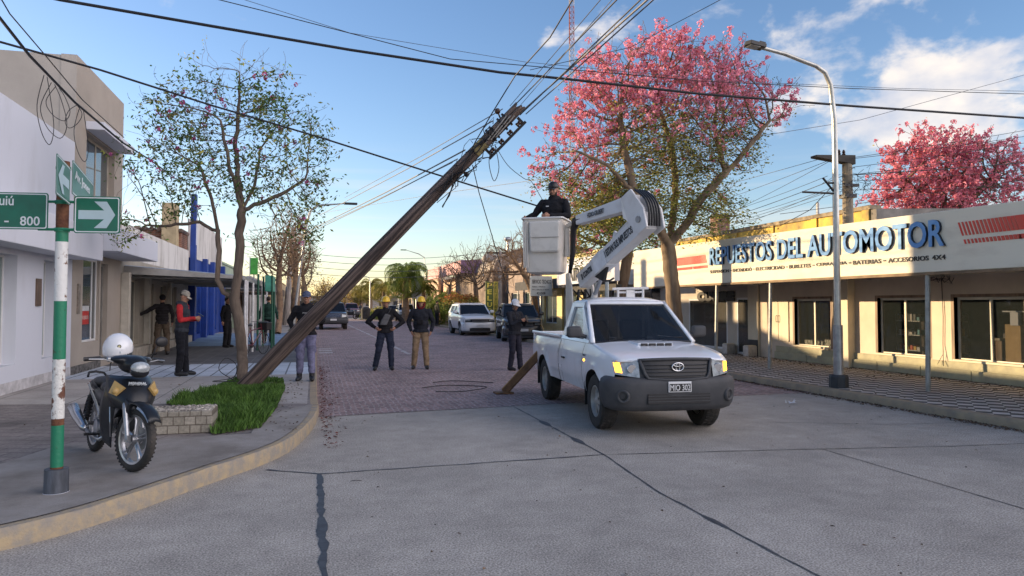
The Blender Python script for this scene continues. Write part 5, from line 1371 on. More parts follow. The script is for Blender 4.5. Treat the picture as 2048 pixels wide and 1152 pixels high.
mb = MB(); c = PL(plen - .35, -sgn * .22, 0); mb.ball(c, .055, 10, 6); mb.tube([PL(plen - .4, -sgn * .1, 0), c], .015, 5); mb.build('side_insulator', MATS['brown_insulator'], lpole)
mb = MB(); r = random.Random(3)
for k in range(22):
    s = plen - r.uniform(.05, 1.9); u = r.uniform(-.14, .2); pts = [PL(s, u * sgn, .13 + r.uniform(0, .04))]
    for j in range(4): pts.append(PL(s - .16 * j + r.uniform(-.1, .1), u * sgn + r.uniform(-.09, .09), .12 + r.uniform(0, .06)))
    mb.tube(pts, r.uniform(.006, .011), 4, cap=False)
mb.build('tangled_wires', m_black, lpole)
mb = MB();
for k in range(3): mb.tube([PL(plen - .9 + k * .1, .02 + k * .03, .125), PL(plen - .3 + k * .05, -.05 + k * .05, .13)], .012, 5)
mb.build('pale_wires', M('pale_cable', (.35, .33, .3), .6), lpole)
mb = MB(); s = along(930, 345); c = PL(s, sgn * .17, .02); mb.ball(c, .05, 8, 6); mb.tube([PL(s, sgn * .09, 0), c], .02, 5); mb.build('bolt', m_black, lpole)

NW = [0]
m_cable = M('black_cable', (.018, .018, .02), .6, var=0); m_cable2 = M('grey_cable', (.14, .13, .12), .6, var=0); m_thin = M('thin_wire', (.07, .08, .10), .6, var=0)
def cable(pts, r, mat, label, sag=0, name='overhead_cable', group=None, n=14):
    P = [Vector(p) for p in pts]; out = []
    if n < 8 and len(P) > 2:
        Q_ = []
        for i in range(len(P) - 1):
            p0, p1, p2, p3 = [P[max(0, min(len(P) - 1, q))] for q in (i - 1, i, i + 1, i + 2)]
            Q_ += [.5 * ((2 * p1) + (p2 - p0) * t_ + (2 * p0 - 5 * p1 + 4 * p2 - p3) * t_ * t_ + (3 * p1 - p0 - 3 * p2 + p3) * t_ ** 3) for t_ in (0, .2, .4, .6, .8)]
        P = Q_ + [P[-1]]; n = 1
    for a, b in zip(P[:-1], P[1:]):
        for i in range(n): t_ = i / n; q = a.lerp(b, t_); q.z -= sag * 4 * t_ * (1 - t_); out.append(q)
    out.append(P[-1]); o = MB().tube([tuple(q) for q in out], r, 5).build(name, mat); NW[0] += 1
    return tag(o, label, 'cable', group)
F = lambda a, b, d: tuple(far(a, b, d))
cable([F(-300, -90, 9.5), F(120, 0, 10), F(420, 52, 10.6), F(700, 100, 11.3), F(1000, 145, 12), F(1130, 158, 12.2), F(1400, 188, 13), F(1700, 212, 14), F(2048, 236, 15), F(2500, 262, 17)], .024, m_cable, 'thickest black twisted cable sweeping across the whole sky from upper left to right')
cable([F(360, -20, 12), F(520, 20, 12.5), F(900, 118, 14), F(1400, 162, 15), F(1700, 177, 16), F(2048, 188, 17), F(2400, 196, 18)], .0085, m_cable, 'upper thin dark wire nearly level across the pink tree top', group=None)
cable([F(300, -60, 14), F(700, 66, 15), F(1050, 124, 17), F(1450, 162, 18), F(1800, 177, 19), F(2300, 188, 21)], .006, m_thin, 'faint wire just above the thick cable, reaching the right edge')
cable([F(-120, 60, 9), F(0, 84, 9.4), F(200, 140, 10.4), F(420, 210, 11.6), F(640, 275, 12.6), F(860, 345, 13.4), F(1075, 412, 14)], .017, m_cable, 'black cable crossing behind the leaning pole and ending at the lift bucket')
cable([F(-80, -60, 7.4), F(0, 36, 8), F(60, 112, 9), F(150, 205, 11), F(245, 285, 14.5), F(300, 320, 18), F(345, 352, 22)], .019, m_cable, 'bundled service cable running down along the tan building front', sag=0)
cable([F(-60, -110, 7.6), F(20, 28, 8.2), F(90, 110, 9.2), F(165, 200, 11.2), F(248, 275, 14.5)], .008, m_cable, 'thinner line beside the bundled service cable at upper left')
for k, (a, b, L1, w1) in enumerate(((88, 150, 150, 14), (103, 165, 120, 22), (112, 172, 75, 20), (150, 205, 55, -14), (160, 212, 120, 12))):
    d = 10 + k * .4
    cable([F(a, b, d), F(a - w1, b + L1 * .4, d), F(a - w1 * .4, b + L1 * .75, d), F(a + w1 * .8, b + L1 * .93, d), F(a + w1 * 1.4, b + L1 * .7, d), F(a + w1 * .9, b + L1 * .3, d), F(a + 6, b + 4, d)], .0055, m_cable, ['leftmost hanging wire loop in front of the white building top', 'long narrow hanging wire loop, second from the left on the service cable', 'short hanging wire loop, third from the left on the service cable', 'smaller wire loop in front of the tan building edge', 'long dangling wire loop beside the upper window of the tan building'][k], name='wire_loop', n=6)
T_ = Vector(far(1030, 225, 12.8))
runs = [((1300, -5), (1045, 222), .016, m_cable2), ((1312, -5), (1052, 228), .012, m_cable2), ((1286, -5), (1040, 230), .012, m_cable), ((1238, -5), (1028, 212), .012, m_cable), ((1205, -5), (1020, 212), .007, m_cable), ((1228, -5), (1024, 230), .006, m_thin)]
labs = ['thickest pale line of the bundle falling from the top edge to the pole head', 'rightmost line of the bundle falling to the insulator rack of the leaning pole', 'dark line left of the pale bundle falling to the leaning pole head', 'black line crossing the radio mast down to the leaning pole head', 'thin line left of the black one, ending at the leaning pole head', 'faintest thin line reaching the leaning pole head from above']
for (p, q, rr, mm_), lb in zip(runs, labs):
    s = Vector(far(p[0], p[1], 8.5)); e = Vector(far(q[0], q[1], 12.8)); cable([s + (s - e) * .5, s, e], rr * .8, mm_, lb, group='lines running to the leaning pole head')
cable([F(1145, 0, 9), F(1100, 75, 10), F(1030, 152, 11.2), F(985, 225, 12), F(950, 285, 12.6), F(885, 415, 13.2)], .010, m_cable, 'dark stay line dropping from the top edge across the leaning pole')
for k, (a, b, c, d, rr) in enumerate(((1005, 218, 690, 395, .007), (985, 242, 640, 430, .009), (930, 300, 620, 460, .011), (915, 318, 600, 475, .009), (905, 325, 580, 480, .006))):
    cable([F(a, b, 12.9), F((a + c) / 2, (b + d) / 2 + 3, 20), F(c, d, 34)], rr * 1.3, m_thin if k in (0, 4) else m_cable2, 'line from the leaning pole down the left side, ' + ['topmost', 'second from top', 'third from top', 'fourth from top', 'lowest'][k] + ' of five', group='lines going on down the street')
cable([F(985, 285, 12.8), F(978, 325, 12.8), F(988, 362, 12.8), F(998, 335, 12.8), F(990, 290, 12.8)], .007, m_cable, 'narrow wire loop hanging below the leaning pole head', name='wire_loop', n=6)
cable([F(990, 290, 12.8), F(1015, 330, 12.9), F(1048, 357, 13), F(1062, 362, 13), F(1085, 400, 13)], .006, m_cable, 'slack wire curving from the pole head towards the lift bucket', name='slack_wire', n=6)
cable([F(945, 330, 12.9), F(958, 385, 13), F(985, 475, 13.5), F(1010, 560, 14.5), F(1035, 640, 16)], .0085, m_cable, 'spliced guy wire dropping from the middle of the leaning pole to the street', name='guy_wire')
cable([F(1085, 358, 16), F(860, 390, 22), F(650, 425, 30)], .006, m_thin, 'faint level wire behind the leaning pole at mid height')
# lines of the right-hand utility pole
cb = Vector((13.65, cp.location.y, 0))
zz = P[2] if False else onx(1694, 318, 13.65)[2]
rt = [(1640, 318, 1230, 420), (1660, 320, 1350, 428), (1660, 322, 1440, 430), (1655, 352, 1440, 425), (1640, 386, 1440, 460), (1690, 350, 1440, 437), (1690, 366, 1440, 442), (1690, 372, 1440, 448), (1690, 380, 1440, 452)]
ll = ['first', 'second', 'third', 'fourth', 'fifth', 'sixth', 'seventh', 'eighth', 'ninth']
for k, (a, b, c, d) in enumerate(rt):
    s = Vector(far(a, b, 19)); e = Vector(far(c, d, 30)); cable([s, e + (e - s) * .35], .010 if k == 5 else .007, m_cable, 'line from the concrete pole to the pink tree, ' + ll[k] + ' from the top', sag=.1, group='lines left of the concrete pole')
rt2 = [(1700, 316, 2048, 258), (1700, 318, 2048, 270), (1700, 335, 2048, 283), (1700, 350, 2048, 300), (1702, 350, 2048, 322), (1702, 362, 2048, 338), (1702, 380, 2048, 368), (1560, 428, 2048, 356)]
for k, (a, b, c, d) in enumerate(rt2):
    s = Vector(far(a, b, 19)); e = Vector(far(c, d, 21)); cable([s, e + (e - s) * .5], .013 if k in (4,) else .007, m_cable, 'line from the concrete pole to the right edge, ' + ll[k] + ' from the top', sag=.05, group='lines right of the concrete pole')
cable([F(1440, 470, 24), F(1560, 452, 21), F(1620, 420, 19.5), F(1662, 375, 19)], .010, m_cable, 'slack black cable rising over the yellow parapet to the concrete pole', name='slack_cable')
cable([F(1500, 275, 30), F(1720, 240, 34), F(2048, 150, 40), F(2300, 80, 44)], .012, m_thin, 'lone thin wire climbing to the right edge across the clouds')
cable([F(1060, 140, 15), F(1260, 95, 15), F(1440, 0, 14), F(1560, -60, 14)], .007, m_cable, 'thin wire crossing the top of the pink tree towards the top edge')
r = random.Random(6); mb = MB()
for k in range(26):
    a, b = r.uniform(1672, 1760), r.uniform(335, 372); pts = [F(a, b, 18.9)]
    for j in range(4): a += r.uniform(-14, 14); b += r.uniform(-6, 17); pts.append(F(a, b, 18.9))
    mb.tube(pts, .006, 4, cap=False)
tag(mb.build('tangled_wires', m_cable), 'tangle of loose wires and loops around the concrete pole behind the lamp post', 'wires')
for k in range(4):
    cable([F(600, 505 + k * 13, 55), F(1000, 500 + k * 12, 60)], .018, m_thin, 'faint wire crossing the street far away, ' + ll[k] + ' from the top', sag=.6, group='distant crossing wires')
cable([(2.05, 14.2, .02), (2.6, 14.5, .02), (3.3, 14.0, .02), (2.7, 13.4, .02), (2.2, 13.5, .02)], .008, m_cable, 'loose black cable lying on the bricks by the stabiliser leg', name='loose_cable', n=6)
cable([(2.4, 15.1, .02), (2.9, 15.3, .02), (3.6, 14.7, .02)], .008, m_cable, 'shorter cable end lying on the bricks beyond the stabiliser leg', name='loose_cable', n=6)
cable([(-1.45, 14.9, .17), (-1.75, 14.8, .4), (-1.65, 14.85, .62), (-1.45, 14.8, .5), (-1.5, 14.9, .25), (-1.85, 14.7, .2), (-1.3, 14.6, .2)], .008, m_cable, 'coiled black cable lying at the foot of the sparse tree', name='coiled_cable', n=5)
# ------------------------------------------------------------------ vehicles (local x forward, y left, z up)
def paint(name, c, rough=.28, coat=.8, dirt=None):
    if name in MATS: return MATS[name]
    m = M(name, c, rough, coat=coat, alt=dirt, var=0 if dirt else .02, vs=2.2, thr=(.52, .85), detail=8); return m
m_tyre = M('tyre_rubber', (.028, .027, .026), .85, alt=(.07, .06, .052), vs=6, thr=(.45, .8), bump=.2, bs=60)
m_rim = M('wheel_silver', (.40, .39, .37), .5, metal=.35, alt=(.22, .20, .18), vs=8, thr=(.45, .8))
m_plastic = M('black_plastic', (.045, .047, .052), .62, alt=(.085, .083, .085), vs=3, thr=(.4, .8))
m_carglass = M('tinted_glass', (.009, .01, .012), .05, var=0, spec=.4, coat=.05)
m_lens_c = M('headlight_lens', (.36, .39, .40), .15, var=.18, vs=14, spec=.8, coat=1)
m_amber = M('lit_indicator', (.8, .35, .03), .3, var=.15, vs=40, emit=((1, .42, .03), 2.2))
m_chrome = M('chrome', (.72, .72, .72), .12, metal=1, var=0)
m_under = M('underbody', (.02, .02, .02), .9, var=.3)

def wheel(parent, x, y, r, wd, side, spokes=6, name='wheel', steer=0, rim=m_rim):
    e = bpy.data.objects.new(name, None); COL.objects.link(e); e.parent = parent; e.location = (x, y, r); e.empty_display_size = .1
    e.rotation_euler = (0, 0, steer)
    T = Matrix.Rotation(R(-90) * side, 4, 'X')   # local z of the lathe points outward
    h = wd / 2; rr = r * .58
    w = MB(); w.lathe([(rr, -h * .9), (r * .80, -h), (r * .94, -h * .96), (r * .99, -h * .72), (r, -h * .3), (r, h * .3), (r * .99, h * .72), (r * .94, h * .96), (r * .80, h), (rr + .012, h * .93), (rr, h * .8)], 36, T)
    for k in range(36):
        a = 2 * PI * k / 36
        for zz in (-.55, .0, .55):
            c = Vector((math.cos(a + zz * .1) * r, math.sin(a + zz * .1) * r, zz * h))
            w.add([T @ (c + Matrix.Rotation(a, 3, 'Z') @ Vector(v)) for v in ((-.012, -r * .06, -h * .2), (.006, -r * .05, -h * .18), (.006, r * .05, -h * .18), (-.012, r * .06, -h * .2), (-.012, -r * .06, h * .2), (.006, -r * .05, h * .18), (.006, r * .05, h * .18), (-.012, r * .06, h * .2))],
                  [(0, 1, 5, 4), (1, 2, 6, 5), (2, 3, 7, 6), (0, 3, 2, 1), (4, 5, 6, 7)])
    w.build('tyre', m_tyre, e, auto=45)
    w = MB()
    w.lathe([(rr, -h * .7), (rr * .93, -h * .2), (rr * .93, h * .55), (rr * 1.01, h * .8), (rr * 1.01, h * .86), (rr * .95, h * .88), (rr * .88, h * .5), (rr * .86, -h * .2)], 32, T)
    for k in range(spokes):
        a = 2 * PI * k / spokes; ca, sa = math.cos(a), math.sin(a)
        def pt(rad, off, z): return T @ Vector((ca * rad - sa * off, sa * rad + ca * off, z))
        iw, ow = rr * .13, rr * .17
        v = [pt(rr * .22, -iw, h * .72), pt(rr * .22, iw, h * .72), pt(rr * .9, ow, h * .5), pt(rr * .9, -ow, h * .5), pt(rr * .22, -iw, h * .4), pt(rr * .22, iw, h * .4), pt(rr * .9, ow, h * .2), pt(rr * .9, -ow, h * .2)]
        w.add(v, [(0, 1, 2, 3), (7, 6, 5, 4), (0, 4, 5, 1), (1, 5, 6, 2), (2, 6, 7, 3), (3, 7, 4, 0)])
    w.lathe([(0, h * .82), (rr * .2, h * .8), (rr * .27, h * .7), (rr * .27, h * .3), (0, h * .3)], 14, T)
    w.build('rim', rim, e, auto=40)
    w = MB(); w.lathe([(0, -h * .2), (rr * .84, -h * .2), (rr * .84, -h * .3), (0, -h * .3)], 20, T); w.build('brake_disc', m_under, e)
    return e

class Body:
    def __init__(s, P): s.P = P
    def belt(s, x):
        B = s.P['belt']
        for (x0, z0), (x1, z1) in zip(B[:-1], B[1:]):
            if x1 <= x <= x0: return z0 + (z1 - z0) * (x0 - x) / (x0 - x1)
        return B[0][1] if x > B[0][0] else B[-1][1]
    def bottom(s, x):
        z = s.P['sill']; r = s.P['arch']
        for ax in (0, -s.P['wb']):
            if abs(x - ax) < r: z = max(z, s.P['wr'] * .98 + math.sqrt(r * r - (x - ax) ** 2))
        return z
    def W(s, x, z):
        P = s.P; w = P['hw']; f0, r0 = P['taper_f'], P['taper_r']
        if x > f0: w -= P['nose_in'] * ((x - f0) / (P['fo'] - f0)) ** 2
        if x < r0: w -= P.get('tail_in', .05) * ((r0 - x) / (P['wb'] + P['ro'] + r0)) ** 2
        zm = P['waist']
        if z > zm: w -= P['tumble'] * ((z - zm) / .4) ** 2
        else: w -= .05 * ((zm - z) / .35) ** 2
        w -= .010 * math.exp(-((z - P['crease']) / .025) ** 2)
        for ax in (0, -P['wb']):   # flared arches
            d = math.hypot(x - ax, z - P['wr']); w += .022 * math.exp(-((d - P['arch']) / .07) ** 2)
        return w
    def panel(s, x0, x1, side, ztop=None, n=None, rows=9):
        xs = set(); n = n or max(2, int(abs(x0 - x1) / .07))
        for i in range(n + 1): xs.add(round(x0 + (x1 - x0) * i / n, 4))
        for ax in (0, -s.P['wb']):
            for k in range(17):
                q = ax + s.P['arch'] * math.cos(PI * k / 16)
                if min(x0, x1) < q < max(x0, x1): xs.add(round(q, 4))
        xs = sorted(xs); mb = MB(); vs = []
        for x in xs:
            zt, zb = (ztop(x) if ztop else s.belt(x)), s.bottom(x)
            for j in range(rows + 1):
                z = zb + (zt - zb) * j / rows; vs.append((x, s.W(x, z) * side, z))
        fs = []
        for i in range(len(xs) - 1):
            for j in range(rows):
                a = i * (rows + 1) + j; q = (a, a + rows + 1, a + rows + 2, a + 1)
                fs.append(q if side < 0 else q[::-1])
        mb.add(vs, fs); return mb
    def arch_liner(s, ax, side, mb):
        r = s.P['arch']; P = []; wr = s.P['wr']; n = 14
        for k in range(n + 1):
            a = PI * k / n; x, z = ax + r * math.cos(a), wr * .98 + r * math.sin(a)
            P += [(x, s.W(x, z) * side, z), (x, (s.P['hw'] - .36) * side, z)]
        mb.add(P, [(2 * k, 2 * k + 1, 2 * k + 3, 2 * k + 2) for k in range(n)])

def cabin(parent, P, paintm, body):
    """greenhouse: pillars, roof, glass"""
    ab, at, ct, cb = P['cab']; zr = P['zroof']; hw = P['hw']; zbA = body.belt(ab); zbC = body.belt(cb); top = zr - .07
    yb0 = hw - .075; sl = P.get('lean', .27)
    def Y(z, zb): return yb0 - (z - zb) * sl
    zb = max(zbA, zbC) if P.get('flatbelt', True) else zbA
    for side in (-1, 1):
        def p(x, z, o=0): return (x, (Y(z, zb) + o) * side, z)
        wins = P['wins']   # list of (front_bottom_x, front_top_x, rear_top_x, rear_bottom_x)
        zt_ = top - .07; z0 = zb + .035
        mb = MB(); segs = []
        edges_b = [ab] ; edges_t = [at]
        for (fb, ft, rt_, rb) in wins: edges_b += [fb, rb]; edges_t += [ft, rt_]
        edges_b.append(cb); edges_t.append(ct)
        for i in range(0, len(edges_b), 2):
            mb.add([p(edges_b[i], z0), p(edges_b[i + 1], z0), p(edges_t[i + 1], zt_), p(edges_t[i], zt_)], [(0, 1, 2, 3)])
        mb.add([p(ab, zb - .02, .01), p(cb, zb - .02, .01), p(cb, z0), p(ab, z0)], [(0, 1, 2, 3)])
        mb.add([p(edges_t[0], zt_), p(edges_t[-1], zt_), p(ct, top), p(at, top)], [(0, 1, 2, 3)])
        mb.build('door_frame', paintm, parent, solid=.035, soff=0)
        for (fb, ft, rt_, rb) in wins:
            mb = MB(); mb.add([p(fb, z0, -.012), p(rb, z0, -.012), p(rt_, zt_, -.012), p(ft, zt_, -.012)], [(0, 1, 2, 3)]); mb.build('side_window', P.get('sideglass', m_carglass), parent)
            mb = MB(); q = [p(fb, z0, .012), p(rb, z0, .012), p(rt_, zt_, .012), p(ft, zt_, .012)]; mb.tube([q[0], q[1]], .012, 5); mb.build('window_trim', m_black, parent)
    yt = Y(top, zb); bow = P.get('bow', .12)
    def wsh(u, v, o=0):  # u across -1..1, v up 0..1
        x = ab + .04 + (at - ab - .04) * v; z = zbA - .0 + (top - zbA) * v; y = (Y(z, zb) - .0) * u
        x += bow * (1 - u * u) * (1 - .35 * v); return (x + o, y, z + o)
    mb = MB(); mb.grid(lambda a, b: wsh(-.93 + 1.86 * a, .03 + .93 * b, .004), 14, 8); mb.build('windscreen', P.get('frontglass', m_carglass), parent, smooth=True)
    mb = MB()
    for u0, u1 in ((-1, -.92), (.92, 1)): mb.grid(lambda a, b: wsh(u0 + (u1 - u0) * a, b), 2, 8)
    mb.grid(lambda a, b: wsh(-1 + 2 * a, .94 + .06 * b), 14, 2)
    mb.build('windscreen_pillars', paintm, parent, smooth=True, solid=.03)
    def roof(a, b):
        y = -1 + 2 * b; x0 = at + bow * (1 - y * y) * .65; x1 = ct - P.get('rearbow', .03) * (1 - y * y); x = x0 + (x1 - x0) * a
        e = min(a, 1 - a, .25) / .25
        z = top + (zr - top) * (1 - abs(y) ** 3.5) * (.35 + .65 * math.sin(e * PI / 2))
        return (x, yt * y, z)
    mb = MB(); mb.grid(roof, 14, 16, True); mb.build('roof', paintm, parent, smooth=True, solid=.02)
    mb = MB(); mb.add([(cb, Y(zb, zb), zb), (cb, -Y(zb, zb), zb), (ct, -yt, top), (ct, yt, top)], [(0, 1, 2, 3)]); mb.build('cab_back', paintm, parent)
    mb = MB(); k = .8; zz0, zz1 = zb + .1, top - .06
    def xr(z): return cb + (ct - cb) * (z - zb) / (top - zb)
    mb.add([(xr(zz0) - .015, Y(zz0, zb) * k, zz0), (xr(zz0) - .015, -Y(zz0, zb) * k, zz0), (xr(zz1) - .015, -Y(zz1, zb) * k, zz1), (xr(zz1) - .015, Y(zz1, zb) * k, zz1)], [(0, 1, 2, 3)]); mb.build('rear_window', m_carglass, parent)
    return wsh

def vehicle(name, label, loc, rz, P, paintm, cat='car', group=None, scale=1.0):
    t = thing(name, label, cat, loc, rz, group); t.scale = (scale,) * 3
    B = Body(P); wb, fo, ro, hw = P['wb'], P['fo'], P['ro'], P['hw']
    g = .006
    cuts = P['cuts']   # x positions of seams from front to back with names
    for side in (-1, 1):
        for (nm, x1, x0) in cuts:
            mb = B.panel(x0 + g, x1 - g, side, P['tops'].get(nm) if 'tops' in P else None); mb.build(nm, paintm, t, smooth=True)
        [ (B.arch_liner(q_, side, mq), mq.build('wheel_liner', m_under, t)) for q_, mq in ((0, MB()), (-wb, MB())) ]
        for nm, hx in P.get('handles', []):
            mb = MB(); z = P['crease'] + .06; y = B.W(hx, z) * side; mb.cbox((hx, y + .018 * side, z), (.17, .02, .03)); mb.build('door_handle', P.get('handlemat', m_black), t, bevel=.006)
        for x in (0, -wb): wheel(t, x, (hw - P['wheelw'] / 2 - .012) * side, P['wr'], P['wheelw'], side, P.get('spokes', 6), steer=P.get('steer', 0) if x == 0 else 0)
    mb = MB(); y = hw - .12
    mb.box((-wb - ro + .1, -y + .26, P['sill'] - .12), (fo - .25, y - .26, P['sill'] + .3)); mb.box((-wb + P['arch'] + .05, -y, P['sill'] - .02), (-P['arch'] - .05, y, P['sill'] + .15))
    for x in (0, -wb): mb.tube([(x, -y, P['wr']), (x, y, P['wr'])], .05, 8)
    mb.build('chassis', m_under, t)
    hx0, hx1 = P['hood']
    def hood(a, b):
        x = hx0 + (hx1 - hx0) * a; u = -1 + 2 * b; zt = B.belt(x); y = (B.W(x, zt) - .004) * u
        x2 = x + P.get('hoodbow', .16) * (1 - u * u) * (1 - a) ** 3 + P.get('bow', .12) * .9 * (1 - u * u) * max(0, a - .8) * 5 * .9
        return (x2, y, zt + P.get('crown', .05) * (1 - abs(u) ** 2.6) * (1 - .35 * (1 - a) ** 2) - .018 * math.exp(-((abs(u) - .82) / .06) ** 2) * .4)
    mb = MB(); mb.grid(hood, 14, 18, False); mb.build('bonnet', paintm, t, smooth=True, solid=.012)
    w = cabin(t, P, paintm, B)
    for side in (-1, 1):
        mx = P['cab'][0] - .22; zb = B.belt(mx) + .10; y = (hw - .03)
        mb = MB(); mb.cbox((mx + .02, (y + .135) * side, zb + .05), (.12, .22, .17)); o = mb.build('mirror', P.get('mirrormat', m_plastic), t, smooth=True, bevel=.045); o.modifiers['bevel'].segments = 4
        mb = MB(); mb.tube([(mx + .03, (y - .06) * side, zb - .03), (mx + .02, (y + .06) * side, zb + .01)], .028, 8); mb.build('mirror_arm', m_plastic, o)
        mb = MB(); mb.ball((mx - .035, (y + .135) * side, zb + .05), (.02, .085, .062), 12, 6); mb.build('mirror_glass', M('mirror_silver', (.5, .52, .55), .05, metal=1, var=0), o, smooth=True)
    return t, B

def plan_band(pts, prof, mb, close_ends=True):
    """loft a vertical profile [(z, outward)] along a plan polyline [(x,y)], mirrored across y"""
    pl = [(x, -y) for x, y in pts[::-1] if y > 1e-6] + list(pts); n = len(pl); vs = []
    for i, p in enumerate(pl):
        a, b = Vector(pl[max(0, i - 1)]), Vector(pl[min(n - 1, i + 1)]); t = (b - a).normalized(); nn = Vector((t.y, -t.x))
        if nn.x < 0 and abs(p[1]) < .5: nn = -nn
        for z, o in prof: vs.append((p[0] + nn.x * o, p[1] + nn.y * o, z))
    m = len(prof)
    return mb.add(vs, [(i * m + j, (i + 1) * m + j, (i + 1) * m + j + 1, i * m + j + 1) for i in range(n - 1) for j in range(m - 1)])
def subdiv(pts, k=3):
    out = []
    for i in range(len(pts) - 1):
        p0, p1, p2, p3 = [Vector(pts[max(0, min(len(pts) - 1, q))]) for q in (i - 1, i, i + 1, i + 2)]
        for j in range(k):
            t = j / k; out.append(tuple(.5 * ((2 * p1) + (-p0 + p2) * t + (2 * p0 - 5 * p1 + 4 * p2 - p3) * t * t + (-p0 + 3 * p1 - 3 * p2 + p3) * t ** 3)))
    out.append(tuple(pts[-1])); return out
class Face:
    """front skin of a vehicle as x = f(y, z); patches are laid on it"""
    def __init__(s, nose, k, p, slope, z0): s.a = (nose, k, p, slope, z0)
    def x(s, y, z):
        n, k, p, sl, z0 = s.a; return n - k * abs(y / .88) ** p - sl * max(0, z - z0)
    def patch(s, mb, c, nu=8, nv=5, off=0.0):
        (bl, br, tr, tl) = c
        def f(a, b):
            y = (bl[0] * (1 - a) + br[0] * a) * (1 - b) + (tl[0] * (1 - a) + tr[0] * a) * b
            z = (bl[1] * (1 - a) + br[1] * a) * (1 - b) + (tl[1] * (1 - a) + tr[1] * a) * b
            return (s.x(y, z) + off, y, z)
        return mb.grid(f, nu, nv)
    def mirror(s, c): return [(-y, z) for y, z in c]

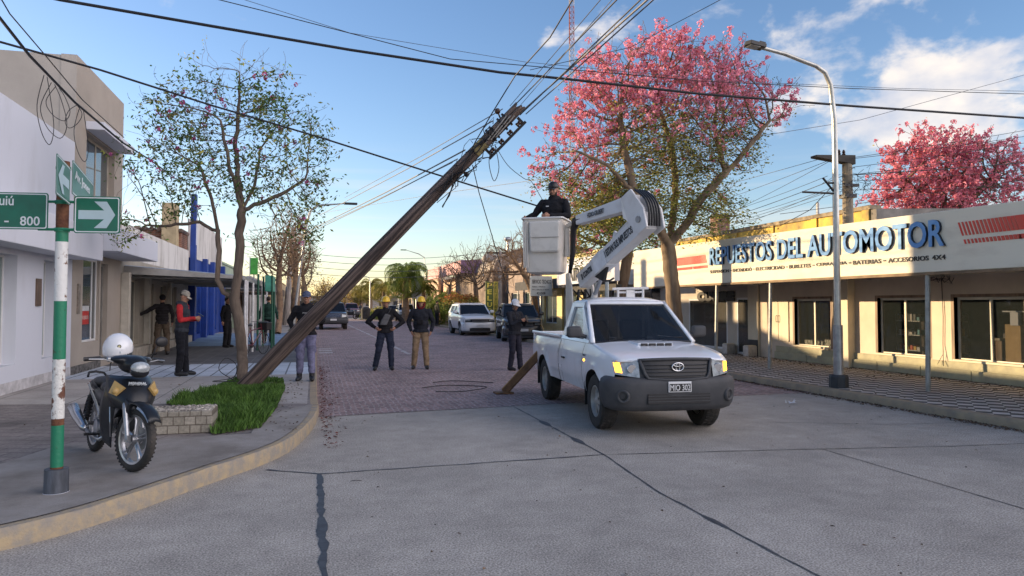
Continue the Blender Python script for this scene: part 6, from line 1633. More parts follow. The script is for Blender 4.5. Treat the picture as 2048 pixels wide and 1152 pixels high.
# ---- the white single-cab pickup with the aerial lift
m_whitepaint = paint('white_car_paint', (.80, .82, .85), dirt=(.58, .55, .51))
def lift_truck():
    P = dict(wb=3.085, fo=.80, ro=1.15, hw=.865, sill=.46, wr=.37, arch=.445, wheelw=.235, taper_f=.15, taper_r=-3.4, nose_in=.13, waist=.82, tumble=.11, crease=.80,
             belt=[(.80, .92), (.72, .965), (.5, 1.03), (0, 1.10), (-.42, 1.145), (-.6, 1.15), (-1.99, 1.16), (-2.0, 1.17), (-4.3, 1.19)],
             cab=(-.40, -1.12, -1.83, -1.96), zroof=1.80, wins=[(-.70, -1.19, -1.66, -1.74)], hood=(.72, -.42), crown=.05, bow=.13, hoodbow=.10,
             cuts=[('front_wing', .67, -.60), ('door', -.60, -1.80), ('cab_corner', -1.80, -1.99), ('bed_side', -2.01, -4.22)], handles=[('door', -1.62)], spokes=6)
    P['frontglass'] = M('truck_windscreen', (.012, .014, .017), .04, var=0, spec=.5, alpha=.8)
    P['sideglass'] = M('pale_side_glass', (.16, .20, .22), .04, var=.1, spec=.9, coat=.8)
    t, B = vehicle('lift_pickup', 'white single-cab pickup with black bumper and lit indicators carrying the aerial lift', (4.44, 9.02, 0), math.atan2(-.996, -.0845), P, m_whitepaint, cat='pickup', scale=.97)
    F_ = Face(.885, .30, 3.0, .30, .78)
    F2 = F_
    plan = subdiv([(.90, 0.0), (.89, .30), (.86, .55), (.79, .74), (.66, .855), (.50, .89), (.455, .885)], 4)
    mb = MB(); plan_band(plan, [(.33, -.10), (.36, -.03), (.41, .0), (.50, .02), (.60, .03), (.68, .03), (.735, .015), (.765, -.03), (.77, -.09)], mb)
    mb.build('front_bumper', m_plastic, t, smooth=True)
    # black wheel-arch mouldings ahead of and behind the front wheel
    mb = MB(); F_.patch(mb, [(-.52, .74), (.52, .74), (.50, 1.0), (-.50, 1.0)], 12, 5, -.01); mb.build('grille_surround', m_plastic, t, smooth=True)
    mb = MB(); F_.patch(mb, [(-.40, .765), (.40, .765), (.45, .965), (-.45, .965)], 10, 4, .0); mb.build('grille_mesh', m_black, t)
    for k in range(4):
        z = .79 + k * .045; hwid = .38 + k * .015
        mb = MB(); mb.tube([(F_.x(y, z) + .012, y, z) for y in np.linspace(-hwid, hwid, 13)], .010, 5, flat=.6); mb.build('grille_slat', m_plastic, t)
    mb = MB();
    rim_pts = [(F_.x(y, z) + .015, y, z) for y, z in [(-.49, .99), (-.46, .90), (-.44, .82), (-.40, .755), (-.2, .74), (0, .735), (.2, .74), (.40, .755), (.44, .82), (.46, .90), (.49, .99)]]
    mb.tube(rim_pts, .022, 6); mb.tube([(F_.x(y, .985) + .005, y, .985 + .015 * (1 - (y / .49) ** 2)) for y in np.linspace(-.49, .49, 13)], .022, 6); mb.build('grille_rim', m_plastic, t, smooth=True)
    e = MB(); cz, cx = .90, F_.x(0, .90) + .03
    def oval(ry, rz_, oy=0, oz=0): return [(cx - (oz) * .1, oy + ry * math.cos(a), cz + oz + rz_ * math.sin(a)) for a in np.linspace(0, 2 * PI, 25)]
    e.tube(oval(.078, .052), .009, 6, cap=False); e.tube(oval(.026, .048), .006, 6, cap=False); e.tube(oval(.058, .019, 0, .026), .006, 6, cap=False)
    e.build('emblem', m_chrome, t, smooth=True)
    for s in (-1, 1):
        c = [(.50 * s, .765), (.785 * s, .80), (.80 * s, .975), (.50 * s, .985)]
        if s < 0: c = [c[1], c[0], c[3], c[2]]
        mb = MB(); F_.patch(mb, c, 8, 6, .012); h = mb.build('headlight', m_lens_c, t, smooth=True)
        c = [(.70 * s, .82), (.775 * s, .83), (.79 * s, .95), (.72 * s, .95)]
        if s < 0: c = [c[1], c[0], c[3], c[2]]
        mb = MB(); F_.patch(mb, c, 5, 5, .018); mb.build('indicator', m_amber, h, smooth=True)
        mb = MB(); cx_ = F_.x(.59 * s, .87) + .020; mb.tube([(cx_, .59 * s, .875), (cx_ + .006, .59 * s, .875)], [.06, .055], 16); mb.build('lamp_bowl', m_chrome, h)
        mb = MB(); pts = [(.72, .62 * s)]; xx = .885 - .055
        T = Matrix.Translation((.815, .69 * s, .53)) @ Matrix.Rotation(R(90), 4, 'Y') @ Matrix.Rotation(R(0), 4, 'X')
        T = Matrix.Translation((.80, .70 * s, .53)) @ Matrix.Rotation(R(32) * s, 4, 'Z') @ Matrix.Rotation(R(90), 4, 'Y')
        mb.lathe([(.050, .01), (.055, .055), (.082, .06), (.088, .035), (.088, 0)], 20, T); mb.build('fog_lamp_ring', m_plastic, t, smooth=True)
        mb = MB(); mb.lathe([(0, .03), (.052, .032), (.052, .02)], 16, T); mb.build('fog_lamp_hole', m_black, t)
    mb = MB(); mb.box((.905, -.42, .44), (.922, .42, .565)); mb.build('lower_intake', m_black, t)
    for k in range(3):
        mb = MB(); mb.box((.922, -.42, .462 + k * .035), (.93, .42, .472 + k * .035)); mb.build('intake_bar', m_plastic, t)
    mb = MB(); mb.box((.932, -.155, .585), (.945, .155, .72)); pl = mb.build('number_plate', M('plate_white', (.7, .7, .7), .4, var=0), t, bevel=.004)
    mb = MB(); mb.box((.9451, -.142, .596), (.948, .142, .692)); mb.build('plate_field', m_black, pl)
    lettering('plate_lettering', 'MIO 302', M('plate_letter', (.75, .75, .75), .4, var=0), pl, (.9485, -.135, .606), (0, 1, 0), (0, 0, 1), width=.27, height=.075, extrude=.002)
    mb = MB(); zs = 1.105
    mb.prism([(.10, .26, 1.11), (.13, .26, 1.17), (-.25, .24, 1.185), (-.30, .23, 1.13)], (0, -.52, 0)); mb.build('bonnet_scoop', m_whitepaint, t, bevel=.02)
    for k in range(4):
        y = -.215 + k * .118; mb = MB(); mb.box((.10, y, 1.118), (.140, y + .095, 1.165)); mb.build('scoop_slot', m_black, t, bevel=.006)
    for y in (-.18, .34):
        mb = MB(); mb.ball((-.25, y, 1.175), .012, 6, 4); mb.build('washer_jet', m_black, t)
    mb = MB(); mb.tube([(-.40 + .13 * (1 - (y / .78) ** 2) + .02, y, 1.155 + .02 * (1 - (y / .78) ** 2)) for y in np.linspace(-.76, .76, 13)], .03, 6, flat=.5); mb.build('cowl', m_black, t)
    for y0, y1 in ((-.55, .05), (.05, .62)):
        mb = MB(); mb.tube([(-.30, y0, 1.175), (-.37, (y0 + y1) / 2, 1.215), (-.39, y1, 1.22)], .008, 4); mb.build('wiper', m_black, t)
    for s in (-1, 1):
        mb = MB(); y = B.W(-.48, .90) * s; mb.ball((-.48, y, .90), (.035, .012, .02), 10, 6); mb.build('side_indicator', m_amber, t)
        lettering('wing_badge', 'HILUX', m_black, t, (-.44 - (.12 if s < 0 else 0), (B.W(-.4, .97) + .004) * s, .955) if s < 0 else (-.40, (B.W(-.4, .97) + .004), .955), (1, 0, 0) if s < 0 else (-1, 0, 0), (0, 0, 1), width=.14, height=.028, extrude=.002)
        mb = MB(); z = 1.135
        mb.add([(x, (B.W(x, zz) + .003) * s, zz) for x in np.linspace(-2.1, -4.15, 12) for zz in (1.115, 1.165)], [(2 * k, 2 * k + 1, 2 * k + 3, 2 * k + 2) for k in range(11)]); mb.build('bed_stripe', M('stripe_grey', (.55, .56, .58), .5), t)
        if s < 0: lettering('bed_lettering', 'AQUI ESTAN SUS IMPUESTOS', M('stripe_letter', (.30, .32, .36), .5), t, (-4.1, (B.W(-3, 1.14) + .006) * s, 1.122), (1, 0, 0), (0, 0, 1), width=1.95, height=.034, extrude=.002, bold=.01)
    for s in (-1, 1):
        mb = MB(); mb.box((-3.085 - .50, (.60 if s > 0 else -.86), .24), (-3.085 - .48, (.86 if s > 0 else -.60), .62)); mb.build('mud_flap', m_black, t)
        mb = MB(); mb.box((-.49, (.62 if s > 0 else -.85), .26), (-.47, (.85 if s > 0 else -.62), .60)); mb.build('mud_flap', m_black, t)
        mb = MB(); mb.box((-4.2, (.775 if s > 0 else -.835), 1.15), (-2.02, (.835 if s > 0 else -.775), 1.2)); mb.build('bed_rail', m_whitepaint, t, bevel=.015)
        mb = MB(); mb.box((-4.2, (.75 if s > 0 else -.77), .7), (-2.02, (.77 if s > 0 else -.75), 1.15)); mb.build('bed_wall', m_whitepaint, t)
    mb = MB(); mb.box((-4.2, -.75, .66), (-2.02, .75, .70)); mb.build('bed_floor', m_under, t)
    mb = MB(); mb.box((-4.24, -.80, .62), (-4.201, .80, 1.18)); mb.build('tailgate', m_whitepaint, t, bevel=.01)
    mb = MB(); mb.box((-2.02, -.80, .62), (-1.985, .80, 1.15)); mb.build('bed_front', m_whitepaint, t)
    mb = MB(); mb.box((-.75, -.7, 1.0), (-.42, .7, 1.14)); mb.build('dashboard', M('dash', (.2, .19, .18), .7), t, bevel=.03)
    for s in (-1, 1):
        mb = MB(); mb.box((-1.75, .1 * s - (.0 if s > 0 else .45), .8), (-1.6, .1 * s + (.45 if s > 0 else 0), 1.45)); mb.build('seat', M('seat_grey', (.2, .2, .2), .9), t, bevel=.04)
    return t, B
truck, tB = lift_truck()
TM = Matrix.Translation((4.44, 9.02, 0)) @ Matrix.Rotation(math.atan2(-.996, -.0845), 4, 'Z') @ Matrix.Scale(.97, 4)
TI = TM.inverted()

# ---- the aerial lift mounted in the bed (moves with the truck: its parts are parts of the pickup)
m_lift = M('lift_cream_paint', (.62, .585, .53), .5, alt=(.40, .37, .32), vs=2.5, thr=(.5, .8), detail=9, coat=.2)
m_lift2 = M('lift_white_paint', (.66, .65, .64), .5, alt=(.5, .47, .44), vs=3, thr=(.5, .8), detail=9, coat=.2)
m_rust = M('rusty_steel', (.20, .105, .05), .85, alt=(.10, .06, .035), vs=7, detail=8, bump=.3)
def TL(p): return TI @ Vector(p)
def beam(a, b, w0, h0, w1, h1, name, mat, parent, up=(0, 0, 1), bev=.012, local=True):
    """tapered box beam between two world points"""
    a, b = Vector(a), Vector(b); d = (b - a).normalized(); s = d.cross(Vector(up)).normalized(); u = s.cross(d).normalized()
    P = []
    for (p, w, h) in ((a, w0, h0), (b, w1, h1)):
        for (i, j) in ((-1, -1), (1, -1), (1, 1), (-1, 1)): P.append(p + s * w * .5 * i + u * h * .5 * j)
    if local: P = [TL(p) for p in P]
    mb = MB(); mb.add(P, [(3, 2, 1, 0), (4, 5, 6, 7), (0, 1, 5, 4), (1, 2, 6, 5), (2, 3, 7, 6), (3, 0, 4, 7)])
    return mb.build(name, mat, parent, bevel=bev), d, s, u
PIV = Vector(far(1165, 563, 11.6)); ELB = Vector(far(1297, 440, 10.15)); UEL = Vector(far(1272, 408, 10.3)); TIP = Vector(far(1158, 441, 11.45))
base = TM @ Vector((-2.62, .02, .7));
lift = bpy.data.objects.new('aerial_lift', None); COL.objects.link(lift); lift.parent = truck; lift.empty_display_size = .2
mb = MB(); b0 = TL(Vector((PIV.x + .02, PIV.y + .12, .68)))
mb.tube([b0, (b0.x, b0.y, 1.28)], [.28, .26], 16); mb.build('pedestal', m_lift, lift)
px, py = b0.x, b0.y; zp = TL(PIV).z
for s in (-1, 1):
    mb = MB(); mb.prism([(px - .26, py + .17 * s, 1.25), (px + .26, py + .17 * s, 1.25), (px + .10, py + .17 * s, zp - .1), (px - .08, py + .17 * s, zp + .16), (px - .26, py + .17 * s, zp + .14)], (0, .03 * s, 0)); mb.build('turret_plate', m_lift, lift, bevel=.008)
mb = MB(); mb.box((px - .2, py - .15, 1.26), (px + .15, py + .15, 1.55)); mb.build('turret_block', m_rust, lift, bevel=.02)
mb = MB(); r = random.Random(8)
for k in range(9):
    p0 = Vector((px + r.uniform(-.15, .15), py + r.uniform(-.15, .15), 1.5)); mb.tube([p0, p0 + Vector((r.uniform(-.2, .2), r.uniform(-.2, .2), .2)), p0 + Vector((r.uniform(-.1, .25), r.uniform(-.2, .2), .45))], .014, 5, cap=False)
mb.build('hydraulic_hoses', m_black, lift)
lo, d1, s1, u1 = beam(PIV, ELB, .18, .24, .21, .29, 'lower_boom', m_lift2, lift)
if s1.dot(Vector(RT)) < 0 or True: pass
L1 = (ELB - PIV).length
fs = -1 if (s1.dot(Vector(EYEV) - PIV) < 0) else 1
def on_boom(a, d, s, u, fs, t0, w_at, up0, text, width, height, mat, parent, nm='boom_lettering', bold=.03):
    o = a + d * t0 + s * fs * (w_at + .006) + u * up0
    xd = d if (s * fs).dot(d.cross(u)) > 0 else -d
    if xd.dot(d) < 0: o = o + d * width
    q0, q1, q2 = TL(o), TL(o + xd), TL(o + u)
    return lettering(nm, text, mat, parent, q0, q1 - q0, q2 - q0, width=width / .97, height=height / .97, extrude=.003, bold=bold)
m_ink = M('faded_ink', (.05, .055, .06), .6)
on_boom(PIV, d1, s1, u1, fs, L1 * .07, .094, -.05, 'SI CONTRI', L1 * .17, .10, m_ink, lo)
on_boom(PIV, d1, s1, u1, fs, L1 * .46, .100, -.05, 'I ESTAN SUS IMPUESTOS', L1 * .40, .115, m_ink, lo)
q = PIV + d1 * L1 * .27
beam(q, q + d1 * L1 * .17, .205, .265, .21, .275, 'boom_sleeve', M('fresh_white', (.72, .73, .74), .5), lift, bev=.006)
ue = UEL - ELB
for s in (-1, 1):
    c = [ELB + d1 * .10 - u1 * .18, ELB + d1 * .16 + u1 * .10, UEL + Vector((0, 0, .15)) + d1 * .10, UEL + Vector((0, 0, .16)) - d1 * .16, UEL - Vector((0, 0, .16)) - d1 * .10, ELB - d1 * .22 + u1 * .10, ELB - d1 * .12 - u1 * .17]
    off = s1 * s * .135; ext = s1 * s * .035
    mb = MB(); P = [TL(p + off) for p in c]; E = TL(c[0] + off + ext) - P[0]; mb.prism(P, E); mb.build('elbow_plate', m_lift2, lift, bevel=.012)
    cc = TL(ELB + s1 * s * .175); c2 = TL(ELB + s1 * s * .195); mb = MB(); mb.tube([cc, c2], .05, 14); mb.build('elbow_pin', m_metalgrey, lift)
for k in range(5):
    mb = MB(); P = []
    for j in range(9):
        t_ = j / 8; a = UEL + Vector((0, 0, .14)) + d1 * .05; b = ELB - u1 * .14 + d1 * .02; m = a.lerp(b, t_) + d1 * (.13 * math.sin(PI * t_) + .05) + s1 * (-.09 + .045 * k); P.append(TL(m))
    mb.tube(P, .017, 6, cap=False); mb.build('elbow_hose', m_black, lift)
up_, d2, s2, u2 = beam(UEL + Vector((0, 0, .03)), TIP, .18, .22, .14, .15, 'upper_boom', m_lift2, lift)
fs2 = -1 if (s2.dot(Vector(EYEV) - TIP) < 0) else 1
L2 = (TIP - UEL).length
on_boom(TIP + Vector((0, 0, .0)), -d2, s2, u2, fs2, L2 * .25, .088, -.035, 'HIDRO-GRUBERT', L2 * .30, .075, m_ink, up_, bold=.02)
mb = MB(); mb.tube([TL(TIP - d2 * .12), TL(TIP + d2 * .08), TL(TIP + d2 * .15 - Vector((0, 0, .12))), TL(TIP + d2 * .17 - Vector((0, 0, .5))), TL(TIP + d2 * .25 - Vector((0, 0, .8)))], [.075, .08, .05, .045, .03], 8); mb.build('tip_hose_bundle', m_black, lift, smooth=True)
def ram(a, b, r0, r1, k=.6):
    a, b = Vector(a), Vector(b); m = a.lerp(b, k); mb = MB(); mb.tube([TL(a), TL(m)], r0, 12); o = mb.build('hydraulic_ram', m_lift, lift); mb = MB(); mb.tube([TL(m), TL(b)], r1, 10); mb.build('ram_rod', m_metalgrey, o)
ram(PIV + d1 * L1 * .60 + u1 * .17, UEL - Vector((0, 0, .17)) - d1 * .06, .045, .05, .9)
ram(Vector((PIV.x + .05, PIV.y, 1.45)), PIV + d1 * L1 * .26 - u1 * .2, .045, .035)
mb = MB(); o = PIV + d1 * L1 * .58; P = [TL(o + u1 * .12 - d1 * .1), TL(o + u1 * .12 + d1 * .14), TL(o + u1 * .26 + d1 * .06)]; mb.prism(P, TL(o + s1 * .04) - TL(o)); mb.build('ram_bracket', m_lift2, lift)
mb = MB(); o = PIV + d1 * L1 * .28; P = [TL(o - u1 * .13 - d1 * .12), TL(o - u1 * .13 + d1 * .22), TL(o - u1 * .30 + d1 * .05)]; mb.prism(P, TL(o + s1 * .05) - TL(o)); mb.build('ram_bracket', m_black, lift)
BC = Vector(far(1093, 440, 11.75)); BZ1 = BC.z; BZ0 = Vector(far(1093, 549, 11.75)).z
yaw = math.atan2(BC.y, BC.x) - PI / 2 + R(-14)
BT = TI @ (Matrix.Translation((BC.x, BC.y, 0)) @ Matrix.Rotation(yaw, 4, 'Z'))
def rrect(hx, hy, rr, n=5):
    P = []
    for cx_, cy_, a0 in ((hx - rr, hy - rr, 0), (-hx + rr, hy - rr, 90), (-hx + rr, -hy + rr, 180), (hx - rr, -hy + rr, 270)):
        for k in range(n + 1): a = R(a0 + 90 * k / n); P.append((cx_ + rr * math.cos(a), cy_ + rr * math.sin(a)))
    return P
def loft(sections, mb, cap0=True, cap1=True):
    n = len(sections[0][0]); vs = []
    for P, z in sections: vs += [(x, y, z) for x, y in P]
    fs = [(i * n + k, i * n + (k + 1) % n, (i + 1) * n + (k + 1) % n, (i + 1) * n + k) for i in range(len(sections) - 1) for k in range(n)]
    if cap0: fs.append(tuple(range(n))[::-1])
    if cap1: fs.append(tuple(range((len(sections) - 1) * n, len(sections) * n)))
    return mb.add(vs, fs)
mb = MB(BT); H_ = BZ1 - BZ0
loft([(rrect(.20, .2, .05), BZ0), (rrect(.27, .26, .06), BZ0 + .03), (rrect(.285, .275, .06), BZ0 + .12), (rrect(.315, .30, .055), BZ1 - .06), (rrect(.318, .303, .055), BZ1), (rrect(.295, .28, .05), BZ1), (rrect(.29, .275, .05), BZ1 - .3)], mb, True, False)
bk = mb.build('bucket', m_lift, lift, auto=35)
mb = MB(BT); loft([(rrect(.345, .33, .06), BZ1 - .012), (rrect(.345, .33, .06), BZ1 + .012), (rrect(.30, .285, .05), BZ1 + .012), (rrect(.30, .285, .05), BZ1 - .012)], mb, False, False); mb.build('rim', m_lift2, bk, bevel=.004)
mb = MB(BT); loft([(rrect(.21, .03, .02), BZ1 - H_ * .62), (rrect(.235, .045, .03), BZ1 - H_ * .59), (rrect(.25, .05, .03), BZ1 - H_ * .1), (rrect(.24, .045, .03), BZ1 - H_ * .07)], mb)
for i, v in enumerate(mb.v): pass
o = mb.build('front_panel', m_lift, bk, bevel=.01)
for v in o.data.vertices:
    v.co += (BT.to_3x3() @ Vector((.05, -.315, 0)))
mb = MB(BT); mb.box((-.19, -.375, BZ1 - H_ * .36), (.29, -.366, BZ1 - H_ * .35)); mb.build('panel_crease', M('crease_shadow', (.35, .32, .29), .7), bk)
for k in range(3):
    mb = MB(BT); mb.box((-.31 - .006, -.2 + k * .13, BZ0 + .15), (-.312, -.15 + k * .13, BZ1 - .12))
    mb.build('side_rib', m_lift, bk, bevel=.006)
    mb = MB(BT); mb.tube([(-.29 + k * .03, -.302, BZ0 + .1), (-.305 + k * .03, -.318, BZ1 - .05)], .012, 6); mb.build('corner_rib', m_lift, bk)
mb = MB(); mb.tube([TL(TIP + d2 * .05), BT @ Vector((.34, .0, BZ1 - .12)), BT @ Vector((.34, .0, BZ1 - .6))], .05, 8); mb.build('bucket_mount', m_lift, lift)
for a0, bb in ((1236, 1), (1286, 1)):
    p = Vector(far(a0, 594, 11.4)); top = Vector(far(a0, 578, 11.4)); q0 = TL(Vector((p.x, p.y, 1.05))); q1 = TL(top); mb = MB(); mb.tube([q0, (q0.x, q0.y, q1.z)], .022, 8); mb.build('rack_post', m_lift2, truck)
p0, p1 = TL(far(1225, 578, 11.4)), TL(far(1297, 576, 11.4)); mb = MB(); mb.tube([p0, p1], .022, 8); mb.tube([TL(far(1236, 585, 11.4)), TL(far(1286, 584, 11.4))], .016, 8); mb.build('rack_bar', m_lift2, truck)
mb = MB(); mb.cbox(TL(far(1261, 589, 11.4)), (.03, .14, .14)); mb.build('rack_plate', m_lift2, truck)
for a0 in (1190, 1212):
    p = Vector(far(a0, 592, 11.8)); t0 = Vector(far(a0 + 2, 563, 11.8)); q0 = TL(Vector((p.x, p.y, 1.0))); q1 = TL(t0); mb = MB(); mb.tube([q0, q1], [.075, .05], 8, flat=.6); mb.build('stabiliser_arm', M('pale_blue_steel', (.42, .47, .48), .5), lift)
mb = MB(); mb.tube([TL(far(1186, 563, 11.75)), TL(far(1220, 561, 11.75)), TL(far(1228, 556, 11.75))], .018, 6); mb.build('lever', m_black, lift)
mb = MB(); A = Vector((3.40, 13.0, .03)); Bp = Vector((4.05, 12.55, .86))
o, dd, ss, uu = beam(Bp, A, .09, .12, .09, .12, 'outrigger_leg', m_rust, lift, bev=.006)
q = A; mb = MB(); T = TI
mb.T = TI; mb.cbox((A.x - .02, A.y, .022), (.34, .24, .03)); mb.build('outrigger_foot', m_rust, lift, bevel=.005)
mb = MB(); a_, b_ = Bp + uu * .065, A + uu * .065; mb.tube([TL(a_), TL(b_)], .02, 6); mb.build('outrigger_strip', M('ochre_steel', (.34, .2, .08), .8), lift)

# ---- parked and distant vehicles
def suv(label, loc, rz, col, style, group=None, scale=1.0):
    dark = style == 'dark'
    P = dict(wb=2.74, fo=.83, ro=.95, hw=.93, sill=.34, wr=.365, arch=.42, wheelw=.23, taper_f=.1, taper_r=-2.4, nose_in=.15, waist=.8, tumble=.10, crease=.86,
             belt=[(.83, .82), (.72, .93), (.5, 1.0), (0, 1.06), (-.45, 1.10), (-2.6, 1.17), (-3.69, 1.2)],
             cab=(-.50, -1.20, -3.15, -3.62), zroof=1.72, wins=[(-.86, -1.34, -1.78, -1.80), (-1.86, -1.84, -2.62, -2.80), (-2.88, -2.70, -3.02, -3.2)], hood=(.80, -.5), crown=.05, bow=.13, hoodbow=.12,
             cuts=[('front_wing', .82, -.70), ('front_door', -.70, -1.82), ('rear_door', -1.82, -2.7), ('rear_wing', -2.7, -3.67)], handles=[('front_door', -1.6), ('rear_door', -2.5)], spokes=5, handlemat=col, mirrormat=col)
    t, B = vehicle('parked_suv', label, loc, rz, P, col, group=group, scale=scale)
    F_ = Face(.90, .24, 2.6, .5, .72)
    plan = subdiv([(.90, 0), (.885, .35), (.84, .62), (.74, .80), (.58, .905), (.44, .925)], 3)
    mb = MB(); plan_band(plan, [(.20, -.1), (.24, -.02), (.33, .01), (.48, .02), (.60, .01), (.70, -.02), (.72, -.06)], mb); mb.build('front_bumper', col, t, smooth=True)
    mb = MB(); plan_band(subdiv([(.915, 0), (.90, .35), (.86, .55)], 3), [(.24, 0), (.30, .02), (.40, .015), (.43, 0)], mb); mb.build('lower_intake', m_black, t)
    mb = MB(); plan_band(subdiv([(.90, 0), (.885, .35), (.84, .62), (.74, .80), (.6, .9)], 3), [(.17, -.02), (.19, .03), (.24, .035), (.26, .02)], mb); mb.build('bumper_lip', m_plastic, t)
    mb = MB(); F_.patch(mb, [(-.86, .71), (.86, .71), (.80, .87), (-.80, .87)], 16, 4, -.0); mb.build('grille', m_black, t, smooth=True)
    mb = MB(); F_.patch(mb, [(-.80, .86), (.80, .86), (.74, .95), (-.74, .95)], 16, 3, -.01); mb.build('nose_panel', col, t, smooth=True)
    for k in range(5):
        z = .735 + .026 * k; mb = MB(); mb.tube([(F_.x(y, z) + .008, y, z) for y in np.linspace(-.42, .42, 9)], .005, 4); mb.build('grille_bar', m_metalgrey, t)
    for s in (-1, 1):
        c = [(.52 * s, .775), (.86 * s, .76), (.87 * s, .86), (.50 * s, .85)]
        if s < 0: c = [c[1], c[0], c[3], c[2]]
        mb = MB(); F_.patch(mb, c, 6, 3, .012); mb.build('headlight', m_lens_c, t, smooth=True)
        mb = MB(); mb.tube([(.70, .83 * s, .62), (.70, .84 * s, .42)], .02, 5); mb.build('daylight_strip', m_lens_c, t)
        mb = MB(); mb.tube([(-1.3, .64 * s, 1.715), (-3.1, .62 * s, 1.735)], .018, 6); mb.build('roof_rail', m_metalgrey, t)
    mb = MB(); mb.box((.925, -.2, .48), (.935, .2, .6)); mb.build('number_plate', M('plate_pale', (.6, .6, .6), .5), t)
    mb = MB(); mb.box((-3.70, -.85, .3), (-3.62, .85, 1.18)); mb.build('tail_panel', col, t, bevel=.02)
    return t
m_suvwhite = paint('pearl_white_paint', (.68, .69, .70)); m_suvdark = paint('graphite_paint', (.035, .037, .042))
suv('white modern suv with black grille parked on the right beyond the dark car', (8.42, 38.2, 0), R(-90), m_suvwhite, 'light')
suv('dark graphite car half hidden behind the person in the white helmet', (9.0, 31.4, 0), R(-99), m_suvdark, 'dark', scale=.98)
def pickup4(label, loc, rz, col, grp=None, scale=1.0, chrome=True, lit=False):
    P = dict(wb=3.1, fo=.85, ro=1.15, hw=.91, sill=.50, wr=.39, arch=.46, wheelw=.25, taper_f=.2, taper_r=-3.4, nose_in=.08, waist=.85, tumble=.09, crease=.9,
             belt=[(.85, .98), (.78, 1.07), (.5, 1.12), (-.45, 1.17), (-2.75, 1.2), (-4.25, 1.22)],
             cab=(-.50, -1.1, -2.45, -2.72), zroof=1.82, wins=[(-.80, -1.22, -1.65, -1.68), (-1.76, -1.73, -2.36, -2.5)], hood=(.84, -.5), crown=.06, bow=.11, hoodbow=.06,
             cuts=[('front_wing', .84, -.65), ('front_door', -.65, -1.72), ('rear_door', -1.72, -2.74), ('bed_side', -2.76, -4.24)], handles=[('front_door', -1.5)], spokes=6, handlemat=m_chrome, mirrormat=m_black)
    t, B = vehicle('parked_pickup', label, loc, rz, P, col, cat='pickup', group=grp, scale=scale)
    F_ = Face(.90, .12, 3, .2, .8)
    mb = MB(); plan_band(subdiv([(.93, 0), (.92, .5), (.86, .8), (.68, .93), (.47, .93)], 3), [(.40, -.05), (.44, .0), (.62, .02), (.74, .01), (.76, -.05)], mb); mb.build('front_bumper', m_plastic, t, smooth=True)
    mb = MB(); F_.patch(mb, [(-.88, .75), (.88, .75), (.85, 1.06), (-.85, 1.06)], 12, 4, -.02); mb.build('front_panel', col, t)
    mb = MB(); F_.patch(mb, [(-.5, .78), (.5, .78), (.5, 1.05), (-.5, 1.05)], 8, 4, .0); mb.build('grille', m_black, t)
    for k in range(3):
        z = .83 + k * .08; mb = MB(); mb.tube([(F_.x(0, z) + .02, -.48, z), (F_.x(0, z) + .02, .48, z)], .02, 5); mb.build('grille_bar', m_chrome if chrome else m_plastic, t)
    for s in (-1, 1):
        c = [(.54 * s, .82), (.86 * s, .84), (.85 * s, 1.05), (.54 * s, 1.05)]
        if s < 0: c = [c[1], c[0], c[3], c[2]]
        mb = MB(); F_.patch(mb, c, 5, 4, .01); mb.build('headlight', m_lens_c, t)
    mb = MB(); mb.box((.945, -.2, .60), (.955, .2, .72)); mb.build('number_plate', MATS['plate_pale'], t)
    mb = MB(); mb.box((-4.28, -.84, .5), (-4.2, .84, 1.2)); mb.build('tailgate', col, t)
    return t
pickup4('dark blue-black pickup facing the camera by the left kerb, partly behind the leaning pole', (1.18, 49.5, 0), R(-90), paint('midnight_paint', (.03, .035, .05)))
pickup4('maroon pickup far down the street beyond the motorcyclist', (ony(704, 630, 92)[0], 92, 0), R(-88), paint('maroon_paint', (.16, .06, .07)))
pickup4('small white vehicle seen between the two persons in yellow helmets', (ony(808, 635, 70)[0] + .3, 70, 0), R(-90), m_suvwhite, scale=.95)
suv('dark small car just left of the distant white vehicle between the two men', (ony(792, 632, 80)[0], 80, 0), R(-90), m_suvdark, 'dark', scale=.9)
# ------------------------------------------------------------------ people
def blend(mb, vox, smooth_it=6, wrinkle=0.0, wscale=9.0, seed=0, sharpz=None):
    """fuse overlapping closed shapes into one continuous skin"""
    me = bpy.data.meshes.new('fuse'); me.from_pydata(mb.v, [], mb.f)
    bm = bmesh.new(); bm.from_mesh(me); bmesh.ops.recalc_face_normals(bm, faces=bm.faces); bm.to_mesh(me); bm.free()
    o = bpy.data.objects.new('fuse', me); COL.objects.link(o)
    md = o.modifiers.new('r', 'REMESH'); md.mode = 'VOXEL'; md.voxel_size = vox
    if smooth_it:
        ms = o.modifiers.new('s', 'SMOOTH'); ms.factor = .5; ms.iterations = smooth_it
    out = bpy.data.meshes.new_from_object(o.evaluated_get(bpy.context.evaluated_depsgraph_get()))
    bpy.data.objects.remove(o); bpy.data.meshes.remove(me)
    if wrinkle:
        nn = [v.normal.copy() for v in out.vertices]
        for v, n in zip(out.vertices, nn):
            p = v.co; k = mnoise.noise(Vector((p.x * wscale, p.y * wscale, p.z * wscale * 2.2 + seed))) + .5 * mnoise.noise(Vector((p.x * wscale * 2, p.y * wscale * 2, p.z * wscale * 4 + seed)))
            v.co = p + n * k * wrinkle
    out.polygons.foreach_set('use_smooth', [True] * len(out.polygons))
    return out
def link_mesh(name, me, mat, parent):
    me.name = name; me.materials.clear(); me.materials.append(mat)
    o = bpy.data.objects.new(name, me); COL.objects.link(o); o.parent = parent; return o
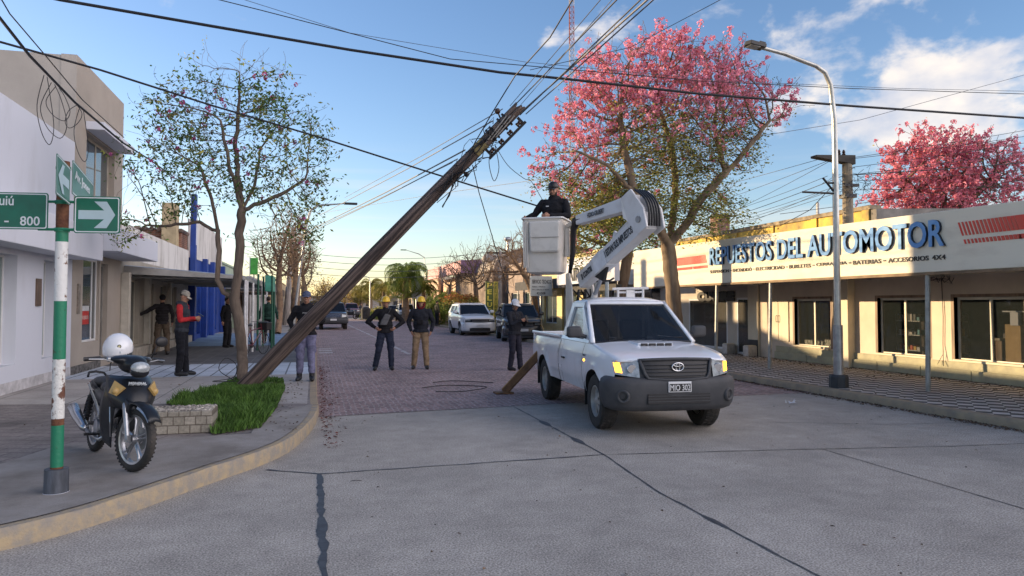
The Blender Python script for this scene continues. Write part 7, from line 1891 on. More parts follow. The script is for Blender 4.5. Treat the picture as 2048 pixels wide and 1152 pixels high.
def cap(mb, a, b, ra, rb, n=12):
    """tapered capsule"""
    a, b = Vector(a), Vector(b); d = (b - a); L = d.length
    if L < 1e-6: mb.ball(a, ra, n, 8); return
    d.normalize(); P, rs = [], []
    for t in (-1, -.86, -.5): P.append(a + d * ra * t); rs.append(ra * math.sqrt(max(1e-4, 1 - t * t)))
    P += [a, b]; rs += [ra, rb]
    for t in (.5, .86, 1): P.append(b + d * rb * t); rs.append(rb * math.sqrt(max(1e-4, 1 - t * t)))
    mb.tube(P, rs, n)
SKIN = M('skin', (.34, .18, .12), .55, var=.08, vs=20, spec=.35)
def cloth(name, c, rough=.9, var=.18): return M(name, c, rough, var=var, vs=9, bump=.25, bs=220, spec=.2)
def person(label, loc, facing, H=1.75, arms=None, legs=None, top=None, bottom=None, shoe=None, skin=SKIN, sleeve=None, lean=0.0, head_turn=0.0, head_tilt=0.0,
           hat=None, hair=None, beard=None, hood=None, vox=.0095, vest=None, pocket=False, seated=False, curl=.5, boots=.0, torso_w=1.0, cut=None, detail=True, hold=None):
    """local frame: the person faces -y, x is the person's left-hand side of the picture's right; lengths for a 1.75 m figure"""
    t = thing('person', label, 'person', loc, facing); k = H / 1.75; t.scale = (k,) * 3
    V = Vector
    A = dict(R=((-.30, .03, 1.16), (-.33, -.02, .92)), L=((.30, .03, 1.16), (.33, -.02, .92))); A.update(arms or {})
    G = dict(R=((-.11, -.02, .50), (-.12, .02, .09)), L=((.11, -.02, .50), (.12, .02, .09))); G.update(legs or {})
    hip = {'R': V((-.095, .01, .90)), 'L': V((.095, .01, .90))}
    lo = V((0, -lean, 0))
    sh = {'R': V((-.185 * torso_w, .02, 1.43)) + lo, 'L': V((.185 * torso_w, .02, 1.43)) + lo}
    neck = V((0, .015, 1.50)) + lo; hc = V((0, -.005, 1.645)) + lo * 1.15
    # --- body: one continuous skin
    b = MB()
    b.ball(V((0, .01, .96)) + lo * .1, (.155, .105, .12)); b.ball(V((0, .01, 1.12)) + lo * .5, (.135, .095, .14)); b.ball(V((0, .01, 1.31)) + lo * .8, (.17 * torso_w, .11, .16))
    cap(b, sh['R'] * .8 + V((0, 0, .286)), sh['L'] * .8 + V((0, 0, .286)), .06, .06)
    cap(b, neck - V((0, 0, .05)), hc - V((0, -.01, .07)), .056, .054)
    for s in 'RL':
        e, w = V(A[s][0]), V(A[s][1])
        cap(b, sh[s], e, .052, .040); cap(b, e, w, .040, .027)
        kn, an = V(G[s][0]), V(G[s][1])
        cap(b, hip[s], kn, .083, .055); cap(b, kn, an, .053, .036)
        cap(b, an + V((0, .02, -.03)), an + V((0, -.09, -.05)), .030, .022)
    HT = Matrix.Translation(hc) @ Matrix.Rotation(head_turn, 4, 'Z') @ Matrix.Rotation(head_tilt, 4, 'X')
    b.T = HT
    b.ball((0, .012, .035), (.074, .092, .09), 18, 12); b.ball((0, -.022, -.03), (.058, .062, .078), 16, 10); b.ball((0, -.045, -.085), (.032, .03, .024))
    b.ball((0, -.092, -.012), (.012, .016, .024)); b.ball((0, -.102, -.026), (.015, .014, .011)); b.ball((0, -.074, .022), (.048, .016, .012)); b.ball((0, -.083, -.062), (.024, .011, .009))
    for s in (-1, 1): b.ball((.076 * s, .012, -.008), (.010, .019, .03)); b.ball((.036 * s, -.066, -.022), (.019, .016, .015))
    b.T = None
    for s, sg in (('R', -1), ('L', 1)):
        e, w = V(A[s][0]), V(A[s][1]); d = (w - e).normalized()
        inw = V((-sg, 0, 0)); u = (inw - d * inw.dot(d)).normalized() if abs(inw.dot(d)) < .95 else V((0, 1, 0)); v = d.cross(u).normalized()
        if v.y > 0: v = -v      # v towards the front: thumb side
        pc = w + d * .05
        cap(b, w + d * .02 - v * .015, w + d * .08 - v * .022, .020, .018); cap(b, w + d * .02 + v * .012, w + d * .082 + v * .018, .020, .018); cap(b, w - d * .01, w + d * .03, .025, .024)
        for j, (off, ln) in enumerate(((.028, .066), (.009, .074), (-.010, .070), (-.028, .056))):
            p = w + d * .088 + v * off; c = curl; dd = d
            for q, fr in enumerate((.45, .32, .23)):
                nd = (dd * math.cos(c * .75) + u * math.sin(c * .75)).normalized(); p2 = p + nd * ln * fr; cap(b, p, p2, .0095 - .001 * q, .0088 - .001 * q, 8); p, dd = p2, nd
        p = w + d * .03 + v * .026; p2 = p + (d * .6 + v * .7 + u * .35).normalized() * .034; cap(b, p, p2, .012, .010, 8); p3 = p2 + (d * .9 + u * .45).normalized() * .028; cap(b, p2, p3, .010, .008, 8)
    link_mesh('body', blend(b, vox, 3), skin, t)
    # --- clothing, each garment its own fused shell
    c = MB()
    c.ball(V((0, .01, .92)) + lo * .1, (.195 * torso_w, .138, .14)); c.ball(V((0, .01, 1.10)) + lo * .5, (.186 * torso_w, .135, .2)); c.ball(V((0, .008, 1.30)) + lo * .8, (.196 * torso_w, .134, .18))
    cap(c, sh['R'] * .78 + V((0, 0, .31)), sh['L'] * .78 + V((0, 0, .31)), .075, .075); cap(c, neck - V((0, 0, .03)), neck + V((0, -.003, .012)), .072, .066)
    for s in 'RL':
        e, w = V(A[s][0]), V(A[s][1]); x = c if not sleeve else None
        if x is not None:
            cap(c, sh[s], e, .072, .058); cap(c, e, e.lerp(w, .93), .056, .041)
    if hood: c.ball(neck + V((0, .07, .0)), (.12, .075, .065)); c.ball(neck + V((0, .03, .02)), (.10, .09, .05))
    me = blend(c, vox, 4, .010, 8, len(label)); hem = cut or .91
    for v_ in me.vertices:
        if v_.co.z < hem and abs(v_.co.x) < .24: v_.co.z = hem + (v_.co.z - hem) * .05
    o = link_mesh(vest or 'jacket', me, top, t)
    if sleeve:
        for s in 'RL':
            e, w = V(A[s][0]), V(A[s][1]); c2 = MB(); cap(c2, sh[s], e, .066, .054); cap(c2, e, e.lerp(w, .93), .052, .040)
            link_mesh('sleeve', blend(c2, vox, 3, .006, 8, 3), sleeve, t)
    c = MB(); c.ball(V((0, .01, .945)), (.165, .12, .10))
    for s in 'RL':
        kn, an = V(G[s][0]), V(G[s][1])
        cap(c, hip[s], kn, .106, .082); cap(c, kn, kn.lerp(an, .97 - boots), .080, .070)
        if pocket: c.ball(hip[s].lerp(kn, .72) + V((.075 if s == 'L' else -.075, 0, 0)), (.03, .06, .08))
    link_mesh('trousers', blend(c, vox, 4, .009, 7, 5), bottom, t)
    for s in 'RL':
        kn, an = V(G[s][0]), V(G[s][1]); c = MB()
        gz = an.z - .09
        out = -.12 if s == 'R' else .12
        f = V((out, -1, 0)).normalized()
        cap(c, an + V((0, .03, -.035)), an + f * .09 + V((0, 0, -.045)), .056, .052); cap(c, an + f * .09 + V((0, 0, -.045)), an + f * .17 + V((0, 0, -.055)), .052, .04)
        cap(c, an + V((0, .005, -.01)), an + V((0, .005, .05 + boots * .5)), .056, .058)
        me = blend(c, vox, 3)
        for v_ in me.vertices: v_.co.z = max(v_.co.z, gz)
        link_mesh('boot' if boots else 'shoe', me, shoe or m_black, t)
    def on_head(name, mb, mat, **kw): mb.T = None; return mb.build(name, mat, t, **kw)
    if hair:
        h = MB(HT); h.ball((0, .022, .045), (.079, .093, .088), 16, 10); me = blend(h, .008, 2, .003, 30)
        for v_ in me.vertices:
            q = HT.inverted() @ v_.co
            if q.y < -.035 and q.z < .065: v_.co = HT @ V((q.x * .9, max(q.y, -.035), q.z))
        link_mesh('hair', me, hair, t)
    if beard:
        h = MB(HT); h.ball((0, -.042, -.083), (.045, .04, .032)); h.ball((0, -.075, -.052), (.028, .02, .008))
        for s in (-1, 1): h.ball((.05 * s, -.02, -.06), (.018, .04, .04))
        link_mesh('beard', blend(h, .007, 2, .002, 40), beard, t)
    if detail:
        for s in (-1, 1):
            h = MB(HT); h.ball((.031 * s, -.078, .002), (.012, .006, .006), 10, 6); h.build('eye', M('eye_dark', (.03, .02, .015), .3, var=0), t, smooth=True)
            h = MB(HT); h.ball((.032 * s, -.085, .022), (.02, .006, .0045), 8, 5); h.build('eyebrow', M('brow_dark', (.03, .02, .015), .9, var=0), t, smooth=True)
    if hat:
        kind, m = hat
        h = MB(HT)
        if kind == 'cap' or kind == 'cap_back':
            h.lathe([(0, .142), (.035, .138), (.062, .122), (.080, .095), (.086, .06), (.086, .035), (.080, .034)], 20, Matrix.Translation((0, .012, 0)) @ Matrix.Scale(1.12, 4, (0, 1, 0)))
            o = h.build('cap', m, t, smooth=True)
            h = MB(HT); sgn = 1 if kind == 'cap' else -1
            h.grid(lambda a, q: ((a * 2 - 1) * .072 * (1 - .35 * q * q), (-.072 - .085 * q * math.sqrt(max(0, 1 - (a * 2 - 1) ** 2 * .6))) * sgn, .050 - .018 * q - .02 * (a * 2 - 1) ** 2), 10, 5); h.build('visor', m, o, smooth=True, solid=.006)
        if kind == 'helmet':
            h.lathe([(0, .165), (.03, .163), (.065, .150), (.092, .118), (.104, .075), (.108, .040), (.125, .030), (.125, .024), (.104, .028), (.100, .05)], 26, Matrix.Translation((0, .01, 0)) @ Matrix.Scale(1.13, 4, (0, 1, 0)))
            o = h.build('hard_hat', m, t, smooth=True)
            h = MB(HT); h.grid(lambda a, q: ((a * 2 - 1) * .095 * (1 - .25 * q), -.085 - .085 * q * (1 - .45 * (a * 2 - 1) ** 2), .037 - .012 * q), 10, 4); h.build('peak', m, o, smooth=True, solid=.006)
            h = MB(HT); h.tube([(0, -.1, .11), (0, -.05, .158), (0, .02, .172), (0, .09, .15)], .012, 6); h.build('helmet_ridge', m, o, smooth=True)
            h = MB(HT); h.tube([(-.088, .0, .03), (-.07, -.035, -.06), (0, -.06, -.118), (.07, -.035, -.06), (.088, 0, .03)], .004, 4, cap=False); h.build('chin_strap', m_black, o)
        if kind == 'beanie':
            h.ball((0, .018, .052), (.088, .102, .098), 18, 12); h.build('beanie', m, t, smooth=True)
    return t, HT
m_navyj = cloth('dark_navy_cloth', (.022, .024, .032)); m_blackj = cloth('black_cloth', (.016, .016, .019)); m_greyj = cloth('charcoal_cloth', (.045, .045, .05))
m_navyt = cloth('navy_trousers', (.026, .032, .055)); m_khaki = cloth('khaki_trousers', (.27, .19, .12)); m_blueg = cloth('blue_grey_work_trousers', (.17, .17, .27)); m_brownt = cloth('brown_camouflage', (.10, .075, .055))
m_redc = cloth('red_sleeve', (.42, .03, .035)); m_ycap = M('yellow_helmet', (.72, .46, .02), .35, var=.05, coat=.3); m_whelm = M('white_helmet', (.62, .63, .66), .35, var=.05, coat=.3)
m_hair = M('dark_hair', (.02, .015, .012), .8); m_capblue = cloth('blue_grey_cap', (.12, .14, .22)); m_capgrey = cloth('stone_cap', (.36, .33, .28))
fc = lambda x, y: math.atan2(x, -y) + 0.0  # unused helper for facings
def face_cam(x, y, off=0.0): return math.atan2(-x, y) * 1.0 * -1 * -1 + off if False else (-math.atan2(x, y) + off)

hips_arms = dict(R=((-.43, .10, 1.17), (-.235, -.055, 1.03)), L=((.43, .10, 1.17), (.235, -.055, 1.03)))
p1, HT = person('person in a yellow hard hat and black top with grey crossbody bag, hands on hips', (1.72, 18.45, .004), face_cam(1.72, 18.5, .05), 1.80, arms=hips_arms,
    legs=dict(R=((-.16, -.03, .50), (-.24, .02, .09)), L=((.13, -.02, .50), (.15, .02, .09))), top=m_blackj, bottom=m_navyt, hat=('helmet', m_ycap), hair=m_hair, pocket=True, hood=False, curl=.9)
mb = MB();
for q in range(1): mb.prism([(-.16, -.15, 1.10), (.02, -.17, 1.10), (.12, -.16, 1.34), (-.02, -.17, 1.38)], (0, -.05, 0))
mb.build('crossbody_bag', cloth('grey_bag', (.12, .12, .125)), p1, bevel=.02)
mb = MB(); mb.tube([(-.16, -.12, 1.14), (-.05, -.165, 1.28), (.08, -.15, 1.42), (.13, -.04, 1.52), (.10, .08, 1.48), (-.05, .15, 1.3), (-.17, .10, 1.15), (-.19, -.02, 1.10), (-.16, -.12, 1.12)], .014, 6); mb.build('bag_strap', m_black, p1)
p2, HT = person('person in a yellow hard hat and khaki trousers with hands near the pockets', (2.62, 18.5, .004), face_cam(2.6, 18.5, -.02), 1.80,
    arms=dict(R=((-.31, .05, 1.17), (-.23, -.05, .93)), L=((.31, .05, 1.17), (.25, -.05, .93))), legs=dict(R=((-.13, -.02, .50), (-.17, .02, .09)), L=((.12, -.02, .50), (.15, .02, .09))), top=m_navyj, bottom=m_khaki, hat=('helmet', m_ycap), hair=m_hair, hood=True, torso_w=1.05, curl=.8)
mb = MB(HT); mb.tube([(-.085, .03, .02), (-.075, -.01, -.09), (-.03, -.03, -.14), (.03, -.03, -.14), (.075, -.01, -.09), (.09, .03, .02)], .028, 8); mb.build('red_neck_warmer', cloth('dark_red_cloth', (.13, .015, .02)), p2, smooth=True)
mb = MB(); mb.cbox((-.02, -.145, 1.17), (.16, .05, .12)); mb.build('waist_bag', m_blackj, p2, bevel=.02)
# man in blue-grey cap behind the leaning pole
p3, HT = person('person in a blue-grey cap and work trousers half behind the leaning pole', (-.16, 14.85, .154), face_cam(-.16, 14.85, -.1), 1.73,
    arms=dict(R=((-.33, .06, 1.18), (-.24, -.08, 1.0)), L=((.32, -.02, 1.20), (.16, -.20, 1.12))), legs=dict(R=((-.11, -.03, .50), (-.13, .02, .09)), L=((.10, -.01, .50), (.12, -.04, .09))), top=m_blackj, bottom=m_blueg, hat=('cap', m_capblue), hair=m_hair, boots=.22, hood=True, pocket=True, torso_w=1.05)
lettering('chest_lettering', 'POLO', M('pale_print', (.5, .5, .5), .7), p3, (-.06, -.142, 1.33), (1, 0, 0), (0, 0, 1), width=.13, height=.03, extrude=.002)
p4, HT = person('person in a white hard hat and dark clothes holding up a phone', (4.86, 17.55, .004), face_cam(4.9, 17.5, .85), 1.72,
    arms=dict(R=((-.25, -.10, 1.17), (-.10, -.30, 1.27)), L=((.25, -.10, 1.17), (.10, -.30, 1.27))), legs=dict(R=((-.12, -.02, .50), (-.13, .05, .09)), L=((.12, -.03, .50), (.14, -.06, .09))), top=m_navyj, bottom=cloth('dark_trousers', (.03, .03, .045)), hat=('helmet', m_whelm), hair=m_hair, head_tilt=.25, curl=1.1, torso_w=1.15)
mb = MB(); mb.cbox((.0, -.39, 1.33), (.075, .012, .15), (-.35, 0, 0)); tag_p = mb.build('phone', m_black, None, bevel=.004)
tag_p.matrix_world = Matrix.Translation(p4.location) @ Matrix.Rotation(p4.rotation_euler.z, 4, 'Z') @ Matrix.Scale(p4.scale.x, 4); tag(tag_p, 'black phone held up by the person in the white hard hat', 'phone')
p5, HT = person('person in a stone cap and red sleeves looking down at a phone', (-2.70, 16.55, .157), face_cam(-2.7, 16.5, 1.25), 1.76,
    arms=dict(R=((-.23, -.04, 1.16), (-.08, -.28, 1.20)), L=((.23, -.04, 1.16), (.08, -.27, 1.17))), legs=dict(R=((-.10, -.02, .50), (-.11, .02, .09)), L=((.10, -.02, .50), (.12, -.05, .09))), top=cloth('slate_vest', (.035, .04, .05)), bottom=cloth('black_trousers', (.014, .015, .02)), sleeve=m_redc, vest='vest', hat=('cap', m_capgrey), hair=m_hair, head_tilt=.5, hood=True, curl=.9, lean=.03, torso_w=1.05)
mb = MB(); mb.cbox((.0, -.37, 1.27), (.07, .012, .14), (-1.0, 0, 0)); ph = mb.build('phone', m_black, None, bevel=.004)
ph.matrix_world = Matrix.Translation(p5.location) @ Matrix.Rotation(p5.rotation_euler.z, 4, 'Z') @ Matrix.Scale(p5.scale.x, 4); tag(ph, 'small dark phone in the hands of the red-sleeved person', 'phone')
p6, HT = person('person in a dark quilted jacket seen from behind, reaching to the shop window', (-4.40, 23.6, .157), face_cam(-4.4, 23.6, PI + .1), 1.76,
    arms=dict(R=((-.29, -.03, 1.18), (-.28, -.06, .95)), L=((.42, .0, 1.28), (.70, -.06, 1.14))), legs=dict(R=((-.14, -.02, .50), (-.15, .02, .09)), L=((.12, -.05, .50), (.19, .05, .09))), top=cloth('quilted_black', (.028, .025, .028)), bottom=m_brownt, hair=m_hair, pocket=True, detail=False, hat=('beanie', m_blackj))
for z in (1.02, 1.10, 1.18, 1.26, 1.34, 1.42):
    mb = MB(); mb.tube([(.178 * math.cos(a) * (1.06 if z > 1.2 else 1), .01 + .136 * math.sin(a), z) for a in np.linspace(0, 2 * PI, 25)], .004, 4, cap=False); mb.build('quilting_seam', m_black, p6)
p7, HT = person('person in black mostly hidden behind the sparse tree', (-2.95, 27.0, .157), face_cam(-2.9, 27, 1.0), 1.72, top=m_blackj, bottom=m_blackj, hair=m_hair, vox=.013, arms=dict(L=((.26, -.08, 1.2), (.22, -.28, 1.1))))
p8, HT = person('person in dark green clothes standing behind the green canopy posts', (-1.72, 29.2, .157), face_cam(-1.7, 29, PI), 1.78, top=cloth('bottle_green', (.02, .05, .04)), bottom=m_blackj, hair=m_hair, vox=.013, detail=False)
a = ground(716, 634, 0); p9, HT = person('person walking in dark clothes far down the street beside the maroon pickup', (a[0], a[1] - 6, .02), 1.2, 1.74, top=m_greyj, bottom=m_blackj, hair=m_hair, vox=.016, detail=False, legs=dict(R=((-.1, -.12, .52), (-.1, -.10, .09)), L=((.1, .02, .5), (.1, .16, .1))))
x = ony(874, 640, 52)[0]; p10, HT = person('person in olive clothes standing on the verge left of the bush', (x, 52, .13), 1.9, 1.76, top=cloth('olive_cloth', (.05, .05, .035)), bottom=m_blackj, hair=m_hair, vox=.015, detail=False)
bw = TM @ BT @ Vector((-.02, 0, 0)); bfloor = BZ0 + .05
Bh = 1.74;
p11, HT = person('person in a black cap, dark jacket and beard standing in the lift bucket with hands on its rim', (BC.x - .0, BC.y + .02, BZ0 + .05), 0, 1.70)if False else (None, None)
s_ = 1.72 / 1.75
feet = Vector((BC.x + .13, BC.y + .03, far(1107, 362, 11.8)[2] - 1.79 * s_))
p11, HT = person('bearded person in a black cap standing in the lift bucket', tuple(feet), face_cam(BC.x, BC.y, -.28), 1.72,
    arms=dict(R=((-.34, .03, 1.24), (-.43, -.12, BZ1 / s_ - feet.z / s_ + .045)), L=((.27, -.08, 1.20), (.02, -.30, BZ1 / s_ - feet.z / s_ + .045))), legs=dict(R=((-.08, -.20, .67), (-.08, .03, .41)), L=((.08, -.20, .67), (.09, .03, .41))), top=m_blackj, bottom=m_navyt, hat=('cap', m_black), hair=m_hair, beard=m_hair, hood=True, head_tilt=.22, torso_w=1.05, curl=1.1)
mb = MB(); mb.cbox((-.07, -.128, 1.36), (.05, .008, .02)); mb.build('chest_mark', M('pale_print2', (.45, .45, .45), .7), p11)
def small_rider():
    a = ground(694, 636, 0); t = thing('motorcycle', 'dark motorcycle with box seen side-on far down the street', 'motorcycle', (a[0], a[1] - 8, .01), R(-20))
    for xx in (-.6, .6):
        w = MB(); w.lathe([(.22, -.05), (.3, -.04), (.31, 0), (.3, .04), (.22, .05)], 16, Matrix.Translation((xx, 0, .31)) @ Matrix.Rotation(R(90), 4, 'X'), close=True); w.build('wheel', m_tyre, t)
    w = MB(); w.prism([(-.6, -.12, .5), (.35, -.12, .45), (.5, -.12, .95), (.2, -.12, .8), (-.3, -.12, .85), (-.75, -.12, .9)], (0, .24, 0)); w.build('bodywork', m_black, t, bevel=.03)
    w = MB(); w.tube([(.6, 0, .31), (.42, 0, 1.0)], .04, 6); w.tube([(.4, -.3, 1.02), (.4, .3, 1.02)], .02, 6); w.build('fork_and_bars', m_metalgrey, t)
    w = MB(); w.box((-.95, -.18, .9), (-.6, .18, 1.2)); w.build('rear_box', m_black, t, bevel=.03)
small_rider()
# ------------------------------------------------------------------ street-name post
sp = thing('street_sign_post', 'rusty green and white street-sign post with arrow plates at the near left corner', 'sign post', (-1.98, 6.58, .15))
SX, SY = -1.98, 6.58
def zat(b, a=118): return far(a, b, np.dot(np.array([SX, SY, 0]) - EYEV, FW))[2] - .15
m_sgreen = M('sign_green', (.008, .135, .085), .45, alt=(.012, .10, .065), vs=5, coat=.2)
m_pgreen = M('post_green_paint', (.012, .17, .09), .5, alt=(.05, .035, .02), vs=14, thr=(.62, .72), detail=8, bump=.2)
m_pwhite = M('post_white_paint', (.62, .62, .60), .55, alt=(.13, .06, .03), vs=13, thr=(.58, .66), detail=9, bump=.3)
m_prust = M('post_rust', (.09, .035, .02), .9, alt=(.16, .07, .035), vs=16, detail=8, bump=.5)
m_swhite = M('sign_white', (.62, .66, .68), .45, var=.06, coat=.2); m_sarrow = M('sign_arrow', (.38, .50, .55), .45, var=.05)
zs = [.0, zat(945), zat(905), zat(850), zat(770), zat(745), zat(600), zat(590), zat(482), zat(462), zat(318)]
def seg(z0, z1, mat, nm='post_section', r=.046):
    w = MB(); w.tube([(0, 0, z0), (0, 0, z1)], r, 16); w.build(nm, mat, sp, auto=40)
m_ppeel = M('peeling_white_paint', (.60, .60, .57), .6, alt=(.12, .05, .03), vs=11, thr=(.50, .56), detail=9, bump=.5)
seg(.15, zat(934), m_prust); seg(zat(934), zat(851), m_pgreen); seg(zat(851), zat(838), m_prust, r=.0455); seg(zat(838), zat(719), m_ppeel); seg(zat(719), zat(602), m_pgreen) ; seg(zat(602), zat(482), m_pwhite); seg(zat(482), zat(455), m_pgreen); seg(zat(455), zat(318), m_prust)
w = MB(); w.tube([(0, 0, 0), (0, 0, .19), (0, 0, .19)], [.088, .086, .075], 22); w.build('concrete_collar', M('dark_grey_pipe', (.075, .085, .105), .6, var=.2, stretch=(1, 1, .2), vs=20), sp, auto=40)
w = MB(); w.lathe([(.09, -.004), (.098, -.003), (.09, .006)], 20); w.build('mortar_ring', m_white, sp)
def plate(name, origin, xd, w_, h_, z0, arrow=None, texts=(), rr=.02):
    """green plate with white border; xd = reading direction in plan"""
    xd = Vector(xd).normalized(); up = Vector((0, 0, 1)); nd = xd.cross(up); o = Vector(origin) + up * z0
    def P(x, z, d=0): return o + xd * x + up * z + nd * d
    def rr_(x0, z0_, x1, z1_, r, n=4):
        pts = []
        for cx_, cz_, a0 in ((x1 - r, z1_ - r, 0), (x0 + r, z1_ - r, 90), (x0 + r, z0_ + r, 180), (x1 - r, z0_ + r, 270)):
            for k in range(n + 1): a = R(a0 + 90 * k / n); pts.append((cx_ + r * math.cos(a), cz_ + r * math.sin(a)))
        return pts
    w = MB(); out = rr_(0, 0, w_, h_, rr); w.prism([P(x, z, -.002) for x, z in out], nd * .004); pl = w.build(name, m_sgreen, sp)
    w = MB(); a_, b_ = rr_(.008, .008, w_ - .008, h_ - .008, rr * .8), rr_(.016, .016, w_ - .016, h_ - .016, rr * .7); w.ring([P(x, z, .0032) for x, z in a_], [P(x, z, .0032) for x, z in b_]); w.build('border', m_swhite, pl)
    if arrow:
        s, x0, x1, zc_, L, hw = arrow
        X = lambda x: x if s > 0 else (x0 + x1 - x)
        t = .036
        pts = [(x0, zc_ - t), (x1 - L, zc_ - t), (x1 - L - .075, zc_ - hw), (x1 - L + .02, zc_ - hw), (x1, zc_), (x1 - L + .02, zc_ + hw), (x1 - L - .075, zc_ + hw), (x1 - L, zc_ + t), (x0, zc_ + t)]
        w = MB(); w.poly([P(X(x), z, .0045) for x, z in pts]); w.build('arrow', m_sarrow, pl, solid=.001)
    for (tx, x, z, w2, h2, bold) in texts:
        lettering('lettering', tx, m_swhite, pl, P(x, z, .003), xd, up, width=w2, height=h2, extrude=.0015, bold=bold)
    return pl
dS = float(np.dot(np.array([SX, SY, 1.65]) - EYEV, FW))
def wx(a0, a1): return (a1 - a0) / _f * dS
ang = Vector((math.cos(R(-YAW) + R(8)), math.sin(R(-YAW) + R(8)), 0))
kx = 1 / max(.1, ang.dot(Vector(RT)))
z0, z1 = zat(465), zat(390)
o_ = ang * ((150 - 123) / _f * dS * kx); nd_ = ang.cross(Vector((0, 0, 1)))
plate('street_plate', o_ + nd_ * .055, ang, wx(150, 236) * kx, z1 - z0, z0, arrow=(1, .035, wx(150, 227) * kx, (z1 - z0) / 2, .085, (z1 - z0) * .36))
wl_ = .92
plate('street_plate', ang * (-(123 - 103) / _f * dS * kx - wl_) + nd_ * .055, ang, wl_, zat(385) - zat(459), zat(459), texts=(('Aguiú', .45, .165, .215, .105, .012), ('700', .22, .035, .13, .07, .015), ('-', .60, .055, .032, .012, .03), ('800', .715, .03, .145, .075, .012)))

pp = ang * (-(123 - 22) / _f * dS * kx) + nd_ * .060 + Vector((0, 0, zat(404)));
ang2 = Vector((-.15, .99, 0)).normalized()
zu0 = zat(390)
hz = .32
a2 = ang2
plate('street_plate', -a2 * .70 + a2.cross(Vector((0, 0, 1))) * .055, a2, .64, .30, 2.30, arrow=(-1, .06, .56, .15, .2, .11))
plate('street_plate', a2 * .055 + a2.cross(Vector((0, 0, 1))) * .055, a2, 1.36, .28, 2.41, texts=(('Av. Jones', .12, .12, .95, .10, .02),))
for zc_ in (zat(458), zat(402)):
    w = MB(); w.tube([ang * -.16 + nd_ * .045 + Vector((0, 0, zc_)), ang * .16 + nd_ * .045 + Vector((0, 0, zc_))], .011, 4); w.tube([(0, 0, zc_ - .015), (0, 0, zc_ + .015)], .055, 14); w.build('clamp', m_pgreen, sp)
w = MB(); w.tube([(0, 0, zat(335)), (0, 0, zat(329))], .055, 14); w.build('clamp', m_pgreen, sp)

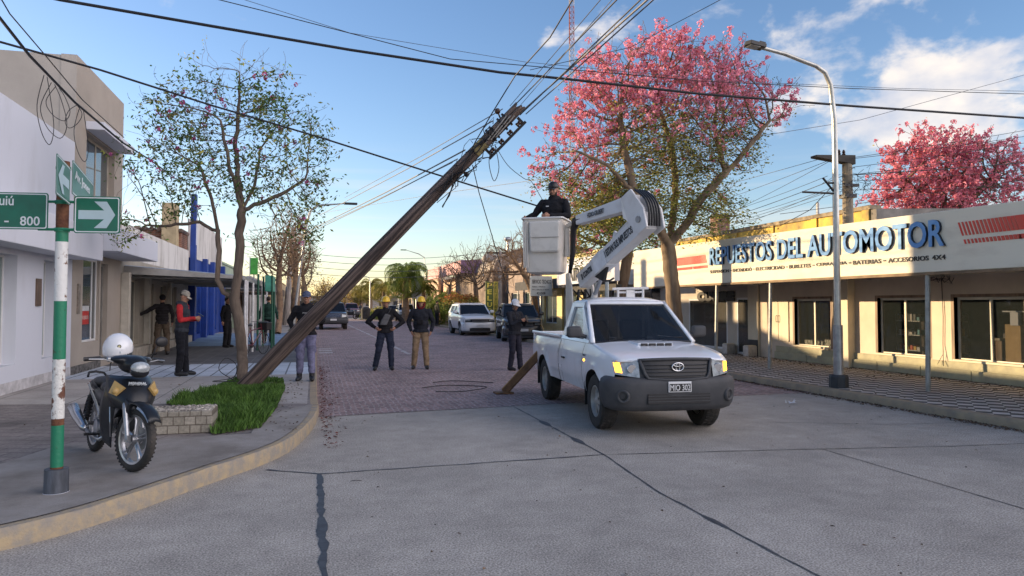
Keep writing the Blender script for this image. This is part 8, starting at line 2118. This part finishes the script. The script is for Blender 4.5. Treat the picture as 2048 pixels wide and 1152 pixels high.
# ------------------------------------------------------------------ parked motorcycle (local x forward, y left, z up)
def motorcycle():
    fx, fy = -1.57, 7.2; bx, by = -2.16, 8.30
    d = Vector((fx - bx, fy - by)); wbm = d.length; rz = math.atan2(d.y, d.x)
    t = thing('motorcycle', 'small black motorcycle with gold accents parked at the left corner', 'motorcycle', (bx, by, .154), rz)
    t.rotation_euler = (R(-5), 0, rz); t.rotation_mode = 'XYZ'
    sc = wbm / 1.22; t.scale = (1.0,) * 3
    m_blk = M('gloss_black_bodywork', (.012, .014, .018), .38, var=.05, coat=.25, spec=.3); m_gold = M('gold_decal', (.42, .28, .10), .35, var=.1); m_sil = M('silver_metal', (.40, .41, .43), .35, metal=.85, var=.15, vs=9); m_exh = M('brushed_exhaust', (.45, .46, .48), .25, metal=.9, var=.1)
    m_seat = M('seat_vinyl', (.03, .03, .033), .55, bump=.2, bs=200)
    L = wbm
    def mwheel(parent, x, z, r, tw, nm='wheel'):
        e = bpy.data.objects.new(nm, None); COL.objects.link(e); e.parent = parent; e.location = (x, 0, z); e.empty_display_size = .1
        T = Matrix.Rotation(R(90), 4, 'X')
        w = MB(); prof = [(r - .055 + .055 * math.sin(a) * 1.0, tw / 2 * math.cos(a) * -1) for a in np.linspace(.05, PI - .05, 9)]
        prof = [(r - .065, -tw * .38)] + [(r - .06 + .06 * math.sin(a), -tw / 2 * math.cos(a)) for a in np.linspace(.3, PI - .3, 9)] + [(r - .065, tw * .38)]
        w.lathe(prof, 40, T, close=True)
        for k in range(44):
            a = 2 * PI * k / 44
            for s in (-1, 1):
                c = Vector((math.cos(a + s * .03) * (r - .004), math.sin(a + s * .03) * (r - .004), s * tw * .22)); w.add([T @ (c + Matrix.Rotation(a, 3, 'Z') @ Vector(v)) for v in ((.0, -.010, -tw * .13), (.003, .010, -tw * .13), (.003, .014, tw * .13), (.0, -.006, tw * .13))], [(0, 1, 2, 3)])
        w.build('tyre', m_tyre, e, auto=50)
        w = MB(); w.lathe([(r - .062, -tw * .36), (r - .085, -tw * .30), (r - .09, 0), (r - .085, tw * .30), (r - .062, tw * .36), (r - .058, 0)], 36, T, close=True)
        for k in range(5):
            a = 2 * PI * k / 5 + .3; c0 = Vector((math.cos(a), 0, math.sin(a))); n0 = Vector((-math.sin(a), 0, math.cos(a)))
            for s in (-1, 1):
                w.tube([c0 * .035 + n0 * .012 * s, c0 * (r * .55) + n0 * .018 * s, c0 * (r - .085) + n0 * .035 * s], [.012, .010, .012], 6)
        w.lathe([(0, -.045), (.035, -.045), (.045, -.02), (.045, .02), (.035, .045), (0, .045)], 16, T); w.build('rim', m_sil, e, auto=40)
        w = MB(); w.lathe([(.04, -.052), (.105, -.052), (.105, -.048), (.04, -.048)], 24, T, close=True); w.build('brake_disc', m_metalgrey, e)
        return e
    r = .285
    mwheel(t, 0, r, r, .085)
    st = bpy.data.objects.new('steering', None); COL.objects.link(st); st.parent = t; st.location = (L, 0, r); st.rotation_euler = (0, 0, R(15)); st.empty_display_size = .1
    mwheel(st, 0, 0, r, .078)
    for s in (-1, 1):
        w = MB(); w.tube([(0, .075 * s, 0), (-.085, .075 * s, .27), (-.12, .07 * s, .34)], [.022, .024, .018], 10); w.cbox((.0, .075 * s, .01), (.06, .025, .06)); w.build('fork_leg', m_sil, st)
    w = MB(); w.T = None
    w.grid(lambda a, b: ((r + .035) * math.cos(R(32 + 118 * a)) * (1.0) , (b - .5) * (.12 + .02 * math.sin(PI * a)), (r + .035) * math.sin(R(32 + 118 * a)) + .018 * (1 - (2 * b - 1) ** 2)), 14, 6); w.build('front_mudguard', m_blk, st, smooth=True, solid=.006)
    w = MB(); w.grid(lambda a, b: ((r + .041) * math.cos(R(38 + 40 * a)), -.052 - .012 * b, (r + .03 - .03 * b) * math.sin(R(38 + 40 * a))), 8, 2); w.build('mudguard_flash', m_sil, st, solid=.002)
    w = MB(); w.prism([(-.11, -.085, .24), (-.06, -.085, .18), (-.02, -.085, .32), (-.10, -.085, .36)], (0, .17, 0)); w.build('fork_cover', m_blk, st, bevel=.015)
    hb = Vector((-.24, 0, .72))
    w = MB(); w.ball((-.17, 0, .66), (.15, .115, .085), 18, 10); w.ball((-.22, 0, .70), (.12, .20, .045), 16, 8); w.ball((-.05, 0, .60), (.06, .09, .06), 14, 8); me = blend(w, .012, 4); link_mesh('headlamp_cowl', me, m_blk, st)
    w = MB(); w.ball((-.045, 0, .635), (.065, .088, .058), 18, 10, (0, R(25), 0)); w.build('headlamp', m_lens_c, st, smooth=True)
    for s in (-1, 1):
        w = MB(); w.tube([(-.23, .12 * s, .70), (-.25, .24 * s, .705), (-.30, .36 * s, .69)], .013, 8); w.tube([(-.27, .25 * s, .705), (-.305, .375 * s, .69)], .019, 10); w.build('handlebar', m_black, st)
        w = MB(); w.tube([(-.20, .17 * s, .68), (-.20, .26 * s, .70), (-.25, .36 * s, .695)], .007, 5); w.ball((-.235, .19 * s, .70), .026, 8, 6); w.build('brake_lever', m_metalgrey, st)
    w = MB(); w.tube([(-.23, .21, .71), (-.22, .25, .84), (-.22, .27, .86)], .006, 5); w.ball((-.215, .29, .875), (.022, .065, .05), 14, 8); w.build('mirror', m_black, st, smooth=True)
    w = MB(); w.grid(lambda a, b: (L - .01 - .21 * b - .20 * abs(2 * a - 1) ** 2.2 + .05 * math.sin(PI * b), (2 * a - 1) * (.13 + .075 * math.sin(PI * (.15 + .6 * b))), .565 + .26 * b - .05 * (1 - abs(2 * a - 1)) * (1 - b)), 18, 8); w.build('front_panel', m_blk, t, smooth=True, solid=.01)
    w = MB(); w.ball((L - .26, 0, .62), (.13, .13, .16)); w.ball((L - .30, 0, .42), (.08, .09, .14)); link_mesh('steering_cover', blend(w, .012, 6), m_blk, t)
    for s in (-1, 1):
        w = MB(); w.grid(lambda a, b: (L - .17 - .17 * a - .10 * b, (.10 + .115 * math.sin(PI * (.12 + .62 * (1 - b))) * (.35 + .65 * a)) * s, .80 - .58 * b - .04 * (1 - a)), 7, 14); w.build('leg_shield', m_blk, t, smooth=True, solid=.008)
        w = MB(); w.add([(L - .205, .165 * s, .79), (L - .105, .10 * s, .735), (L - .13, .165 * s, .66), (L - .20, .205 * s, .68)], [(0, 1, 2, 3)]); w.build('gold_accent', m_gold, t, solid=.02, soff=0)
        w = MB(); w.ball((L - .15, .165 * s, .70), (.03, .035, .035), 12, 8); w.build('turn_signal', m_gold, t, smooth=True)
        w = MB(); w.tube([(L - .24, .175 * s, .55), (L - .20, .17 * s, .42), (L - .25, .14 * s, .28)], .006, 4); w.build('silver_trim', m_sil, t)
    lettering('badge', 'MONDIAL', m_swhite, t, (L - .112, -.075, .755), (0, 1, 0), (-.7, 0, 1), width=.15, height=.026, extrude=.022, bold=.01)
    w = MB(); w.ball((.42, 0, .68), (.20, .115, .06)); w.ball((.12, 0, .72), (.24, .105, .05)); w.ball((.60, 0, .60), (.10, .09, .06)); link_mesh('seat', blend(w, .012, 6), m_seat, t)
    w = MB(); w.ball((.25, 0, .57), (.33, .12, .11)); w.ball((-.08, 0, .66), (.20, .09, .05), 12, 8, (0, R(10), 0)); w.ball((.62, 0, .50), (.14, .10, .12)); w.ball((.78, 0, .42), (.16, .085, .12)); link_mesh('side_bodywork', blend(w, .012, 6), m_blk, t)
    for s in (-1, 1):
        for q in range(2):
            w = MB(); w.tube([(-.10, (.10) * s, .69 - .02 * q), (.15, .128 * s, .63 - .03 * q), (.38, .132 * s, .54 - .03 * q), (.50, .12 * s, .44 - .02 * q)], .006, 5); w.build('side_stripe', m_sil if q else M('pale_stripe', (.55, .52, .45), .5), t)
    w = MB(); w.tube([(-.20, .09, .74), (-.26, .07, .78), (-.28, 0, .79), (-.26, -.07, .78), (-.20, -.09, .74)], .012, 6); w.build('grab_rail', m_black, t)
    w = MB(); w.ball((-.27, 0, .66), (.05, .07, .04), 10, 6); w.build('tail_light', M('red_lens', (.35, .02, .02), .2, var=0), t, smooth=True)
    w = MB(); w.grid(lambda a, b: ((r + .05) * math.cos(R(60 + 110 * a)), (b - .5) * .13, r + (r + .05) * math.sin(R(60 + 110 * a))), 10, 4); w.build('rear_mudguard', m_black, t, smooth=True, solid=.006)
    w = MB(); w.tube([(.50, 0, .33), (.72, 0, .36)], [.075, .055], 14); w.cbox((.46, 0, .30), (.24, .20, .16)); w.tube([(.44, -.13, .30), (.44, .13, .30)], .075, 16)
    for q in range(6): w.tube([(.58 + q * .022, 0, .342 + q * .003), (.585 + q * .022, 0, .343 + q * .003)], .085, 14)
    w.build('engine', m_sil, t, auto=35)
    for s in (-1, 1):
        w = MB(); w.tube([(0, .085 * s, r), (.38, .085 * s, .33)], .018, 8); w.build('swingarm', m_black, t)
        w = MB(); w.tube([(.02, .11 * s, .32), (.10, .11 * s, .62)], .020, 8)
        for q in range(7): w.tube([(.03 + q * .01, .11 * s, .36 + q * .033), (.032 + q * .01, .11 * s, .366 + q * .033)], .034, 10)
        w.build('shock_absorber', m_black, t)
        w = MB(); w.tube([(.48, .10 * s, .24), (.48, .23 * s, .24)], .014, 8); w.build('footpeg', m_black, t)
    w = MB(); w.tube([(.66, -.04, .28), (.58, -.12, .20), (.40, -.155, .22), (.22, -.165, .27)], .018, 8); w.build('exhaust_pipe', m_sil, t, smooth=True)
    w = MB(); w.tube([(.26, -.165, .26), (.20, -.17, .275), (-.02, -.185, .35), (-.20, -.19, .42), (-.215, -.19, .425)], [.028, .042, .050, .056, .045], 16); w.build('exhaust_silencer', m_exh, t, smooth=True)
    w = MB(); w.tube([(.5, .06, .22), (.44, .20, .03)], .010, 6); w.cbox((.43, .21, .012), (.07, .03, .012)); w.build('side_stand', m_black, t)
    return t
moto = motorcycle()
# helmet hung on the right-hand mirror
def helmet():
    base = Vector(far(236, 697, 7.95)); t = thing('motorcycle_helmet', 'white helmet with small round emblem resting on the motorcycle handlebar', 'helmet', tuple(base), R(15))
    rr = .152
    w = MB(); w.grid(lambda a, b: ((rr * math.sin(PI * (.03 + .60 * b)) * math.cos(2 * PI * a)), (rr * 1.08 * math.sin(PI * (.03 + .60 * b)) * math.sin(2 * PI * a)), rr * math.cos(PI * (.03 + .60 * b)) * (1.12) + .02 * math.cos(2 * PI * a - .6) * b * b), 32, 14)
    w.build('shell', M('helmet_white', (.72, .73, .75), .2, var=.03, coat=.8), t, smooth=True, solid=.008)
    w = MB(); w.lathe([(rr * .95, -.045), (rr * .90, -.10), (rr * .76, -.125), (rr * .74, -.04)], 28, Matrix.Translation((0, 0, .0)) @ Matrix.Scale(1.08, 4, (0, 1, 0)), close=True); w.build('trim', m_black, t, smooth=True)
    w = MB(); w.ball((0, 0, -.02), (rr * .86, rr * .92, rr * .72), 18, 10); w.build('lining', m_dark, t, smooth=True)
    dv = (Vector(EYEV) - base); dv.z = 0; dv.normalize(); dv = Matrix.Rotation(-R(15), 3, 'Z') @ dv; sv = Vector((-dv.y, dv.x, 0))
    c = dv * (rr * 1.02) + sv * .012 + Vector((0, 0, .03))
    w = MB(); w.tube([c, c + dv * .006], .020, 18); e = w.build('emblem', M('emblem_dark', (.05, .06, .03), .4, var=0), t)
    w = MB(); w.tube([c + dv * .006, c + dv * .008], .012, 14); w.build('emblem_centre', M('emblem_gold', (.5, .45, .25), .4, var=0), t)
    w = MB(); c2 = dv * (rr * 1.03) + sv * .02; w.tube([c2 - sv * .03 + Vector((0, 0, -.012)), c2 + sv * .02 + Vector((0, 0, -.008))], .004, 4); w.tube([c2 + sv * .0 + Vector((0, 0, -.02)), c2 + Vector((0, 0, -.045))], .007, 4); w.build('decal', M('decal_blue', (.2, .3, .35), .5), t)
    w = MB(); w.tube([(-.03, -.02, -.09), (-.07, -.03, -.16), (-.075, -.02, -.24)], .012, 6, flat=.4); w.build('strap', m_black, t)
helmet()
# ------------------------------------------------------------------ bicycle behind the sparse tree
def bicycle():
    a = ground(503, 688, .157); t = thing('bicycle', 'dark bicycle with a front basket leaning by the white canopy posts', 'bicycle', (-1.72, 22.6, .157), R(62))
    for x in (-.5, .5):
        e = bpy.data.objects.new('wheel', None); COL.objects.link(e); e.parent = t; e.location = (x, 0, .33)
        w = MB(); w.lathe([(.31, -.014), (.33, 0), (.31, .014)], 28, Matrix.Rotation(R(90), 4, 'X'), close=True); w.build('tyre', m_tyre, e)
        w = MB()
        for k in range(14): a_ = 2 * PI * k / 14; w.tube([(0, .02 * (-1) ** k, 0), (.31 * math.cos(a_), 0, .31 * math.sin(a_))], .0025, 3)
        w.build('spokes', m_metalgrey, e)
    w = MB()
    for p, q in (((-.5, 0, .33), (-.08, 0, .30)), ((-.5, 0, .33), (-.2, 0, .75)), ((-.08, 0, .30), (-.22, 0, .82)), ((-.08, 0, .30), (.36, 0, .70)), ((-.2, 0, .72), (.34, 0, .80)), ((.5, 0, .33), (.34, 0, .92))): w.tube([p, q], .016, 7)
    w.build('frame', M('bicycle_paint', (.12, .02, .03), .35, coat=.5), t)
    w = MB(); w.tube([(.28, -.28, .98), (.33, -.1, 1.0), (.34, 0, .98), (.33, .1, 1.0), (.28, .28, .98)], .012, 6); w.build('handlebar', m_metalgrey, t)
    w = MB(); w.ball((-.24, 0, .88), (.13, .07, .03), 12, 6); w.build('saddle', m_black, t, smooth=True)
    w = MB(); w.box((.42, -.16, .72), (.70, .16, .96)); w.build('basket', m_black, t, bevel=.02)
    w = MB(); w.tube([(-.08, -.03, .30), (-.08, -.12, .16)], .01, 5); w.tube([(-.08, .03, .30), (-.08, .12, .44)], .01, 5); w.lathe([(0, -.03), (.09, -.03), (.09, -.02), (0, -.02)], 16, Matrix.Translation((-.08, 0, .30)) @ Matrix.Rotation(R(90), 4, 'X')); w.build('pedals', m_black, t)
bicycle()
t = thing('waste_bin', 'dark round-topped bin under the far palms', 'bin', (ony(731, 632, 78)[0], 78, .12))
w = MB(); w.lathe([(.45, 0), (.5, .9), (.48, 1.1), (.3, 1.25), (0, 1.3)], 14); w.build('body', m_dark, t, smooth=True)
w = MB(); w.box((-.2, -.52, .85), (.2, -.44, 1.05)); w.build('flap', m_black, t)
g_ = ground(1577, 806, .01)
t = thing('paper_litter', 'crumpled white paper scrap lying on the concrete by the right kerb', 'litter', tuple(g_))
w = MB(); r = random.Random(3)
for k in range(9):
    a = r.uniform(0, 6.28); p = Vector((.1 * math.cos(a) * r.random(), .05 * math.sin(a), 0)); q = p + Vector((r.uniform(-.07, .07), r.uniform(-.04, .04), r.uniform(.005, .07))); s = p + Vector((r.uniform(-.06, .06), r.uniform(-.04, .04), .005)); w.add([p, q, s], [(0, 1, 2)])
w.build('paper', m_white, t, solid=.002)
t = thing('twig', 'small dark curled twig lying on the concrete slab in the foreground', 'twig', tuple(ground(712, 962, .006)))
w = MB(); w.tube([(-.05, .01, 0), (0, .015, .004), (.05, -.01, .002)], .003, 4); w.build('stick', m_dark, t)
